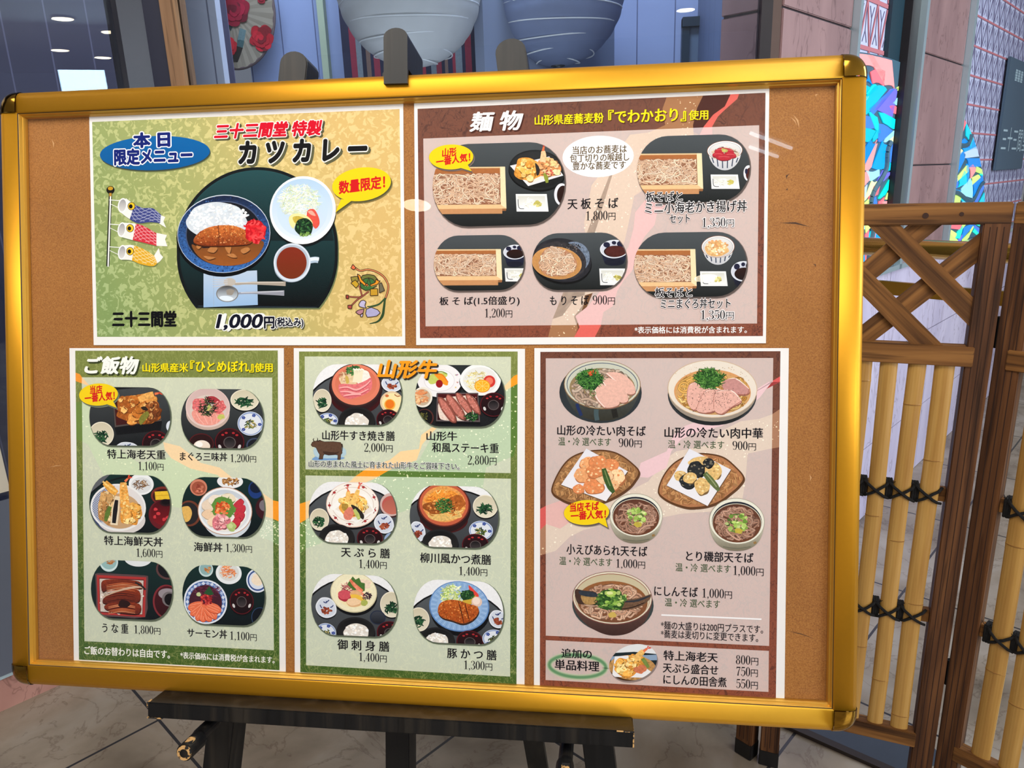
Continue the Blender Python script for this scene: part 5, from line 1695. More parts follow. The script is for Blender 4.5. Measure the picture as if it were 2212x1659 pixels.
# napkin, fork, spoon
A.poly([(439.6, 590.7), (555.2, 584), (557, 658.7), (439.6, 664)], (186, 204, 224), col2=(150, 184, 222)); A.poly([(461, 589.5), (462, 589.5), (462, 663), (461, 663)], (160, 178, 200))
A.stroke([(500, 607), (510, 613.5), (545, 611.5), (617, 613)], (7, 4, 10), (172, 160, 146)); A.stroke([(505, 611), (545, 610), (612, 610)], 1.4, (214, 206, 196))
A.poly(wob(496, 609.5, 13, 9, random.Random(2), 0.03, 10), (190, 182, 172))
for k in range(4): A.stroke([(492, 604 + k * 4), (476, 604.5 + k * 4.6), (459, 603 + k * 5.6)], (2.4, 2.0, 1.2), (196, 196, 200))
A.stroke([(512, 634), (545, 632.5), (614, 633)], (4, 5, 12), (150, 152, 164)); A.stroke([(520, 632), (560, 631), (612, 629)], 1.6, (206, 208, 216))
A.poly(ell(491, 634.5, 24, 18, 0), (120, 116, 110)); A.poly(ell(491, 634.5, 22, 16.5, 0), (60, 58, 58), col2=(214, 224, 234)); A.poly(wob(497, 631, 9, 6, R, 0.2), (150, 142, 132)); A.poly(ell(489, 644, 15, 5, 0.1), (226, 236, 244))
# curry bowl
A.poly(ell(483, 512, 102, 86), (4, 6, 10)); A.poly(ell(483.5, 505, 100.5, 84.5), (206, 214, 226)); A.poly(ell(483.5, 505.5, 99.5, 83), (24, 34, 62), 0.5, col2=(58, 108, 178))
crumbs(A, 483.5, 505, 97, 81, 420, [(24, 44, 92), (66, 112, 180), (36, 66, 124), (20, 30, 56)], (0.8, 1.7))
A.poly(ell(484, 504, 83, 70), (70, 84, 116)); A.poly(ell(484, 505, 81, 68.5), (22, 24, 32))
A.poly(wob(468, 478, 66, 40, random.Random(5), 0.05, 16), (210, 218, 226), 0.06); crumbs(A, 474, 474, 66, 33, 330, [(250, 252, 252), (232, 238, 244), (214, 224, 234), (255, 255, 255)], (2.0, 4.0), None, 0.03)
A.poly(closed([(414, 528), (440, 536), (500, 530), (566, 520), (562, 545), (540, 565), (500, 574), (458, 570), (428, 553)], 4), (120, 72, 34), 0.12, col2=(156, 88, 36))
for pts in (((424, 532), (432, 520), (440, 524), (430, 538)), ((448, 542), (458, 532), (470, 536), (462, 546)), ((486, 528), (492, 522), (500, 530), (496, 548), (488, 540)), ((440, 553), (458, 555), (465, 557), (450, 561)), ((490, 550), (504, 548), (512, 556), (500, 556)), ((520, 540), (534, 534), (540, 540), (526, 548))):
    A.poly(closed([(x + 1, y + 2) for x, y in pts], 3), (70, 38, 18)); A.poly(closed(list(pts), 3), (186, 124, 70), 0.15)
kt = closed([(418, 522), (426, 506), (446, 493), (472, 487), (500, 487), (526, 495), (546, 512), (540, 526), (510, 530), (470, 531), (436, 530)], 4)
A.poly([(p[0], p[1] + 3) for p in kt], (66, 30, 12)); A.poly(kt, (206, 116, 54), 0.35, col2=(132, 54, 22))
A.dz = FINE
for i in range(240):
    x, y = R.uniform(418, 548), R.uniform(487, 530)
    if inside(kt, x, y): A.poly(wob(x, y, R.uniform(.9, 2), R.uniform(.8, 1.7), R, 0.3, 5, 2), vary(R.choice([(232, 160, 92), (176, 84, 36), (214, 124, 58), (150, 62, 26)]) if y < 510 else R.choice([(150, 64, 28), (190, 100, 48), (112, 44, 18), (214, 150, 96)]), R))
A.dz = DZ; A.stroke([(471, 487), (473, 510), (472, 530)], 1.4, (96, 44, 20)); A.stroke([(496, 487), (497, 508), (496, 528)], 1.2, (150, 74, 34))
A.poly(wob(551, 500, 23, 25, random.Random(8), 0.12), (190, 22, 34), 0.15); fuzz(A, 551, 500, 21, 24, 70, [(226, 40, 48), (240, 74, 76), (198, 20, 34), (232, 56, 60)], 5, 15)
# salad plate
A.poly(ell(655, 459, 71, 74), (10, 16, 20)); A.poly(ell(654, 454, 71.5, 73.5), (232, 240, 246), col2=(246, 244, 240)); A.poly(ell(653, 452, 66, 66), (176, 204, 230), col2=(222, 232, 242)); A.poly(ell(653, 456, 55, 54), (190, 214, 234), col2=(206, 222, 238))
fuzz(A, 647, 434, 42, 34, 420, [(238, 242, 226), (222, 232, 200), (250, 250, 240), (206, 222, 176), (228, 236, 216)], 1.5, 17)
A.poly(closed([(664, 456), (678, 452), (688, 468), (690, 484), (682, 494), (674, 486), (664, 478)], 4), (222, 84, 70), 0.1); A.poly(closed([(665, 457), (674, 455), (682, 466), (672, 464)], 3), (244, 168, 150))
A.poly(closed([(625, 468), (640, 461), (662, 466), (675, 480), (670, 492), (640, 486), (634, 494), (626, 484)], 4), (232, 226, 160)); A.poly(closed([(632, 470), (646, 467), (664, 475), (660, 482), (640, 484)], 3), (196, 172, 70), 0.2)
A.poly(wob(657, 491, 20, 19, random.Random(6), 0.08), (20, 46, 28), 0.3); crumbs(A, 657, 489, 19, 15, 90, [(24, 62, 36), (40, 86, 48), (14, 36, 22), (62, 112, 58)], (1.4, 2.6)); crumbs(A, 657, 506, 14, 4, 24, [(110, 150, 72), (136, 172, 92)], (1.4, 2.4))
# tea cup
A.poly(ell(630, 576, 38, 34), (150, 166, 182)); A.stroke([(668, 563), (680, 561), (688, 562)], 13, (176, 196, 214)); A.stroke([(668, 561), (680, 559), (689, 560)], 7, (226, 234, 242))
A.poly(ell(631, 567, 40, 41.5), (214, 224, 236)); A.poly(ell(631, 566, 36, 37), (178, 190, 204)); A.poly(ell(630, 568, 32.5, 34.5), (132, 44, 26), 0.04, col2=(116, 48, 22))
A.build('dish_photo', p1, 'printed photo of a curry tray')

A = Art(2.5e-4)                                     # carp streamers on a pole
A.strip([(238.5, 417), (233, 575)], [7, 7], (20, 20, 20)); A.strip([(239, 417), (233.5, 576)], [3, 3], (244, 244, 240))
A.poly(ell(238.6, 410.4, 8.8, 8.6), (20, 18, 14)); A.poly(ell(238.6, 407, 5.6, 4), (196, 150, 40)); A.poly([(236, 417), (241, 417), (241, 424), (236, 424)], (190, 140, 50))
for (my, mx, mo, eye, top, bot, tail, col, dk, ymid) in (
        (443.8, 264.6, (10, 16), (284, 445.4), [(272, 428), (288, 440), (308, 449), (330, 450), (348, 464)], [(262, 460), (278, 472), (298, 482), (325, 480), (346, 482)], [(346, 464), (357, 469), (353, 478), (359, 492), (344, 483)], (60, 68, 132), (34, 40, 92), 0),
        (496, 263, (9, 16), (281, 493), [(268, 481), (290.7, 483), (310, 488), (338, 504)], [(262, 512), (284, 518), (305, 523), (338, 531)], [(338, 503), (360.7, 507.7), (356.6, 517), (361.5, 532), (338, 531)], (204, 48, 62), (168, 20, 40), 0),
        (545, 263.8, (9, 16), (281, 542.7), [(268, 530), (287, 529.6), (310, 538), (333, 552)], [(262, 561), (282.5, 562), (303.7, 570.5), (330, 575), (340, 568)], [(333, 552), (342.8, 536), (346, 548), (352.5, 555.7), (346, 564), (338, 570)], (222, 168, 40), (196, 134, 14), 0)):
    body = smooth(top, 5) + smooth(bot, 5)[::-1]
    A.poly([(p[0] + 1.5, p[1] + 2) for p in body], (110, 124, 76)); A.poly(tail, (238, 236, 232)); A.poly(body, (236, 234, 230))
    T, B = smooth(top, 8), smooth(bot, 8)
    i0 = 9
    scl = T[i0:] + B[i0:][::-1]; A.poly(scl, col)
    nT, nB = len(T) - i0, len(B) - i0
    def SC_(u, v):
        a = T[i0 + min(int(u * (nT - 1)), nT - 1)]; b = B[i0 + min(int(u * (nB - 1)), nB - 1)]; return (a[0] + (b[0] - a[0]) * v, a[1] + (b[1] - a[1]) * v)
    for k in range(-4, 8):
        for sg in (1, -1):
            pts = []
            for q in range(9):
                u = q / 8; v = (k / 4.5 + sg * u * 0.9 + (0.0 if sg > 0 else 0.35))
                if 0 <= v <= 1: pts.append(SC_(u, v))
            if len(pts) > 1: A.stroke(pts, 1.1, tuple(min(255, v * 0.45 + 140) for v in col), sub=2)
    A.stroke([(mx, my - mo[1] + 6), (236, my - 12)], 1.6, (246, 246, 244)); A.stroke([(mx - 6, my + 6), (237, my - 4)], 1.2, (240, 240, 236))
    A.poly(ell(mx, my, mo[0], mo[1], 0.15), (246, 245, 242)); A.poly(ell(mx, my, mo[0] * 0.76, mo[1] * 0.82, 0.15), (158, 156, 160), col2=(216, 214, 212))
    A.poly(ell(eye[0], eye[1], 8.2, 8.8, 0), (60, 40, 34)); A.poly(ell(eye[0], eye[1], 7, 7.6, 0), (240, 196, 40)); A.poly(ell(eye[0] - 1.6, eye[1] + .5, 4, 4.6, 0), (16, 14, 14))
A.build('carp_streamer_picture', p1, 'blue, red and yellow carp streamers')

A = Art(2.5e-4); OUT = (54, 34, 26)                 # helmet, cord and iris emblem


def Z4(x, y): return (520 + x / 5.821, 480 + y / 5.821)


def shape(pts, col, w=1.6):
    P = [Z4(*p) for p in pts]; A.poly([(p[0] + 1.2, p[1] + 1.6) for p in P], (176, 150, 88)); A.poly(P, col, 0.05)
    for a, b in zip(P, P[1:] + P[:1]): A.strip([a, b], [w, w], OUT)


A.stroke([Z4(*p) for p in ((1420, 560), (1500, 610), (1600, 595), (1720, 630), (1810, 700), (1855, 800), (1840, 900), (1800, 1000))], 4.6, OUT); A.stroke([Z4(*p) for p in ((1420, 560), (1500, 610), (1600, 595), (1720, 630), (1810, 700), (1855, 800), (1840, 900), (1800, 1000))], 2.4, (206, 128, 84))
shape([(1385, 575), (1410, 530), (1450, 575), (1420, 600)], (226, 110, 70))
A.stroke([Z4(*p) for p in ((1815, 950), (1800, 1080), (1780, 1180), (1720, 1250), (1620, 1275))], (4, 6, 1.5), (48, 74, 44)); A.stroke([Z4(*p) for p in ((1810, 960), (1740, 1030), (1640, 1060), (1590, 1060))], (3, 4, 2), (52, 82, 50))
shape([(1740, 770), (1770, 760), (1810, 860), (1745, 890)], (110, 106, 84)); shape([(1385, 690), (1470, 680), (1480, 740), (1400, 755)], (150, 138, 62))
shape([(1530, 670), (1600, 655), (1680, 670), (1730, 730), (1720, 780), (1500, 780), (1500, 720)], (110, 116, 58))
shape([(1500, 790), (1520, 740), (1560, 710), (1610, 700), (1660, 715), (1700, 760), (1710, 800), (1640, 850), (1570, 860), (1515, 830)], (62, 110, 58))
A.strip([Z4(1610, 700), Z4(1575, 800)], [1.2, 1.2], OUT); A.strip([Z4(1610, 700), Z4(1640, 790)], [1.2, 1.2], OUT)
shape([(1465, 650), (1500, 670), (1520, 720), (1580, 780), (1560, 800), (1500, 750)], (240, 152, 40)); shape([(1705, 715), (1730, 740), (1755, 735), (1720, 780), (1640, 805), (1620, 790), (1690, 760)], (240, 152, 40))
shape([(1565, 785), (1585, 772), (1605, 785), (1590, 805)], (240, 130, 60))
shape([(1385, 765), (1440, 725), (1490, 780), (1450, 830)], (196, 158, 44)); shape([(1630, 840), (1720, 835), (1725, 920), (1630, 925)], (198, 152, 46))
for pts in (((1490, 800), (1510, 870), (1510, 940), (1350, 935)), ((1610, 870), (1530, 930), (1460, 980), (1400, 1040))): A.stroke([Z4(*p) for p in pts], 3.6, OUT); A.stroke([Z4(*p) for p in pts], 1.8, (170, 90, 74))
shape([(1325, 915), (1360, 920), (1355, 965), (1325, 960)], (150, 60, 52)); shape([(1345, 1045), (1400, 1040), (1395, 1090), (1350, 1085)], (164, 74, 68))
shape([(1510, 990), (1545, 980), (1575, 1000), (1560, 1050), (1580, 1080), (1540, 1075), (1490, 1060), (1485, 1030)], (190, 184, 216)); shape([(1580, 1095), (1640, 1070), (1720, 1100), (1755, 1140), (1710, 1180), (1650, 1190), (1590, 1195), (1570, 1150)], (172, 168, 206)); shape([(1445, 1130), (1480, 1105), (1550, 1090), (1540, 1140), (1500, 1165), (1470, 1155)], (180, 128, 140)); shape([(1510, 1160), (1540, 1150), (1530, 1190), (1505, 1190)], (190, 182, 212))
A.build('helmet_and_iris_picture', p1, 'green helmet with iris drawing')

# ================================================================ sheet: noodles
p2 = sheet([(894.5, 222.2), (1662, 186), (1654.6, 741.4), (899, 745.5)], 'brown noodle menu sheet at the top right of the board', (190, 168, 160))
FR2 = [(901.9, 235.2), (1653.6, 200.3), (1648, 725.9), (907.2, 730.4)]; PN2 = [(914.4, 299.4), (1639.9, 270.5), (1635.3, 698.8), (919.3, 705)]
BRN = ((110, 60, 42), (134, 74, 52), (66, 32, 24))
fix_up(panel_print(p2, FR2, fibre_mat('brown_washi_print', (112, 66, 48), (138, 74, 52), (62, 32, 26), 0.0, -0.14, 0.14, 1.7, 1.3), 2e-5, 'printed_background'))
fix_up(panel_print(p2, PN2, fibre_mat('pale_brown_washi_print', (112, 66, 48), (138, 74, 52), (62, 32, 26), 0.70, -0.14, 0.14, 1.7, 3.4, (232, 214, 208)), 4e-5, 'pale_panel'))
dk = [(1519, 206), (1580, 203), (1566, 230), (1540, 248), (1520, 274), (1511, 291), (1498, 285), (1497, 270), (1506, 233)]
ribbon(p2, dk, (76, 42, 36), (194, 178, 180), [PN2], FR2, 6e-5)
tan = [(1440, 210), (1519, 206), (1506, 233), (1497, 270), (1499, 300), (1440, 380), (1370, 423), (1359.6, 475), (1349, 522), (1320, 590), (1290, 630), (1243, 644), (1215, 682), (1194, 689), (1183, 732), (1240, 732), (1248, 709), (1240, 684), (1262, 655), (1268, 560), (1262, 480), (1278, 400), (1340, 320), (1361, 291), (1402, 286), (1437, 270), (1431, 235)]
ribbon(p2, tan, (166, 118, 82), (222, 200, 182), [PN2], FR2, 9e-5, 620, 3)
pk = [(1578.4, 203), (1597, 202), (1592.8, 213.5), (1564, 238.8), (1551, 251.5), (1538.6, 273), (1538.6, 320), (1480, 420), (1420, 458), (1414, 486), (1392, 511.6), (1379.5, 538.7), (1365, 585.7), (1348.7, 603.8), (1334, 627.3), (1323.4, 661.7), (1303.5, 674.3), (1298, 703), (1283, 732), (1238, 732), (1252, 707), (1243, 683), (1271.5, 660), (1300, 625), (1330, 575), (1357.7, 533), (1368.6, 493.5), (1372, 459), (1420, 400), (1511.5, 291), (1520.5, 273), (1540.4, 248), (1565.7, 229.8)]
ribbon(p2, pk, (222, 104, 94), (230, 190, 188), [PN2], FR2, 1.2e-4)
A = Art(2.4e-4); A.glyph('麺 物', 1015, 1129, 261.4, 41, (244, 242, 240), 0.035, 0.75, 0.18, 0, None, (2.6, 3, (70, 36, 28))); A.build('heading', p2, 'white brush heading')
A = Art(2.4e-4); Y_ = (248, 226, 20)
A.glyph('山形県産蕎麦粉', 1155, 1303, 257, 22, Y_, 0.025, 0.45, 0, 0, None, (1.2, 1.4, (84, 44, 26))); A.glyph('『でわかおり』', 1314, 1481, 249.7, 30, Y_, 0.03, 0.45, 0, 0, None, (1.4, 1.6, (84, 44, 26))); A.glyph('使用', 1488, 1529.5, 248.4, 21, Y_, 0.025, 0.45, 0, 0, None, (1.2, 1.4, (84, 44, 26)))
A.build('subheading', p2, 'yellow subheading')
A = Art(2e-4); A.poly(ell(1292, 338, 77, 45), (240, 239, 240)); pq = A.build('note_oval', p2, 'white oval note')
A = Art(2.4e-4)
for t, xl, xr, yc in (('当店のお蕎麦は', 1237, 1353.5, 323), ('包丁切りの喉越し', 1231, 1358.7, 340.5), ('豊かな蕎麦です', 1237, 1351.4, 357.5)): A.glyph(t, xl, xr, yc, 17.5, (92, 72, 34), 0.018, 0.4)
o = A.build('note_writing', p2, 'olive note writing'); o.parent = pq
name(p2, '天 板 そ ば', 1226, 1335, 439.5, 23); price(p2, '1,800', 1265, 1330, 465.5, 20)
name(p2, '板そばと', 1395, 1474, 424.5, 22, halo=True); name(p2, 'ミニ小海老かき揚げ丼', 1393, 1612, 447, 25, halo=True); name(p2, 'セット', 1447, 1490, 472.5, 19, halo=True); price(p2, '1,350', 1516, 1586, 480, 20, True)
name(p2, '板 そ ば(1.5倍盛り)', 949, 1121.5, 651, 21); price(p2, '1,200', 1046.5, 1107, 676, 19)
name(p2, 'も り そ ば', 1188, 1271.6, 648.7, 20); price(p2, '900', 1280, 1328.8, 648, 20)
name(p2, '板そばと', 1415, 1495, 631.5, 21, halo=True); name(p2, 'ミニまぐろ丼セット', 1427, 1577.5, 655.5, 22, halo=True); price(p2, '1,350', 1513, 1585.6, 679.8, 20, True)
name(p2, '*表示価格には消費税が含まれます。', 1370, 1612, 712.5, 15, (246, 244, 242), nm='footnote', bold=0.02)
bubble(p2, 974.5, 339, 48, 27, -0.03, [(993, 362), (1019, 370), (1009, 354)], [('山形', 955, 985.5, 329, 18, 0.06), ('一番人気！', 942, 1016, 344.5, 18, 0.12)])
GB, GB2 = (74, 80, 84), (24, 27, 27)
A = photo(p2, 934.3, 309, 1220, 487.5, GB, GB2, 21)
soba_box(A, 935, 360, 1094, 450.5, n=150)
A.poly(ell(1160, 371, 62, 43, 0.12), (8, 9, 10)); A.poly(ell(1160, 367, 61, 43, 0.12), (30, 32, 34)); A.poly(ell(1160, 366, 57, 39, 0.12), (44, 46, 48), 0.2, col2=(20, 21, 22))
A.poly([(1101.6, 358), (1186.6, 338), (1217, 379), (1141, 402)], (228, 226, 230)); A.poly([(1112, 366), (1140, 350), (1205, 375), (1141, 397)], (240, 226, 214))
tempura(A, 1140, 366, 30, 26); tempura(A, 1184, 362, 26, 20, [(232, 168, 110), (240, 190, 130), (222, 148, 90), (246, 210, 160)], 18)
A.stroke([(1172, 350), (1174, 335), (1173, 326)], (13, 12, 8), (236, 196, 150), 0.2); shrimp_tail(A, 1173, 326, 2, -10, 8)
A.poly(closed([(1156, 352), (1164, 360), (1166, 372), (1160, 380), (1158, 368)], 3), (44, 40, 40)); A.stroke([(1176, 374), (1180, 385), (1182, 395)], (6, 9, 5), (140, 150, 56), 0.15); crumbs(A, 1188, 372, 9, 5, 10, [(176, 70, 60), (200, 96, 80)], (1.6, 3))
condiment(A, 1114, 419, 1181, 457); A.poly(ell(1213, 420, 16, 24), (226, 228, 234)); A.poly(ell(1216, 421, 13, 20), (40, 18, 14))
A.build('dish_photo', p2, 'printed photo of boxed soba with tempura')
A = photo(p2, 1376, 292, 1619.5, 437, GB, GB2, 22)
soba_box(A, 1378, 331, 1519, 408, n=150); stripe_bowl(A, 1565.7, 325, 38.5, 21, 43)
A.poly(wob(1566, 332, 29, 14, A.rnd, .08), (206, 190, 168), 0.1); fuzz(A, 1566, 331, 28, 13, 60, [(200, 180, 150), (52, 40, 38), (214, 196, 170), (90, 70, 60)], 1.8, 9)
for x, y, rx, ry, r in ((1556, 325, 13, 5.5, -0.25), (1574, 326, 12, 5.5, 0.3), (1552, 334, 13, 6, -0.1), (1578, 335, 13, 6, 0.15), (1564, 340, 17, 6.5, 0.0)):
    A.poly(wob(x, y + 1.5, rx, ry, A.rnd, .06, 10, 3, r), (112, 22, 34)); A.poly(wob(x, y, rx, ry, A.rnd, .06, 10, 3, r), (184, 44, 58), 0.15)
    A.stroke([(x - rx * .7, y - 1), (x, y - 2), (x + rx * .7, y - .5)], 0.9, (222, 110, 112))
crumbs(A, 1565, 325, 5, 4, 12, [(206, 200, 120), (186, 176, 96)], (2, 3.4))
condiment(A, 1535, 377, 1594, 408); A.poly(ell(1617, 374, 11, 17), (226, 228, 234)); A.poly(ell(1620, 376, 9, 14), (70, 26, 22)); A.poly(ell(1612, 370, 3, 6), (30, 32, 60))
A.build('dish_photo', p2, 'printed photo of boxed soba with tuna bowl')
A = photo(p2, 937, 508, 1132.3, 627.5, GB, GB2, 23)
soba_box(A, 938, 538, 1085, 605, n=150); soy_cup(A, 1112, 544.5, 25, 16, 26); condiment(A, 1090, 579.5, 1146, 608)
A.build('dish_photo', p2, 'printed photo of a large box of soba')
A = photo(p2, 1149.5, 503, 1353, 626, GB, GB2, 24)
A.poly(ell(1213, 566, 66, 48, 0.18), (12, 12, 14)); A.poly(ell(1214, 562, 64, 47, 0.18), (40, 40, 46), 0.5); A.poly(ell(1240, 556, 34, 34, 0.3), (112, 126, 146), 0.5); A.poly(ell(1210, 563, 57, 41, 0.18), (54, 52, 56), 0.6); crumbs(A, 1232, 535, 28, 9, 60, [(24, 22, 24), (110, 100, 96), (62, 56, 58)], (1, 2))
A.poly(ell(1203, 568, 54, 35, 0.12), (206, 152, 92), 0.1)
for k in range(34): A.strip([(1152 + k * 3.2, 560 + k * 0.5), (1146 + k * 3.2, 600)], [0.8, 0.8], (150, 100, 54)) if False else None
A.clip, keep = ell(1203, 568, 53, 34, 0.12), A.clip
for k in range(36): A.strip([(1150 + k * 3.0, 545), (1142 + k * 3.0, 604)], [0.8, 0.8], (160, 108, 60))
A.clip = keep
mn = closed([(1164, 572), (1172, 545), (1190, 532), (1206, 535), (1230, 545), (1246, 566), (1240, 586), (1212, 596), (1180, 594)], 4); A.poly(mn, (186, 132, 100), 0.2); noodles(A, mn, 130, NOOD, 1.9, 40)
soy_cup(A, 1327, 538, 31, 20, 28); A.poly(ell(1330, 543, 23, 12), (78, 34, 30), 0.3); condiment(A, 1294.5, 580, 1350, 616)
A.build('dish_photo', p2, 'printed photo of soba on a bamboo mat')
A = photo(p2, 1369.5, 501.5, 1613, 641.5, GB, GB2, 25)
soba_box(A, 1372, 538, 1505, 618, n=150); stripe_bowl(A, 1551, 533, 36, 24, 39); A.poly(wob(1549, 538, 25, 16, A.rnd, 0.1), (224, 176, 116), 0.3); crumbs(A, 1549, 534, 23, 15, 70, [(250, 226, 180), (236, 196, 140), (222, 160, 104), (252, 236, 206)], (2, 3.6))
condiment(A, 1512, 586, 1568, 618); soy_cup(A, 1606, 586, 27, 22, 26)
A.build('dish_photo', p2, 'printed photo of boxed soba with fritter bowl')

# ================================================================ sheet: rice bowls
GRN_T, GRN_B, GRN_L = (122, 132, 64), (66, 96, 36), (188, 192, 122)
p3 = sheet([(150, 752), (612.8, 752), (617, 1452.5), (159.5, 1427.5)], 'green rice-bowl menu sheet, lower left on the board', (186, 200, 168))
FR3 = [(162.6, 757.6), (600, 757), (603.8, 1447.7), (170.7, 1424.9)]; PN3 = [(176.6, 815), (588, 815.7), (591.6, 1404.6), (182.5, 1385)]
fix_up(panel_print(p3, FR3, fibre_mat('green_washi_print', GRN_T, GRN_B, GRN_L, 0.0, -0.1, 0.2, 1.5, 0.75), 2e-5, 'printed_background'))
fix_up(panel_print(p3, PN3, fibre_mat('pale_green_washi_print', GRN_T, (96, 120, 70), GRN_L, 0.70, -0.1, 0.2, 1.5, 1.5, (230, 234, 216)), 4e-5, 'pale_panel'))
ribbon(p3, [(150, 870), (172, 868), (200, 880), (240, 960), (300, 1000), (380, 985), (430, 1008), (510, 1045), (560, 1075), (580, 1110), (560, 1120), (520, 1100), (440, 1095), (400, 1100), (330, 1085), (240, 1060), (190, 960), (150, 940)], (110, 136, 66), (204, 218, 184), [PN3], FR3, 6e-5, 420, 4, (222, 226, 180), (240, 244, 210), 'speckled_ribbon')
ribbon(p3, [(560, 1120), (604, 1127), (604, 1180), (585, 1168), (561, 1160)], (110, 140, 84), (206, 218, 194), [PN3], FR3, 7e-5, 120, 5, (222, 226, 180), (244, 246, 226), 'speckled_ribbon')
ribbon(p3, [(160, 804), (172, 808), (178, 816), (196, 836), (182, 830), (160, 822)], (238, 150, 52), (246, 206, 156), [PN3], FR3, 9e-5)
ribbon(p3, [(352.5, 955), (388.6, 964), (434, 1000), (474.5, 1010), (501.7, 1032), (520, 1042), (569.5, 1066.5), (590, 1081), (606, 1084), (606, 1128), (590, 1121), (571, 1115), (530, 1080), (470, 1026), (411, 1012), (370, 990), (356, 972)], (244, 154, 40), (244, 214, 170), [PN3], FR3, 9e-5)
A = Art(2.4e-4); A.glyph('ご飯物', 183.5, 299, 789, 37, (246, 246, 240), 0.045, 0.8, 0.2, 0, None, (3, 3.4, (54, 62, 30))); A.build('heading', p3, 'white brush heading')
A = Art(2.4e-4)
A.glyph('山形県産米', 308, 406, 794, 19.5, Y_, 0.03, 0.45, 0, 0, None, (1.0, 1.2, (70, 76, 24))); A.glyph('『ひとめぼれ』', 411, 547, 791.5, 25, Y_, 0.032, 0.45, 0, 0, None, (1.2, 1.4, (70, 76, 24))); A.glyph('使用', 550, 588.7, 794, 19.5, Y_, 0.03, 0.45, 0, 0, None, (1.0, 1.2, (70, 76, 24)))
A.build('subheading', p3, 'yellow subheading')
bubble(p3, 212.8, 852.3, 42, 24, -0.05, [(228, 872), (252, 881), (243, 864)], [('当店', 194, 221, 841.5, 17, 0.06), ('一番人気！', 183, 248, 857.5, 18, 0.10)])
name(p3, '特上海老天重', 231.5, 357, 981.5, 20); price(p3, '1,100', 298, 353.6, 1006.7, 18)
name(p3, 'まぐろ三味丼', 388.6, 490.4, 986.4, 18.5); price(p3, '1,200', 497, 553.7, 989.8, 17)
name(p3, '特上海鮮天丼', 225, 351, 1169, 20); price(p3, '1,600', 293.7, 351, 1194.5, 18)
name(p3, '海鮮丼', 419, 480, 1182, 20); price(p3, '1,300', 487, 544.6, 1184, 18)
name(p3, 'う な 重', 221, 276.8, 1357, 20); price(p3, '1,800', 289, 346.8, 1360.5, 18)
name(p3, 'サーモン丼', 404.5, 490, 1368.4, 19); price(p3, '1,100', 496, 554.8, 1374, 18)
name(p3, 'ご飯のお替わりは自由です。', 182, 366, 1409, 18, (244, 244, 236), bold=0.03, nm='footnote'); name(p3, '*表示価格には消費税が含まれます。', 389, 592, 1420.5, 15, (244, 244, 236), bold=0.025, nm='footnote')
TB, TB2 = (66, 70, 72), (22, 24, 26); TG, TG2 = (20, 46, 44), (12, 18, 22)
BRT = [(196, 116, 44), (226, 154, 74), (168, 92, 34), (238, 184, 108)]

A = photo(p3, 193, 836.5, 368, 962.5, TB, TB2, 31)
A.poly(closed([(190, 900), (200, 868), (240, 845), (300, 838), (345, 838), (345, 834), (190, 834)], 3), (22, 22, 26))
A.poly([(243, 862), (336, 853), (350, 912), (347, 930), (252, 940), (247, 922)], (18, 18, 20)); A.poly([(243, 860), (336, 850), (349, 909), (248, 923)], (84, 74, 70)); A.poly([(246, 861), (334, 852), (346, 907), (251, 919)], (66, 24, 22))
tempura(A, 300, 885, 48, 34, BRT, 46); tempura(A, 272, 873, 20, 18, BRT, 12); tempura(A, 330, 888, 16, 22, [(150, 84, 38), (186, 120, 62), (120, 62, 28), (206, 150, 90)], 14)
A.stroke([(300, 864), (318, 856), (332, 851)], (14, 15, 11), (234, 172, 92), 0.3); shrimp_tail(A, 334, 851, 10, -2, 8)
A.poly(closed([(300, 908), (306, 896), (318, 888), (322, 896), (314, 908), (304, 918)], 3), (128, 126, 52), 0.25); A.poly(closed([(304, 880), (314, 878), (320, 886), (310, 886)], 3), (44, 34, 26))
spinach_bowl(A, 219, 938, 27, 27); star_dish(A, 276, 970, 27, 16); soup_lid(A, 337, 959, 30, 29); A.poly(ell(368, 921, 9, 12), (220, 226, 236))
A.build('dish_photo', p3, 'printed photo of a tempura lacquer box')
A = photo(p3, 391, 840.5, 568.6, 968, TB, TB2, 32)
A.poly(ell(449, 893, 47, 36), (196, 172, 160)); A.poly(ell(449, 880, 48, 43), (228, 202, 196)); A.poly(ell(449, 879, 46, 41), (206, 178, 174), col2=(222, 196, 190)); A.poly(ell(449, 886, 39, 33), (214, 200, 190))
A.poly(closed([(414, 892), (430, 882), (470, 886), (484, 896), (470, 914), (448, 919), (424, 912)], 4), (234, 156, 142), 0.12); A.poly(wob(431, 875, 17, 14, A.rnd, .15), (220, 112, 112), 0.3); A.poly(wob(474, 879, 14, 14, A.rnd, .15), (214, 104, 104), 0.3); A.poly(closed([(446, 858), (462, 856), (476, 866), (470, 870), (450, 868)], 3), (168, 54, 62), 0.1)
for k in range(4): A.stroke([(424 + k * 14, 892 + k), (430 + k * 13, 904), (440 + k * 9, 916)], 1.0, (246, 196, 184))
crumbs(A, 431, 875, 15, 12, 40, [(236, 150, 146), (206, 92, 96)], (1.2, 2.2)); crumbs(A, 474, 879, 12, 12, 30, [(236, 150, 146), (206, 92, 96)], (1.2, 2.2))
fuzz(A, 449, 879, 19, 20, 110, [(24, 36, 26), (40, 62, 36), (16, 24, 20), (66, 88, 50)], 1.5, 13); crumbs(A, 450, 880, 5, 6, 8, [(206, 206, 120), (150, 168, 80)], (1.6, 3)); A.poly(wob(478, 900, 9, 6, A.rnd, .2), (194, 198, 104), 0.15)
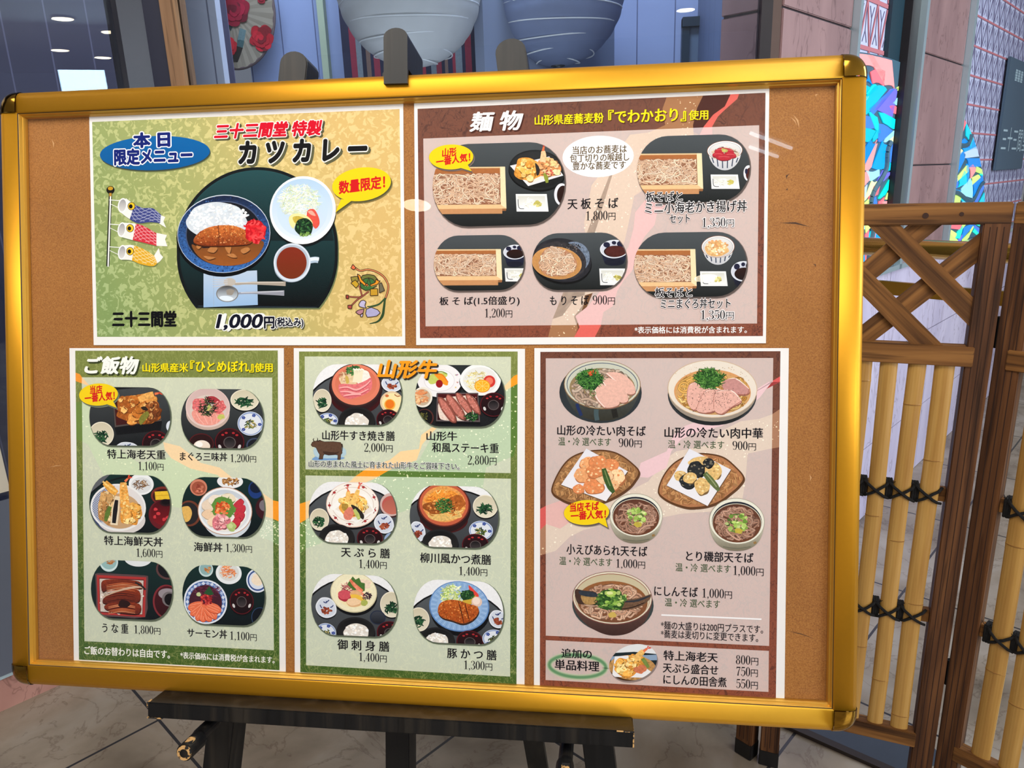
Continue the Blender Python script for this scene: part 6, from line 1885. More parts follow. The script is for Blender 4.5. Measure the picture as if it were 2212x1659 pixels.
spinach_bowl(A, 528.8, 864, 31, 23); flower_dish(A, 541, 915, 28, 26); soup_lid(A, 496, 955, 32, 30); A.poly(ell(435, 958, 27, 22), (84, 26, 28)); A.poly(ell(435, 958, 25, 20), (44, 20, 20)); A.poly(ell(436, 964, 18, 13), (240, 228, 214), col2=(226, 206, 184)); A.poly(ell(430, 960, 8, 6), (250, 246, 240)); A.poly(ell(550, 962, 18, 16), (62, 72, 96)); A.poly(ell(551, 963, 16, 14), (26, 28, 36))
A.build('dish_photo', p3, 'printed photo of a tuna rice bowl set')
A = photo(p3, 193, 1026, 367.5, 1150, TG, TG2, 33)
A.poly([(190, 1022), (240, 1022), (196, 1068), (190, 1070)], (96, 98, 104)); A.stroke([(192, 1070), (222, 1046), (262, 1032), (300, 1028)], 4, (16, 22, 24)); A.poly(ell(305, 1046, 27, 23), (236, 238, 240)); A.poly(ell(305, 1048, 22, 17), (218, 220, 222)); fuzz(A, 304, 1047, 16, 10, 50, [(120, 84, 50), (82, 54, 34), (160, 120, 76)], 1.6, 9)
A.poly(ell(255, 1112, 55, 42), (60, 72, 110)); A.poly(ell(262, 1122, 52, 32), (218, 212, 210)); A.poly(ell(255.3, 1096, 60, 51), (236, 236, 236)); A.poly(ell(255.3, 1096, 56, 47), (206, 208, 216)); A.clip, keep = ell(255.3, 1096, 56, 47), A.clip
for k in range(-12, 12):
    for sg in (1, -1): A.stroke([(225 + k * 5 - 40 * sg, 1048), (225 + k * 5 + 40 * sg, 1128)], 1.1, (92, 108, 150))
A.poly(closed([(250, 1046), (300, 1046), (314, 1100), (300, 1140), (250, 1146), (240, 1100)], 3), (224, 220, 220))
A.clip = keep; A.poly(ell(258, 1104, 46, 38), (196, 160, 120))
tempura(A, 234, 1096, 22, 36, [(206, 160, 100), (226, 190, 136), (186, 134, 78), (236, 210, 160)], 22); tempura(A, 282, 1110, 24, 26, TEMP, 22)
A.stroke([(226, 1042), (240, 1056), (252, 1066)], (12, 17, 12), (232, 168, 72), 0.3); A.stroke([(222, 1040), (236, 1052), (250, 1062)], 4, (246, 204, 120), 0.3); A.stroke([(266, 1042), (268, 1070), (272, 1100), (276, 1120)], (13, 20, 18, 14), (236, 172, 86), 0.35); crumbs(A, 270, 1080, 9, 40, 50, TEMP, (1.5, 3)); shrimp_tail(A, 270, 1040, 8, -8, 8)
A.stroke([(238, 1094), (232, 1110), (228, 1126)], (7, 11, 6), (96, 122, 52), 0.2); A.stroke([(254, 1072), (250, 1100), (246, 1134)], (10, 16, 16), (234, 216, 186), 0.1); A.stroke([(252, 1080), (249, 1102), (246, 1130)], (7, 10, 8), (30, 26, 28), 0.2)
A.poly(ell(352, 1071, 26, 20), (118, 46, 38)); A.poly(ell(352, 1072, 22, 16), (56, 22, 20)); A.poly([(334, 1062), (372, 1060), (372, 1078), (336, 1080)], (232, 190, 52), 0.08); A.stroke([(335, 1071), (370, 1069)], 1, (200, 150, 30))
A.poly(ell(352, 1112, 31, 32), (104, 26, 34)); A.poly(ell(354, 1108, 28, 27), (60, 12, 18), col2=(128, 22, 30)); A.poly(ell(358, 1086, 13, 8), (40, 20, 24)); A.poly(ell(358, 1085, 9, 5), (16, 10, 12))
for x, y in ((336, 1100), (342, 1110), (334, 1116), (354, 1122), (362, 1118)): A.poly(wob(x, y, 4, 3.4, A.rnd, .3, 6), (206, 60, 66))
A.build('dish_photo', p3, 'printed photo of a seafood tempura bowl')
A = photo(p3, 393, 1031.5, 571, 1159.5, TG, TG2, 34)
A.poly(ell(429, 1053, 18.5, 18), (206, 130, 104)); A.poly(ell(429, 1054, 15, 14), (160, 84, 62)); crumbs(A, 429, 1056, 11, 9, 26, [(186, 96, 76), (140, 62, 46), (210, 126, 100)], (2, 3.2))
A.poly(ell(497, 1040, 28, 15), (232, 234, 236)); fuzz(A, 498, 1039, 18, 9, 40, [(168, 116, 60), (120, 76, 40), (196, 146, 86)], 3, 10); A.poly(ell(552, 1058, 16, 19), (30, 58, 120)); A.poly(ell(553, 1053, 13, 12), (18, 28, 50))
A.poly(ell(409, 1109, 25, 28), (110, 58, 40)); A.poly(ell(408, 1109, 21, 24), (38, 36, 38)); A.poly(wob(402, 1110, 13, 16, A.rnd, .12), (226, 180, 96), 0.1); A.poly(ell(572, 1098, 20, 24), (60, 22, 28)); A.poly(ell(570, 1092, 10, 12), (120, 110, 118))
A.poly(ell(490, 1120, 52, 44), (206, 214, 222)); A.poly(ell(486, 1104, 59, 52), (186, 140, 110)); A.poly(ell(486, 1104, 57.5, 50.5), (238, 240, 242)); A.poly(ell(486, 1104, 53, 46), (196, 204, 214), col2=(224, 228, 232)); A.poly(ell(486, 1108, 46, 40), (236, 232, 226)); crumbs(A, 486, 1108, 44, 37, 130, [(246, 244, 240), (228, 222, 214)], (2, 3.4))
for x, y, r, c in ((455, 1092, 20, (232, 212, 190)), (468, 1082, 18, (240, 226, 210)), (492, 1078, 17, (236, 222, 196)), (452, 1112, 16, (236, 204, 170)), (462, 1128, 15, (242, 216, 184))): A.poly(wob(x, y, r, r * .72, A.rnd, .08, 10), tuple(v * .82 for v in c)); A.poly(wob(x, y - 1, r * .95, r * .66, A.rnd, .08, 10), c, 0.05)
for x, y in ((514, 1092), (518, 1106), (516, 1120), (508, 1132)): A.poly(wob(x, y, 17, 9, A.rnd, .08, 10, 3, -0.9), (140, 28, 44)); A.poly(wob(x, y - 1, 16, 8, A.rnd, .08, 10, 3, -0.9), (196, 54, 68), 0.12)
for a in range(11):
    t = 2 * math.pi * a / 11; A.poly([(483 + 14 * math.cos(t - .3), 1098 + 13 * math.sin(t - .3)), (483 + 30 * math.cos(t), 1098 + 29 * math.sin(t)), (483 + 14 * math.cos(t + .3), 1098 + 13 * math.sin(t + .3))], (86, 134, 58), 0.1)
A.poly(wob(483, 1098, 25, 25, A.rnd, .12, 22, 1), (96, 142, 62), 0.15); crumbs(A, 481, 1098, 17, 15, 90, [(214, 86, 40), (232, 120, 62), (190, 64, 30), (244, 160, 104)], (2, 3.2)); tempura(A, 477, 1128, 20, 17, [(232, 150, 156), (240, 178, 178), (218, 124, 134), (248, 200, 196)], 22); A.poly(wob(500, 1138, 10, 10, A.rnd, .15), (176, 196, 120), 0.15); A.poly(ell(498, 1136, 5, 5), (200, 214, 150))
A.build('dish_photo', p3, 'printed photo of a raw seafood rice bowl')
A = photo(p3, 196.5, 1211.5, 372, 1337.5, TG, TG2, 35)
A.poly(ell(235, 1214, 20, 21), (206, 226, 226)); A.poly(ell(235, 1213, 17, 17), (150, 186, 186)); fuzz(A, 237, 1214, 9, 7, 20, [(176, 110, 60), (206, 150, 96)], 2.6, 8); A.poly(ell(298, 1206, 30, 18), (226, 230, 232)); A.poly(ell(362, 1230, 25, 22), (92, 60, 60)); A.poly(ell(363, 1229, 22, 19), (24, 22, 26)); 
A.poly(closed([(211, 1238), (260, 1240), (313, 1243), (320, 1250), (318, 1290), (314, 1333), (260, 1333), (212, 1330), (208, 1322), (208, 1280), (206, 1246)], 2), (92, 68, 70)); A.poly([(209, 1242), (316, 1247), (313, 1333), (212, 1327)], (176, 54, 52)); A.poly([(214, 1248), (311, 1252), (308, 1328), (216, 1323)], (96, 34, 34)); A.poly([(215, 1250), (310, 1254), (307, 1327), (217, 1321)], (206, 194, 184), 0.1); crumbs(A, 262, 1290, 47, 36, 240, [(236, 228, 220), (214, 204, 194), (190, 172, 156)], (2, 3.4))
for pts in (((222, 1254), (262, 1252), (300, 1256), (308, 1270), (290, 1272), (240, 1272), (222, 1278)), ((224, 1292), (248, 1278), (270, 1272), (300, 1276), (300, 1300), (260, 1302), (226, 1304)), ((226, 1308), (250, 1302), (300, 1304), (300, 1326), (260, 1324), (232, 1318))):
    q = closed(list(pts), 4); A.poly([(x, y + 2) for x, y in q], (40, 16, 12)); A.poly(q, (142, 54, 28), 0.3, col2=(92, 34, 24))
    xs_ = [p[0] for p in pts]; ys_ = [p[1] for p in pts]
    for k in range(7):
        y = min(ys_) + 3 + (max(ys_) - min(ys_) - 6) * k / 6; A.stroke([(min(xs_) + 8, y + 3), ((min(xs_) + max(xs_)) / 2, y - 2), (max(xs_) - 8, y + 2)], (1, 2.2, 1), A.rnd.choice([(196, 104, 60), (70, 26, 18), (216, 140, 96), (110, 44, 26)]))
A.stroke([(222, 1290), (250, 1278), (280, 1270), (302, 1268), (314, 1272)], (2, 5, 2), (206, 176, 150)); A.stroke([(292, 1258), (306, 1266), (314, 1274)], 4, (40, 36, 36)); A.poly(wob(268, 1304, 12, 8, A.rnd, .2), (40, 18, 16))
A.poly(ell(360, 1300, 30, 37), (128, 44, 50)); A.poly(ell(361, 1300, 27, 34), (74, 20, 26), col2=(44, 12, 18)); A.poly(ell(362, 1283, 20, 12), (150, 140, 146)); A.poly(ell(365, 1294, 15, 16), (116, 108, 110)); A.poly(ell(367, 1295, 12, 13), (16, 12, 14))
A.build('dish_photo', p3, 'printed photo of grilled eel in a red lacquer box')
A = photo(p3, 394, 1222, 572, 1349.5, TG, TG2, 36)
A.poly(ell(445, 1230, 15.5, 16), (196, 216, 216)); A.poly(ell(445, 1229, 13, 13), (140, 176, 178)); fuzz(A, 447, 1230, 7, 7, 18, [(176, 110, 60), (206, 150, 96)], 2.6, 7); A.poly(ell(494, 1238, 28, 24), (232, 236, 238)); A.poly(ell(494, 1236, 22, 19), (214, 216, 214)); fuzz(A, 494, 1234, 16, 13, 60, [(226, 130, 76), (240, 160, 104), (206, 104, 52)], 1.8, 10)
A.poly(ell(556, 1254, 24, 26), (222, 228, 238)); A.poly(ell(556, 1254, 21, 22.5), (52, 78, 140)); A.poly(ell(556, 1254, 18, 19), (214, 220, 232)); A.poly(wob(556, 1252, 13, 13, A.rnd, .1), (238, 220, 196), 0.06)
A.poly(ell(445, 1306, 46, 46), (10, 14, 20)); A.poly(ell(444, 1300, 47, 48), (226, 232, 240)); A.poly(ell(444, 1300, 43.5, 44.5), (86, 116, 176))
for k in range(26):
    t = 2 * math.pi * k / 26; A.poly([(444 + 43 * math.cos(t), 1300 + 44 * math.sin(t)), (444 + 39 * math.cos(t + .12), 1300 + 40 * math.sin(t + .12)), (444 + 35.5 * math.cos(t), 1300 + 36.5 * math.sin(t)), (444 + 39 * math.cos(t - .12), 1300 + 40 * math.sin(t - .12))], (214, 222, 236) if k % 2 else (176, 192, 222))
A.poly(ell(444, 1301, 35.5, 37), (70, 30, 44), 0.2); fuzz(A, 448, 1278, 28, 14, 80, [(96, 36, 60), (66, 22, 40), (124, 60, 84)], 1.4, 12)
for k, t in enumerate((2.95, 2.5, 2.1, 1.7, 1.3, 0.9, 0.4)):
    x, y = 443 + 19 * math.cos(t), 1306 + 19 * math.sin(t); q = wob(x, y, 19, 10, random.Random(k), .06, 10, 3, t); A.poly([(a, b + 1.4) for a, b in q], (176, 60, 34)); A.poly(q, (232, 116, 78), 0.08); 
    for s_ in (-5, 0, 5): A.stroke([(x - math.sin(t) * s_ - math.cos(t) * 13, y + math.cos(t) * s_ - math.sin(t) * 13), (x - math.sin(t) * s_ + math.cos(t) * 14, y + math.cos(t) * s_ + math.sin(t) * 14)], 0.9, (248, 170, 136))
crumbs(A, 447, 1294, 13, 12, 70, [(176, 40, 44), (206, 72, 66), (140, 24, 34)], (1.8, 2.8)); A.poly([(440, 1282), (452, 1266), (462, 1284), (452, 1286)], (40, 84, 48), 0.1); A.poly(wob(429, 1284, 5, 4.5, A.rnd, .1), (196, 208, 150))
soup_lid(A, 522, 1299, 26, 28); A.poly(ell(562, 1334, 19, 22), (44, 66, 100)); A.poly(ell(562, 1334, 17.5, 20.5), (14, 18, 26))
A.build('dish_photo', p3, 'printed photo of a salmon rice bowl')

# ================================================================ sheet: beef and set meals
p4 = sheet([(634.5, 752), (1134, 753.5), (1133, 1483.5), (636.6, 1454.5)], 'green beef and set-meal menu sheet at the bottom centre', (186, 200, 168))
FR4 = [(646, 759.3), (1118.2, 759.3), (1115.7, 1478.7), (648.8, 1452.1)]
PA4 = [(658.2, 770), (1103.7, 770.6), (1103, 1022), (659.9, 1013.9)]; PB4 = [(659.9, 1027), (1103.7, 1034), (1102, 1461.5), (661.3, 1436.9)]
gm = bpy.data.materials['green_washi_print']; gp = bpy.data.materials['pale_green_washi_print']
fix_up(panel_print(p4, FR4, gm, 2e-5, 'printed_background'))
fix_up(panel_print(p4, PA4, gp, 4e-5, 'pale_panel')); fix_up(panel_print(p4, PB4, gp, 4e-5, 'pale_panel'))
PP4 = [PA4, PB4]
ribbon(p4, [(1092, 843), (1118, 829), (1118, 950), (1110, 985), (1050, 1010), (1040, 1070), (1016, 1100), (960, 1115), (900, 1095), (850, 1112), (800, 1090), (780, 1060), (813, 1030), (842, 1015), (905, 994), (935, 940), (1000, 900), (1060, 880)], (92, 124, 56), (190, 208, 176), PP4, FR4, 6e-5, 700, 6, (226, 230, 180), (244, 248, 220), 'speckled_ribbon')
ribbon(p4, [(646, 1135), (662, 1122), (700, 1110), (720, 1160), (690, 1175), (660, 1185), (646, 1200)], (104, 134, 66), (192, 210, 178), PP4, FR4, 7e-5, 110, 7, (226, 230, 180), (244, 248, 220), 'speckled_ribbon')
OR_, ORP = (244, 158, 40), (246, 212, 160)
ribbon(p4, [(1120, 808), (1110, 812), (1088, 836), (1060, 870), (1075, 874), (1092, 843.4), (1120, 828)], OR_, ORP, PP4, FR4, 9e-5)
ribbon(p4, [(952, 905), (935.6, 921), (909.7, 939.8), (905, 970), (865, 975), (841.6, 993.9), (794.5, 1010), (766, 1030), (757, 1039), (700, 1066), (663, 1083.5), (644, 1089), (644, 1132), (660.6, 1123), (700, 1090), (760, 1056), (813, 1032), (842, 1015), (900, 994), (912, 960), (933, 935), (965, 905)], OR_, ORP, PP4, FR4, 9e-5)
A = Art(1.05e-3); A.glyph('山形牛', 816, 943, 797.5, 38, (246, 156, 30), 0.045, 0.8, 0.22, 0, None, (2.6, 3.2, (52, 44, 34))); A.build('heading', p4, 'orange brush heading')
name(p4, '山形牛すき焼き膳', 696, 852, 941, 21); price(p4, '2,000', 786, 848.6, 966.8, 19)
name(p4, '山形牛', 921.5, 987, 942, 20); name(p4, '和風ステーキ重', 933, 1076.6, 967.5, 21); price(p4, '2,800', 1009.6, 1073, 994, 20)
name(p4, '山形の恵まれた風土に育まれた山形牛をご賞味下さい。', 665, 990, 1004.5, 15, (34, 58, 40), True, 0.02, 'tagline')
name(p4, '天 ぷ ら 膳', 737, 841.6, 1194, 21); price(p4, '1,400', 774.6, 835.7, 1218.6, 18.5)
name(p4, '柳川風かつ煮膳', 907.4, 1060, 1207, 22); price(p4, '1,400', 990.8, 1053, 1234, 18.5)
name(p4, '御 刺 身 膳', 729, 840.4, 1394.5, 22); price(p4, '1,400', 774.6, 835.7, 1420, 18.5)
name(p4, '豚 か つ 膳', 966, 1072, 1413, 22); price(p4, '1,300', 1001.4, 1063.7, 1437.4, 19)
A = Art(3e-4)                                       # cow
Zc = lambda x, y: (630 + x / 4.254, 740 + y / 4.254)
A.poly(closed([Zc(*p) for p in ((185, 1075), (230, 1045), (300, 1060), (360, 1040), (440, 1050), (490, 1060), (430, 1078), (330, 1082), (240, 1082))], 3), (120, 160, 206)); A.poly(closed([Zc(*p) for p in ((200, 1000), (240, 960), (470, 960), (480, 1050), (250, 1060))], 3), (178, 204, 216))
cow = [(178, 940), (190, 915), (215, 905), (240, 905), (265, 900), (300, 912), (380, 910), (450, 918), (462, 945), (460, 990), (465, 1015), (452, 1030), (448, 1075), (422, 1075), (425, 1035), (405, 1030), (340, 1035), (300, 1025), (290, 1040), (285, 1072), (250, 1072), (258, 1030), (240, 1000), (225, 965), (210, 958), (190, 955)]
A.poly([Zc(*p) for p in cow], (94, 68, 52), 0.15); A.poly(closed([Zc(*p) for p in ((290, 1000), (400, 1010), (440, 1000), (400, 1030), (320, 1030))], 3), (66, 46, 36))
for pts in (((205, 908), (198, 890), (206, 880)), ((232, 906), (240, 888), (234, 874)), ((240, 906), (262, 898), (268, 906)), ((462, 930), (468, 960), (464, 1000))): A.stroke([Zc(*p) for p in pts], (2.2, 1.6, 0.8), (52, 38, 32))
for a, b in zip(cow, cow[1:] + cow[:1]): A.strip([Zc(*a), Zc(*b)], [0.9, 0.9], (44, 32, 28))
A.build('cow_picture', p4, 'brown cow drawing')
WT = (236, 236, 238)


def tray(A, cx, cy, rx, ry):
    A.poly(ell(cx, cy, rx + 3.5, ry + 3.5), (16, 16, 18)); A.poly(ell(cx, cy, rx, ry), (84, 88, 92), 0.04, col2=(26, 28, 30))


A = photo(p4, 675.8, 787, 867.4, 917.8, WT, WT, 41); tray(A, 772, 905, 116, 100)
A.poly(ell(768.7, 858, 55, 38), (62, 18, 20)); A.poly(ell(768.7, 838, 58, 50), (44, 22, 24)); A.poly(ell(768.7, 832, 55, 46.5), (60, 40, 38)); A.poly(ell(768.7, 831, 52, 44), (226, 130, 102)); A.poly(ell(768.7, 829, 45, 36), (206, 108, 82), col2=(222, 128, 100))
A.poly(wob(752, 822, 19, 17, A.rnd, .12), (226, 200, 160), 0.2); A.poly(wob(785, 818, 17, 18, A.rnd, .12), (240, 236, 226), 0.1); fuzz(A, 742, 814, 10, 10, 22, [(206, 160, 120), (160, 110, 80), (232, 204, 170)], 3, 9); fuzz(A, 764, 800, 18, 9, 50, [(54, 100, 52), (84, 132, 70), (36, 76, 44)], 3, 10)
for k in range(12): A.stroke([(762 + k * 1.7, 826), (765 + k * 1.6, 810), (764 + k * 1.9, 797 + (k % 3))], 1.6, (240, 230, 200)); A.poly(ell(764 + k * 1.9, 797 + (k % 3), 1.7, 1.7, 0, 8), (250, 244, 226))
A.poly(closed([(746, 812), (752, 814), (754, 826), (748, 828)], 3), (206, 176, 90)); 
A.poly(closed([(731, 834), (740, 829), (768, 830), (790, 822), (802, 816), (803, 838), (792, 850), (772, 858), (752, 862), (736, 852)], 4), (224, 118, 122), 0.18)
for q in (((733, 838), (750, 836), (770, 842), (790, 832), (800, 822)), ((735, 846), (752, 846), (774, 850), (796, 840)), ((742, 855), (760, 852), (780, 852))): A.stroke(list(q), (2, 4, 2), (244, 174, 172)); A.stroke([(a, b + 3) for a, b in q], (1, 1.6, 1), (186, 70, 84))
spinach_bowl(A, 696, 865, 20, 25); flower_dish(A, 708, 908, 22, 16); star_dish(A, 846, 829, 22, 18); A.poly(ell(847, 872, 25, 26), (30, 30, 30)); A.poly(ell(846, 869, 25, 24), (222, 196, 160)); A.poly(ell(847, 869, 22, 20), (238, 224, 170)); A.poly(ell(842, 874, 12, 12), (236, 178, 70)); A.poly(ell(842, 873, 9.5, 9.5), (232, 120, 30)); A.poly(ell(836, 855, 4, 3), (206, 110, 60)); A.stroke([(852, 852), (858, 856), (864, 855)], 2, (176, 90, 50))
soup_lid(A, 838, 906, 25, 22); rice_bowl(A, 771, 908, 39, 30)
A.build('dish_photo', p4, 'printed photo of a sukiyaki beef set')
A = photo(p4, 896.8, 788.5, 1089.6, 921.5, (34, 38, 58), (18, 18, 20), 42)
A.poly(closed([(890, 880), (894, 840), (940, 800), (1000, 786), (1060, 800), (1092, 850), (1092, 925), (890, 925)], 4), (40, 44, 46), col2=(24, 24, 26))
A.poly(ell(952, 828, 49, 36), (18, 18, 20)); A.poly(ell(949.7, 822, 48, 36), (236, 234, 236)); A.poly(ell(949, 822, 33, 24), (214, 206, 210)); A.poly(ell(949, 822, 32, 23), (240, 238, 240)); 
for a in (-2.6, -2.0, -0.4, 0.1, 0.5): crumbs(A, 949 + 40 * math.cos(a), 822 + 29 * math.sin(a), 3, 2.5, 4, [(206, 140, 160), (150, 150, 190), (214, 190, 110)], (1, 1.8))
A.poly(closed([(924, 816), (938, 806), (962, 806), (966, 812), (950, 824), (930, 830)], 3), (196, 206, 104), 0.08); A.stroke([(938, 805), (954, 803), (966, 808)], 2.4, (120, 150, 60)); A.poly(closed([(938, 808), (952, 808), (966, 822), (967, 832), (958, 830), (946, 818)], 4), (246, 150, 40), 0.05); A.stroke([(942, 808), (956, 810), (968, 826)], 2.2, (226, 112, 20)); A.poly(ell(949, 829, 7.5, 8.5), (150, 24, 28), 0.1)
A.poly(wob(1038, 824, 44, 36, random.Random(5), .05, 8, 5), (14, 14, 16)); A.poly(wob(1038, 821, 43, 35, random.Random(5), .05, 8, 5), (240, 240, 240)); A.poly(wob(1037, 822, 36, 28, random.Random(5), .05, 8, 5), (228, 228, 226)); fuzz(A, 1032, 822, 26, 20, 130, [(226, 206, 130), (240, 228, 168), (206, 186, 96), (236, 236, 206)], 1.4, 11)
A.poly(ell(1057, 824, 13, 13), (206, 56, 48)); A.poly(ell(1057, 823, 8, 8), (232, 120, 96)); A.poly(ell(1042, 834, 17, 14), (236, 150, 20)); A.poly(ell(1042, 834, 15, 12), (250, 206, 90)); A.poly(ell(1042, 834, 13, 10.5), (246, 176, 40))
for k in range(8): A.strip([(1042, 834), (1042 + 13 * math.cos(k * .785), 834 + 10.5 * math.sin(k * .785))], [.6, 1], (252, 220, 130))
A.poly(ell(914, 862, 21, 22), (14, 14, 14)); A.poly(ell(913, 858, 21, 22), (232, 226, 214)); A.poly(ell(912, 858, 18, 18), (196, 176, 150)); fuzz(A, 910, 858, 14, 15, 50, [(226, 160, 110), (240, 190, 140), (206, 130, 84)], 4, 12); A.poly(ell(918, 902, 19, 19), (84, 44, 40)); A.poly(ell(917, 902, 17, 17), (20, 18, 18)); fuzz(A, 914, 900, 10, 10, 30, [(66, 70, 34), (110, 106, 50), (30, 34, 24)], 2.4, 9)
A.poly([(943, 850), (1033, 850), (1038, 918), (941, 916)], (12, 12, 14)); A.poly([(943.8, 848.5), (1033, 848.5), (1037, 911.6), (942, 910)], (96, 84, 86)); A.poly([(946, 851), (1031, 851), (1034, 908), (945, 907)], (72, 18, 20), col2=(44, 14, 16)); A.poly(closed([(948, 868), (970, 858), (1020, 856), (1030, 880), (1020, 906), (960, 908), (948, 896)], 3), (232, 214, 200), 0.1)
for k, (x, y, rx, ry, r) in enumerate(((1022, 872, 26, 9, 1.0), (1002, 872, 30, 9, 0.95), (984, 880, 34, 10, 0.95), (966, 886, 34, 10, 1.0))):
    q = wob(x, y, rx, ry, random.Random(k + 3), .07, 12, 3, r); A.poly([(a + 1.5, b + 2) for a, b in q], (62, 26, 20)); A.poly(q, (142, 78, 66), 0.2); A.poly(wob(x, y, rx * .88, ry * .66, random.Random(k + 13), .08, 12, 3, r), (196, 118, 104), 0.25)
    for j in range(10): A.poly(ell(x + A.rnd.uniform(-1, 1) * rx * .7 * math.cos(r), y + A.rnd.uniform(-1, 1) * rx * .7 * math.sin(r), 1.2, 1, 0, 6), (226, 160, 146))
fuzz(A, 1018, 900, 14, 9, 60, [(28, 62, 34), (44, 92, 46), (20, 44, 26), (66, 116, 60)], 2.6, 9)
soup_lid(A, 1066, 874, 29, 26)
A.build('dish_photo', p4, 'printed photo of a beef steak lacquer box set')
A = photo(p4, 667, 1041.5, 856, 1173, WT, WT, 43); tray(A, 766, 1156, 118, 102)
A.poly(ell(762, 1098, 56, 46), (10, 10, 12)); A.poly(ell(761.6, 1090.5, 57, 49), (226, 196, 180)); A.poly(ell(761.6, 1090, 55.5, 47.5), (244, 238, 230)); A.poly(ell(761.6, 1090, 46, 38), (222, 206, 194)); A.poly(ell(761.6, 1090, 44.5, 36.5), (244, 240, 234))
for k in range(9):
    a = k * .7 + .3; x, y = 761.6 + 50 * math.cos(a), 1090 + 42.5 * math.sin(a); A.poly(ell(x, y, 3.4, 2.8, 0, 10), (176, 54, 56)); A.stroke([(x - 8 * math.sin(a), y + 7 * math.cos(a)), (x, y - 2), (x + 8 * math.sin(a), y - 7 * math.cos(a))], 1.3, (150, 60, 60))
A.poly([(745, 1066), (790, 1068), (810, 1104), (770, 1130), (712, 1098)], (246, 244, 240)); A.poly([(724, 1100), (750, 1078), (790, 1078), (806, 1103), (770, 1124)], (236, 228, 218))
tempura(A, 762, 1092, 31, 24, [(244, 190, 96), (250, 212, 130), (232, 164, 70), (252, 226, 160)], 34); A.stroke([(760, 1090), (768, 1074), (774, 1058)], (12, 12, 7), (246, 196, 110), 0.25); shrimp_tail(A, 774, 1056, 3, -9, 7); A.stroke([(752, 1084), (752, 1068), (753, 1060)], (10, 10, 6), (240, 190, 110), 0.25); shrimp_tail(A, 753, 1062, -3, -8, 5)
A.poly(closed([(742, 1112), (748, 1098), (760, 1096), (764, 1108), (758, 1122), (746, 1122)], 4), (222, 130, 110), 0.2); A.poly(closed([(758, 1090), (772, 1096), (786, 1112), (784, 1122), (774, 1114), (764, 1102)], 3), (44, 40, 36), 0.2); A.stroke([(765, 1100), (772, 1112), (776, 1122)], (6, 9, 6), (186, 196, 110), 0.2); A.poly(closed([(738, 1090), (750, 1088), (752, 1096), (742, 1104)], 3), (176, 140, 60), 0.2)
spinach_bowl(A, 690, 1122, 21, 24); A.poly(ell(846, 1094, 25, 24), (60, 30, 30)); A.poly(ell(845, 1090, 24, 25), (206, 176, 170)); A.poly(ell(846, 1091, 21, 20), (186, 90, 82)); A.poly(ell(847, 1095, 20, 16), (176, 98, 84), col2=(196, 110, 92)); star_dish(A, 830, 1130.5, 22, 22); rice_bowl(A, 727.6, 1160, 38, 28); soup_lid(A, 799, 1163, 28, 24); A.poly(ell(848, 1166, 18, 16), (150, 172, 206))
A.build('dish_photo', p4, 'printed photo of a tempura set')
A = photo(p4, 885, 1050, 1076.6, 1182.5, WT, WT, 44); tray(A, 980, 1158, 118, 98)
A.poly(ell(959, 1122, 52, 30), (70, 22, 22)); A.poly(ell(959, 1096, 58.5, 54), (40, 22, 22)); A.poly(ell(959, 1090, 56, 48), (96, 40, 32)); A.poly(ell(959, 1089.5, 53, 46), (196, 96, 66)); A.poly(ell(959, 1089, 47, 39), (226, 156, 84), 0.25)
A.poly(wob(960, 1078, 38, 22, A.rnd, .1), (240, 156, 60), 0.3); A.poly(wob(960, 1110, 38, 15, A.rnd, .1), (226, 186, 110), 0.3); fuzz(A, 960, 1088, 42, 32, 90, [(246, 180, 90), (236, 140, 50), (250, 214, 140), (206, 110, 40)], 2, 14); A.poly(wob(942, 1096, 26, 14, A.rnd, .15), (150, 82, 34), 0.35); A.poly(wob(984, 1086, 20, 16, A.rnd, .15), (176, 96, 40), 0.35); crumbs(A, 960, 1094, 36, 14, 80, [(196, 120, 54), (130, 66, 28), (222, 150, 80)], (1.6, 3)); fuzz(A, 960, 1092, 19, 16, 90, [(40, 92, 40), (66, 124, 56), (28, 66, 32), (90, 150, 76)], 2.2, 10)
spinach_bowl(A, 1048.4, 1094, 27, 25); flower_dish(A, 1039, 1146, 26, 21); star_dish(A, 902, 1148, 18, 23); rice_bowl(A, 951, 1172, 39, 29); soup_lid(A, 1027, 1177, 29, 24)
A.build('dish_photo', p4, 'printed photo of a simmered cutlet pot set')
A = photo(p4, 672.3, 1241.5, 858, 1373.5, WT, WT, 45); tray(A, 765, 1364, 118, 112)
A.poly(ell(765, 1288, 50, 42), (12, 12, 14)); A.poly(ell(764, 1280, 50.5, 43.5), (206, 196, 160)); A.poly(ell(764, 1279.5, 48.5, 41.5), (238, 230, 196), 0.06); A.poly(ell(764, 1281, 38, 31), (244, 236, 206), col2=(240, 226, 176)); A.poly(wob(785, 1262, 18, 12, A.rnd, .2), (238, 214, 190), 0.15)
fuzz(A, 752, 1270, 18, 10, 60, [(150, 62, 70), (196, 110, 110), (120, 40, 54)], 1.4, 13); A.poly([(750, 1262), (762, 1245), (768, 1252), (776, 1248), (780, 1258), (788, 1260), (788, 1276), (774, 1282), (760, 1272)], (74, 112, 50), 0.15); A.stroke([(756, 1252), (766, 1264), (782, 1278)], (4, 8, 9), (226, 122, 90), 0.2); A.stroke([(764, 1258), (772, 1272), (788, 1288)], (3, 6, 6), (240, 150, 120), 0.2)
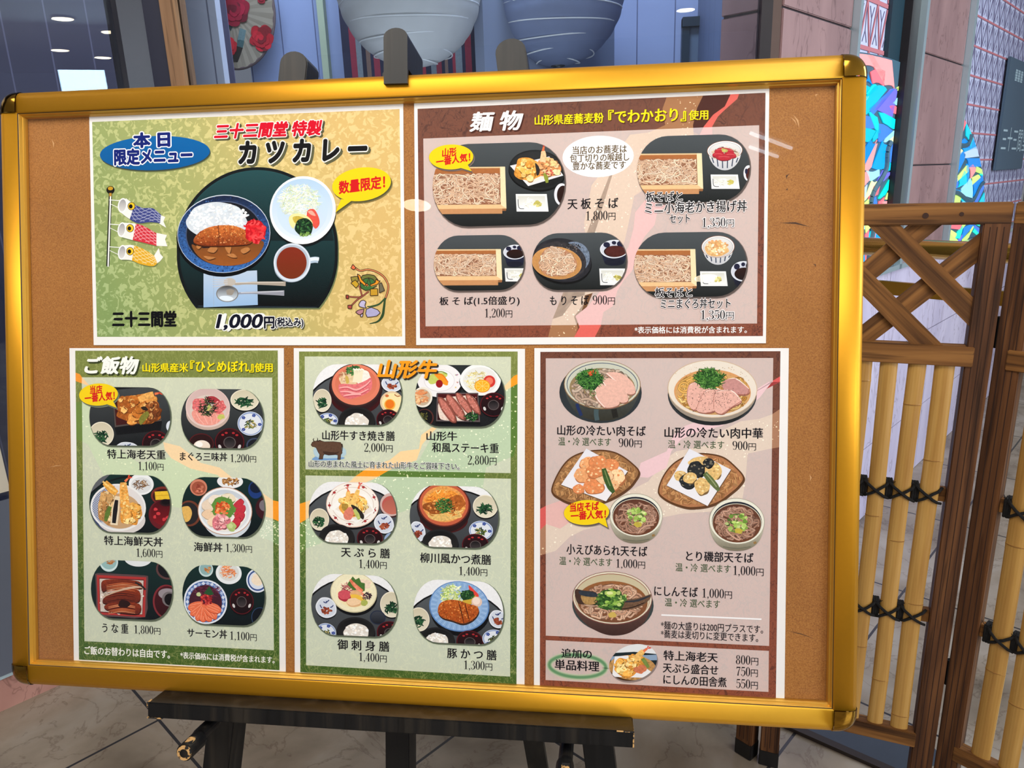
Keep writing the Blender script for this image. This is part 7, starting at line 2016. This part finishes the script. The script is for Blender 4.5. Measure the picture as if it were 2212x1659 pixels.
A.poly(wob(744, 1287, 14, 12, A.rnd, .12), (168, 46, 62)); A.poly(wob(744, 1285, 13, 10.5, A.rnd, .12), (206, 84, 96), 0.12); A.poly(wob(768, 1283, 12, 8, A.rnd, .1), (226, 176, 126), 0.1); A.poly(wob(772, 1292, 16, 7, A.rnd, .1, 12, 3, .3), (236, 190, 70), 0.05); A.poly(wob(764, 1302, 16, 10, A.rnd, .1), (222, 176, 130)); A.poly(wob(764, 1300, 15, 8, A.rnd, .1), (240, 206, 166), 0.06); fuzz(A, 792, 1288, 10, 8, 30, [(60, 34, 50), (36, 24, 34), (96, 70, 84)], 2, 8); A.poly(wob(787, 1302, 8, 6.5, A.rnd, .1), (170, 178, 90), 0.1)
star_dish(A, 705, 1312, 23, 23); spinach_bowl(A, 846, 1306, 25, 28); A.poly(ell(816, 1334, 17, 15.5), (36, 44, 66)); A.poly(ell(816, 1334, 15, 13.5), (62, 66, 76), col2=(24, 26, 32)); flower_dish(A, 704, 1366, 22, 20); rice_bowl(A, 769, 1362, 41, 29); soup_lid(A, 842, 1366, 28, 24)
A.build('dish_photo', p4, 'printed photo of a sashimi set')
A = photo(p4, 893, 1254, 1087.5, 1390, WT, WT, 46); tray(A, 988, 1384, 120, 106)
A.poly(ell(994, 1322, 64, 52), (12, 12, 14)); A.poly(ell(992, 1310, 65, 54.5), (92, 132, 186)); A.poly(ell(992, 1309.5, 62.5, 52.5), (142, 176, 216)); 
for k in range(60):
    t = 2 * math.pi * k / 60; A.strip([(992 + 50 * math.cos(t), 1310 + 40 * math.sin(t)), (992 + 61 * math.cos(t), 1310 + 51 * math.sin(t))], [.8, 1.2], (176, 204, 234) if k % 2 else (110, 148, 200))
A.poly(ell(992, 1311, 48, 38.5), (150, 184, 222)); fuzz(A, 976, 1286, 24, 22, 150, [(196, 212, 120), (222, 232, 160), (166, 190, 90), (236, 240, 200)], 2, 14); A.poly(closed([(1012, 1264), (1026, 1276), (1034, 1286), (1030, 1296), (1018, 1284)], 3), (226, 70, 60)); A.poly(wob(1010, 1286, 16, 12, A.rnd, .15), (30, 64, 34), 0.3); crumbs(A, 1010, 1285, 15, 11, 50, [(40, 86, 44), (24, 52, 30), (70, 120, 60)], (1.5, 2.6)); A.poly(closed([(998, 1298), (1018, 1294), (1028, 1286), (1026, 1300), (1008, 1308)], 3), (206, 170, 60)); A.poly(ell(1030, 1300, 11.5, 11), (226, 196, 180)); A.poly(ell(1029, 1298, 8, 8), (242, 222, 208))
kt = closed([(946, 1322), (950, 1304), (968, 1296), (990, 1297), (1010, 1304), (1030, 1310), (1034, 1322), (1022, 1338), (1000, 1347), (976, 1340), (956, 1334)], 4)
A.poly([(p[0] + 1, p[1] + 4) for p in kt], (56, 40, 34)); A.poly(kt, (190, 96, 36), 0.35, col2=(168, 76, 26))
A.dz = FINE
for i in range(220):
    x, y = A.rnd.uniform(946, 1034), A.rnd.uniform(1297, 1346)
    if inside(kt, x, y): A.poly(wob(x, y, A.rnd.uniform(.8, 1.9), A.rnd.uniform(.8, 1.6), A.rnd, .3, 5, 2), vary(A.rnd.choice([(214, 126, 54), (160, 70, 24), (232, 160, 84), (138, 56, 18)]), A.rnd))
A.dz = DZ
for q in (((990, 1298), (996, 1320), (1002, 1346)), ((1004, 1302), (1008, 1318), (1014, 1342))): A.stroke(list(q), (1.2, 2, 1.2), (70, 30, 12))
spinach_bowl(A, 905, 1338, 23, 26); star_dish(A, 1076, 1337, 20, 20); rice_bowl(A, 944, 1380, 38, 25); soup_lid(A, 1015, 1386, 29, 24); flower_dish(A, 1068, 1380, 26, 20)
A.build('dish_photo', p4, 'printed photo of a pork cutlet set')

# ================================================================ sheet: hot and cold noodles
p5 = sheet([(1154.3, 752), (1704, 752), (1694.5, 1518), (1153.3, 1487)], 'brown hot and cold noodle menu sheet, lower right on the board', (192, 172, 166))
FR5 = [(1167.2, 760.1), (1685.9, 758.6), (1676, 1511), (1166.2, 1482.8)]
PA5 = [(1179, 774), (1670.3, 773.3), (1661.4, 1395.4), (1179, 1373)]; PB5 = [(1179, 1382.8), (1660.9, 1406), (1660, 1494.7), (1178.6, 1468.9)]
bm_ = bpy.data.materials['brown_washi_print']; bp_ = bpy.data.materials['pale_brown_washi_print']
fix_up(panel_print(p5, FR5, bm_, 2e-5, 'printed_background')); fix_up(panel_print(p5, PA5, bp_, 4e-5, 'pale_panel')); fix_up(panel_print(p5, PB5, bp_, 4e-5, 'pale_panel'))
PP5 = [PA5, PB5]
ribbon(p5, [(1690, 880), (1668, 895), (1640, 905), (1600, 910), (1560, 930), (1540, 960), (1460, 975), (1440, 990), (1400, 1040), (1360, 1060), (1240, 1090), (1166, 1130), (1166, 1200), (1200, 1190), (1230, 1160), (1260, 1145), (1320, 1130), (1420, 1120), (1470, 1110), (1600, 1100), (1610, 1040), (1615, 980), (1660, 970), (1690, 965)], (170, 124, 96), (222, 204, 188), PP5, FR5, 6e-5, 900, 8, nm='speckled_ribbon')
ribbon(p5, [(1690, 810), (1670, 822), (1640, 860), (1610, 885), (1560, 920), (1500, 935), (1470, 950), (1450, 975), (1440, 1010), (1400, 1032), (1376, 1030), (1384, 1000), (1440, 975), (1455, 940), (1480, 920), (1560, 890), (1620, 850), (1660, 825), (1690, 825)], (216, 92, 90), (232, 198, 202), PP5, FR5, 9e-5)
ribbon(p5, [(1166, 1100), (1180, 1092), (1215, 1080), (1240, 1100), (1250, 1115), (1210, 1142), (1180, 1132), (1166, 1146)], (212, 92, 88), (226, 182, 176), PP5, FR5, 9e-5)
name(p5, '山形の冷たい肉そば', 1203.5, 1394, 930.3, 22); name(p5, '温・冷 選べます', 1206, 1319.6, 954, 18, (72, 92, 62), bold=0.01, nm='option_note'); price(p5, '900', 1336, 1386.7, 956.5, 19)
name(p5, '山形の冷たい肉中華', 1435, 1647, 935, 23); name(p5, '温・冷 選べます', 1443, 1564, 960.3, 18, (72, 92, 62), bold=0.01, nm='option_note'); price(p5, '900', 1582, 1633.5, 962.6, 19)
name(p5, '小えびあられ天そば', 1223.5, 1397.5, 1189, 22); name(p5, '温・冷 選べます', 1208, 1322, 1213, 18, (72, 92, 62), bold=0.01, nm='option_note'); price(p5, '1,000', 1330, 1394, 1217.7, 19)
name(p5, 'とり磯部天そば', 1482, 1627, 1203, 22); name(p5, '温・冷 選べます', 1459, 1578, 1227, 18, (72, 92, 62), bold=0.01, nm='option_note'); price(p5, '1,000', 1583, 1650, 1233, 20)
name(p5, 'にしんそば', 1413.5, 1507, 1277.7, 21); price(p5, '1,000', 1516, 1581.6, 1282, 20); name(p5, '温・冷 選べます', 1436, 1555, 1303, 18, (72, 92, 62), bold=0.01, nm='option_note')
A = Art(3e-4); A.strip([(1428.5, 1328.4), (1645, 1337.7)], [3.4, 3.4], (244, 242, 242)); A.build('divider_line', p5, 'white divider line')
name(p5, '*麺の大盛りは200円プラスです。', 1427, 1647.5, 1355, 18, bold=0.012, nm='footnote'); name(p5, '*蕎麦は麦切りに変更できます。', 1427, 1637, 1373.5, 18, bold=0.012, nm='footnote')
A = Art(1.9e-4)
for w, c in ((13, (196, 196, 172)), (10, (172, 186, 156)), (7, (130, 160, 122)), (4, (100, 146, 104))):
    E_ = ell(1247.5, 1439, 61, 24, None, 60); A.strip(E_ + E_[:2], [w] * 62, c)
A.build('green_ring', p5, 'soft green brush ring')
name(p5, '追加の', 1213, 1278, 1412, 20, nm='side_heading'); name(p5, '単品料理', 1198.5, 1294, 1437.5, 22, nm='side_heading')
for t, xl, xr, y, pr, px0, px1, py in (('特上海老天', 1433.5, 1550, 1418, '800', 1589, 1638.6, 1425.8), ('天ぷら盛合せ', 1432, 1551, 1445, '750', 1590, 1637.5, 1451), ('にしんの田舎煮', 1433, 1569, 1470.6, '550', 1590, 1637.5, 1477.5)):
    name(p5, t, xl, xr, y, 21); price(p5, pr, px0, px1, py, 20)
bubble(p5, 1267, 1107, 49, 27, -0.05, [(1290, 1127), (1313, 1139.7), (1308, 1121)], [('当店そば', 1230.5, 1294, 1094.5, 18, 0.09), ('一番人気！', 1233, 1309, 1112.5, 18, 0.09)])

A = Art(2.5e-4); A.rnd = random.Random(51)          # cold meat soba
A.poly(ell(1297.3, 848, 89, 66), (48, 54, 58)); bw = [(1219, 838), (1226, 862), (1240, 886), (1262, 902), (1296, 909), (1332, 905), (1358, 890), (1376, 862), (1384, 838)]
A.poly(smooth(bw, 4), (74, 80, 78), 0.15, col2=(52, 50, 40)); A.stroke([(1246, 872), (1250, 884), (1256, 898)], 7, (34, 48, 92)); A.stroke([(1288, 884), (1288, 896), (1290, 908)], 10, (70, 88, 92)); A.stroke([(1326, 884), (1328, 894), (1330, 902)], 12, (36, 34, 30))
A.poly(ell(1301, 831, 83, 53, .02), (140, 106, 70)); A.poly(ell(1301, 830.5, 81.5, 51.5, .02), (206, 204, 186)); A.poly(ell(1301, 831, 77, 47.5, .02), (64, 84, 110)); A.poly(ell(1301, 831.5, 75.5, 46.5, .02), (198, 200, 184)); A.poly(ell(1301, 838, 71, 43, .02), (150, 128, 92), 0.1)
nd = closed([(1234, 838), (1250, 815), (1290, 800), (1335, 800), (1360, 820), (1366, 850), (1330, 876), (1280, 878), (1248, 866)], 4); noodles(A, nd, 110, [(136, 112, 96), (186, 160, 140), (212, 190, 170)], 4.2, 36)
for k, q in enumerate((((1310, 806), (1340, 806), (1366, 826), (1372, 848), (1354, 850), (1330, 824)), ((1300, 820), (1326, 820), (1352, 846), (1356, 866), (1338, 868), (1314, 842)), ((1286, 836), (1310, 834), (1336, 862), (1334, 876), (1306, 880), (1288, 858)))):
    P_ = closed(list(q), 5); A.poly([(a + 1, b + 2.5) for a, b in P_], (150, 104, 88)); A.poly(P_, (228, 182, 166), 0.1); A.stroke([q[0], q[5], q[4]], (1.5, 3, 1.5), (246, 222, 212)); A.stroke([(q[0][0] - 1, q[0][1] + 3), (q[5][0] - 2, q[5][1] + 2), (q[4][0] - 2, q[4][1] + 2)], 1.2, (176, 120, 104))
A.poly(wob(1274, 820, 27, 22, A.rnd, .15), (30, 64, 30), 0.2); fuzz(A, 1274, 819, 29, 22, 190, [(44, 92, 40), (70, 124, 52), (28, 66, 30), (96, 150, 70)], 1.9, 13); fuzz(A, 1278, 806, 9, 5, 16, [(206, 66, 36), (230, 90, 50)], 1.5, 7); A.strip(ell(1281, 850, 6, 5, 0, 16) + [(1287, 850)], [1.6] * 17, (90, 120, 60))
A.build('dish_photo', p5, 'printed photo of cold meat soba')
A = Art(2.5e-4); A.rnd = random.Random(52)          # cold meat ramen
A.poly(ell(1538.6, 853, 96, 66), (48, 52, 56)); A.poly(smooth([(1446, 842), (1456, 880), (1500, 912), (1545, 918), (1590, 908), (1625, 872), (1632, 842)], 4), (34, 36, 36)); A.poly(ell(1539, 847, 95, 64, .03), (150, 138, 124)); A.poly(ell(1539, 840, 97, 62.5, .03), (206, 180, 150)); A.poly(ell(1539, 840, 95.5, 61, .03), (228, 218, 204)); crumbs(A, 1539, 812, 84, 28, 120, [(206, 184, 156), (190, 160, 124), (236, 230, 220)], (.7, 1.2)); A.poly(ell(1539, 847, 83, 49, .03), (212, 154, 100), 0.06); A.poly(ell(1539, 850, 80, 46, .03), (206, 160, 104), 0.1)
noodles(A, closed([(1462, 845), (1480, 815), (1540, 806), (1600, 815), (1618, 845), (1600, 880), (1540, 892), (1480, 880)], 4), 130, [(186, 132, 60), (222, 172, 92), (238, 200, 128)], 3.2, 40)
for q in (((1565, 822), (1590, 818), (1618, 840), (1612, 852), (1580, 850), (1560, 836)), ((1488, 832), (1510, 826), (1536, 842), (1520, 874), (1498, 886), (1484, 864)), ((1520, 848), (1545, 838), (1566, 850), (1548, 884), (1526, 892), (1504, 884)), ((1545, 846), (1580, 844), (1602, 866), (1580, 880), (1560, 894), (1542, 884))):
    P_ = closed(list(q), 5); A.poly([(a + 1, b + 2.5) for a, b in P_], (150, 96, 80)); A.poly(P_, (226, 176, 162) if q[0][0] != 1565 else (196, 142, 136), 0.12); A.stroke([q[0], q[1], q[2]], (1, 2.6, 1), (246, 222, 210)); A.stroke([q[2], q[3], q[4]], 1.3, (168, 104, 92)); A.stroke([q[5], q[0], q[1]], 1.0, (178, 116, 102))
A.dz = FINE
for i in range(170):
    x, y = A.rnd.gauss(1545, 34), A.rnd.gauss(860, 13)
    if 1488 < x < 1610 and 838 < y < 890: A.poly(ell(x, y, .9, .8, 0, 5), A.rnd.choice([(70, 50, 44), (110, 82, 70), (40, 30, 28)]))
A.dz = DZ; A.poly(wob(1532, 818, 27, 20, A.rnd, .15), (36, 70, 30), 0.2); fuzz(A, 1532, 818, 33, 22, 210, [(50, 96, 40), (76, 126, 52), (34, 72, 32), (100, 150, 70)], 2.0, 14)
A.build('dish_photo', p5, 'printed photo of cold meat ramen')


def basket(A, pts, c, paper, seed):
    P_ = closed(pts, 5); A.poly([(x + 1.5, y + 3) for x, y in P_], (96, 66, 44)); A.poly(P_, (92, 58, 32)); cx = sum(p[0] for p in P_) / len(P_); cy = sum(p[1] for p in P_) / len(P_)
    I_ = [(cx + (p[0] - cx) * .965, cy + (p[1] - cy) * .95) for p in P_]; A.poly(I_, c, 0.1); rnd = random.Random(seed); A.dz = FINE
    xs = [p[0] for p in I_]; ys = [p[1] for p in I_]
    J_ = [(cx + (p[0] - cx) * .9, cy + (p[1] - cy) * .88) for p in P_]
    y = min(ys)
    while y < max(ys):
        x = min(xs) + rnd.uniform(0, 4)
        while x < max(xs):
            a = rnd.choice((0.5, -0.7, 1.4)) + rnd.uniform(-.2, .2)
            if inside(J_, x, y):
                for o_ in (-2.2, 0, 2.2): A.strip([(x - 5 * math.cos(a) - o_ * math.sin(a), y - 5 * math.sin(a) * .8 + o_ * math.cos(a)), (x + 5 * math.cos(a) - o_ * math.sin(a), y + 5 * math.sin(a) * .8 + o_ * math.cos(a))], [1.5, 1.5], vary((196, 148, 96) if rnd.random() < .6 else (150, 104, 62), rnd, .15))
            x += 9
        y += 6.5
    A.dz = DZ; A.z += DZ
    A.poly([(x + 1, y + 2) for x, y in paper], tuple(v * .6 for v in c)); A.poly(paper, (226, 226, 234), col2=(236, 234, 238))


A = Art(2.5e-4); A.rnd = random.Random(53)          # small shrimp tempura soba
basket(A, [(1190.5, 1061), (1203, 1025), (1226, 993), (1256, 977), (1291.8, 971.4), (1320, 974), (1342.4, 982.8), (1366, 1000), (1382, 1019), (1372, 1040), (1357.6, 1056), (1334, 1072), (1305, 1085), (1270, 1093), (1233.5, 1089), (1208, 1078)], (150, 108, 70), [(1266.5, 969), (1356, 1018), (1309, 1083), (1212, 1047)], 3)
PKT = [(232, 166, 112), (240, 190, 140), (222, 140, 88), (246, 206, 160)]
for x, y, rx, ry in ((1270, 1002, 18, 15), (1292, 998, 20, 15), (1316, 1006, 20, 16), (1260, 1026, 19, 17), (1284, 1048, 22, 20), (1334, 1030, 16, 18), (1250, 1056, 12, 10), (1304, 1028, 20, 16), (1284, 1018, 18, 14), (1324, 1048, 12, 12)):
    A.poly(wob(x + .8, y + 2, rx, ry, A.rnd, .12), (176, 110, 70)); A.poly(wob(x, y, rx, ry, A.rnd, .12, 13), vary(A.rnd.choice(PKT), A.rnd, .05), 0.16)
    crumbs(A, x, y, rx * .8, ry * .8, 12, PKT, (1.4, 3))
A.stroke([(1304, 1012), (1310, 1032), (1318, 1052), (1326, 1064)], (9, 14, 13, 7), (62, 90, 44), 0.2); A.stroke([(1306, 1016), (1312, 1034), (1318, 1050)], 2.2, (120, 142, 86))
soba_ = lambda x, y, rx, ry: closed([(x + rx * math.cos(t), y + ry * math.sin(t)) for t in [2 * math.pi * k / 12 for k in range(12)]], 3)


def broth_bowl(A, cx, cy, rx, ry, body):
    A.poly(smooth([(cx - rx, cy), (cx - rx * .93, cy + ry * .5), (cx - rx * .74, cy + ry * .86 + body * .3), (cx - rx * .4, cy + ry + body * .75), (cx, cy + ry + body), (cx + rx * .4, cy + ry + body * .75), (cx + rx * .74, cy + ry * .86 + body * .3), (cx + rx * .93, cy + ry * .5), (cx + rx, cy)], 4), (206, 202, 182), 0.05, col2=(120, 112, 92))
    A.stroke([(cx - rx * .5, cy + ry + body * .35), (cx, cy + ry + body * .62), (cx + rx * .5, cy + ry + body * .35)], 2, (110, 108, 92)); A.stroke([(cx + rx * .6, cy + ry * .95), (cx + rx * .7, cy + ry * .9)], 5, (150, 116, 70))
    A.poly(ell(cx, cy, rx, ry), (166, 160, 142)); A.poly(ell(cx, cy, rx * .98, ry * .975), (232, 230, 214)); A.poly(ell(cx, cy + 1.5, rx * .9, ry * .88), (36, 40, 52)); A.poly(ell(cx, cy + 3.5, rx * .89, ry * .84), (206, 200, 180)); A.poly(ell(cx, cy + 4.5, rx * .87, ry * .83), (96, 58, 44), 0.15, col2=(110, 66, 44))
    noodles(A, soba_(cx, cy + 5, rx * .8, ry * .74), 105, SOBA, 2.7, 46); fuzz(A, cx + 1, cy + 4, rx * .36, ry * .4, 30, [(96, 130, 56), (66, 100, 40)], 3, 9); crumbs(A, cx + 1, cy + 3, rx * .38, ry * .42, 34, [(150, 182, 84), (176, 204, 110), (110, 150, 60), (200, 214, 140)], (3, 5.2)); A.poly(wob(cx + 4, cy + ry * .42, 9, 6, A.rnd, .2), (196, 176, 70), 0.1)


broth_bowl(A, 1374, 1113, 57.5, 47, 14)
A.build('dish_photo', p5, 'printed photo of small shrimp tempura soba')
A = Art(2.5e-4); A.rnd = random.Random(54)          # chicken and seaweed tempura soba
basket(A, [(1420.9, 1061), (1430, 1032), (1448.7, 1005.6), (1474, 988), (1504, 979), (1536, 980), (1565, 987.8), (1590, 1008), (1608, 1031), (1598, 1050), (1580, 1066), (1556, 1084), (1529.7, 1094), (1500, 1098), (1479, 1096.7), (1450, 1087), (1428.5, 1074)], (176, 120, 80), [(1489, 969), (1579, 1014.4), (1528.5, 1093), (1439.9, 1048.6)], 4)
for x, y, rx, ry, dark in ((1512, 1002, 24, 16, 0), (1540, 1016, 18, 20, 0), (1470, 1028, 14, 11, 0), (1530, 1000, 12, 10, 1), (1503, 1014, 19, 18, 1), (1486, 1040, 18, 16, 1), (1516, 1050, 16, 18, 0), (1490, 1032, 14, 12, 0)):
    A.poly(wob(x + 1, y + 2, rx, ry, A.rnd, .12), (120, 92, 56) if not dark else (14, 16, 18)); A.poly(wob(x, y, rx, ry, A.rnd, .12, 13), (224, 186, 120) if not dark else (42, 44, 46), 0.2); crumbs(A, x, y, rx * .8, ry * .8, 16, [(236, 204, 140), (206, 160, 96), (244, 220, 170)] if not dark else [(110, 106, 92), (24, 26, 28), (150, 140, 116), (60, 62, 60)], (1.4, 3))
A.stroke([(1522, 1022), (1534, 1036), (1546, 1050), (1553, 1060)], (10, 14, 12, 6), (96, 110, 66), 0.2); A.stroke([(1526, 1024), (1538, 1038), (1548, 1052)], 2.4, (150, 160, 116))
broth_bowl(A, 1591.8, 1126, 60, 50, 14)
A.build('dish_photo', p5, 'printed photo of chicken and seaweed tempura soba')
A = Art(2.5e-4); A.rnd = random.Random(55)          # herring soba
A.poly(ell(1324, 1306, 88, 62, .04), (60, 68, 68)); A.poly(smooth([(1237, 1290), (1244, 1322), (1268, 1350), (1300, 1368), (1330, 1373), (1362, 1366), (1392, 1344), (1405, 1316), (1408, 1298)], 4), (104, 74, 66), 0.12, col2=(62, 40, 36)); A.poly(ell(1322.7, 1292, 86.5, 57.5, .05), (120, 70, 62)); A.poly(ell(1322.7, 1291.5, 85, 56, .05), (222, 212, 190)); A.poly(ell(1322.7, 1292, 81.5, 53, .05), (150, 90, 70)); A.poly(ell(1322.7, 1292.5, 80.5, 52, .05), (196, 184, 152), col2=(214, 200, 170)); A.poly(ell(1323, 1300, 76, 45, .05), (150, 96, 56), 0.12, col2=(120, 76, 52))
noodles(A, soba_(1323, 1301, 70, 40), 135, [(150, 104, 82), (196, 150, 122), (216, 176, 148)], 3.2, 50)
A.poly(closed([(1243, 1273), (1262, 1276), (1288, 1280), (1290, 1306), (1272, 1306), (1250, 1304), (1243, 1290)], 3), (70, 50, 42), 0.25); A.poly(closed([(1256, 1284), (1286, 1288), (1286, 1304), (1262, 1304)], 3), (176, 138, 84), 0.3); A.poly(closed([(1252, 1276), (1288, 1281), (1286, 1290), (1256, 1286)], 3), (50, 56, 66), 0.2)
A.poly(closed([(1352, 1296), (1376, 1292), (1398, 1286), (1406, 1284), (1404, 1294), (1388, 1308), (1366, 1316), (1340, 1318), (1338, 1306)], 3), (110, 82, 62), 0.3); A.stroke([(1350, 1300), (1378, 1297), (1404, 1287)], (3, 5, 3), (52, 54, 60)); A.stroke([(1340, 1316), (1366, 1312), (1392, 1302)], 2, (44, 28, 22))
A.poly(wob(1321, 1296, 32, 22, A.rnd, .15), (50, 82, 36), 0.2); fuzz(A, 1318, 1298, 33, 22, 100, [(56, 96, 40), (84, 130, 52), (36, 70, 32), (120, 160, 70)], 2.2, 11); crumbs(A, 1322, 1292, 30, 20, 40, [(150, 186, 84), (110, 150, 60), (186, 206, 120), (70, 110, 50)], (2.6, 5.4)); A.poly(wob(1320, 1282, 12, 6, A.rnd, .12), (176, 204, 96)); A.poly(wob(1317, 1281, 7, 3.6, A.rnd, .12), (222, 228, 160)); A.poly(wob(1322, 1328, 9, 6, A.rnd, .15), (206, 176, 90))
A.build('dish_photo', p5, 'printed photo of herring soba')
A = Art(2.5e-4); A.rnd = random.Random(56)          # side dish oval
O_ = ell(1367.7, 1431, 53, 38, -0.32, 48); A.poly([(p[0] + 2, p[1] + 4) for p in O_], (140, 124, 120)); A.poly(O_, (226, 228, 230)); A.clip = O_
A.poly([(1300, 1412), (1370, 1408), (1430, 1414), (1430, 1500), (1300, 1500)], (30, 42, 46)); A.poly([(1320, 1418), (1424, 1414), (1424, 1426), (1320, 1428)], (140, 164, 190)); A.poly(ell(1366, 1446, 52, 28), (70, 46, 28)); A.poly(ell(1366, 1442, 51, 27), (186, 140, 84), 0.4); A.poly([(1328, 1418), (1356, 1416), (1408, 1452), (1394, 1464), (1322, 1462)], (236, 236, 238))
tempura(A, 1352, 1442, 27, 20, TEMP, 26); tempura(A, 1372, 1430, 22, 16, TEMP, 18); A.stroke([(1372, 1424), (1384, 1412), (1390, 1406)], (14, 13, 9), (240, 190, 110), 0.25); shrimp_tail(A, 1390, 1407, 9, -7, 9); A.poly(wob(1384, 1446, 13, 9, A.rnd, .2), (206, 120, 84), 0.25); A.poly([(1384, 1424), (1392, 1420), (1404, 1440), (1398, 1444)], (120, 140, 70), 0.2)
A.build('dish_photo', p5, 'printed oval photo of assorted tempura')

for p_ in (p1, p2, p3, p4, p5):
    del p_['_o']; del p_['_tone']
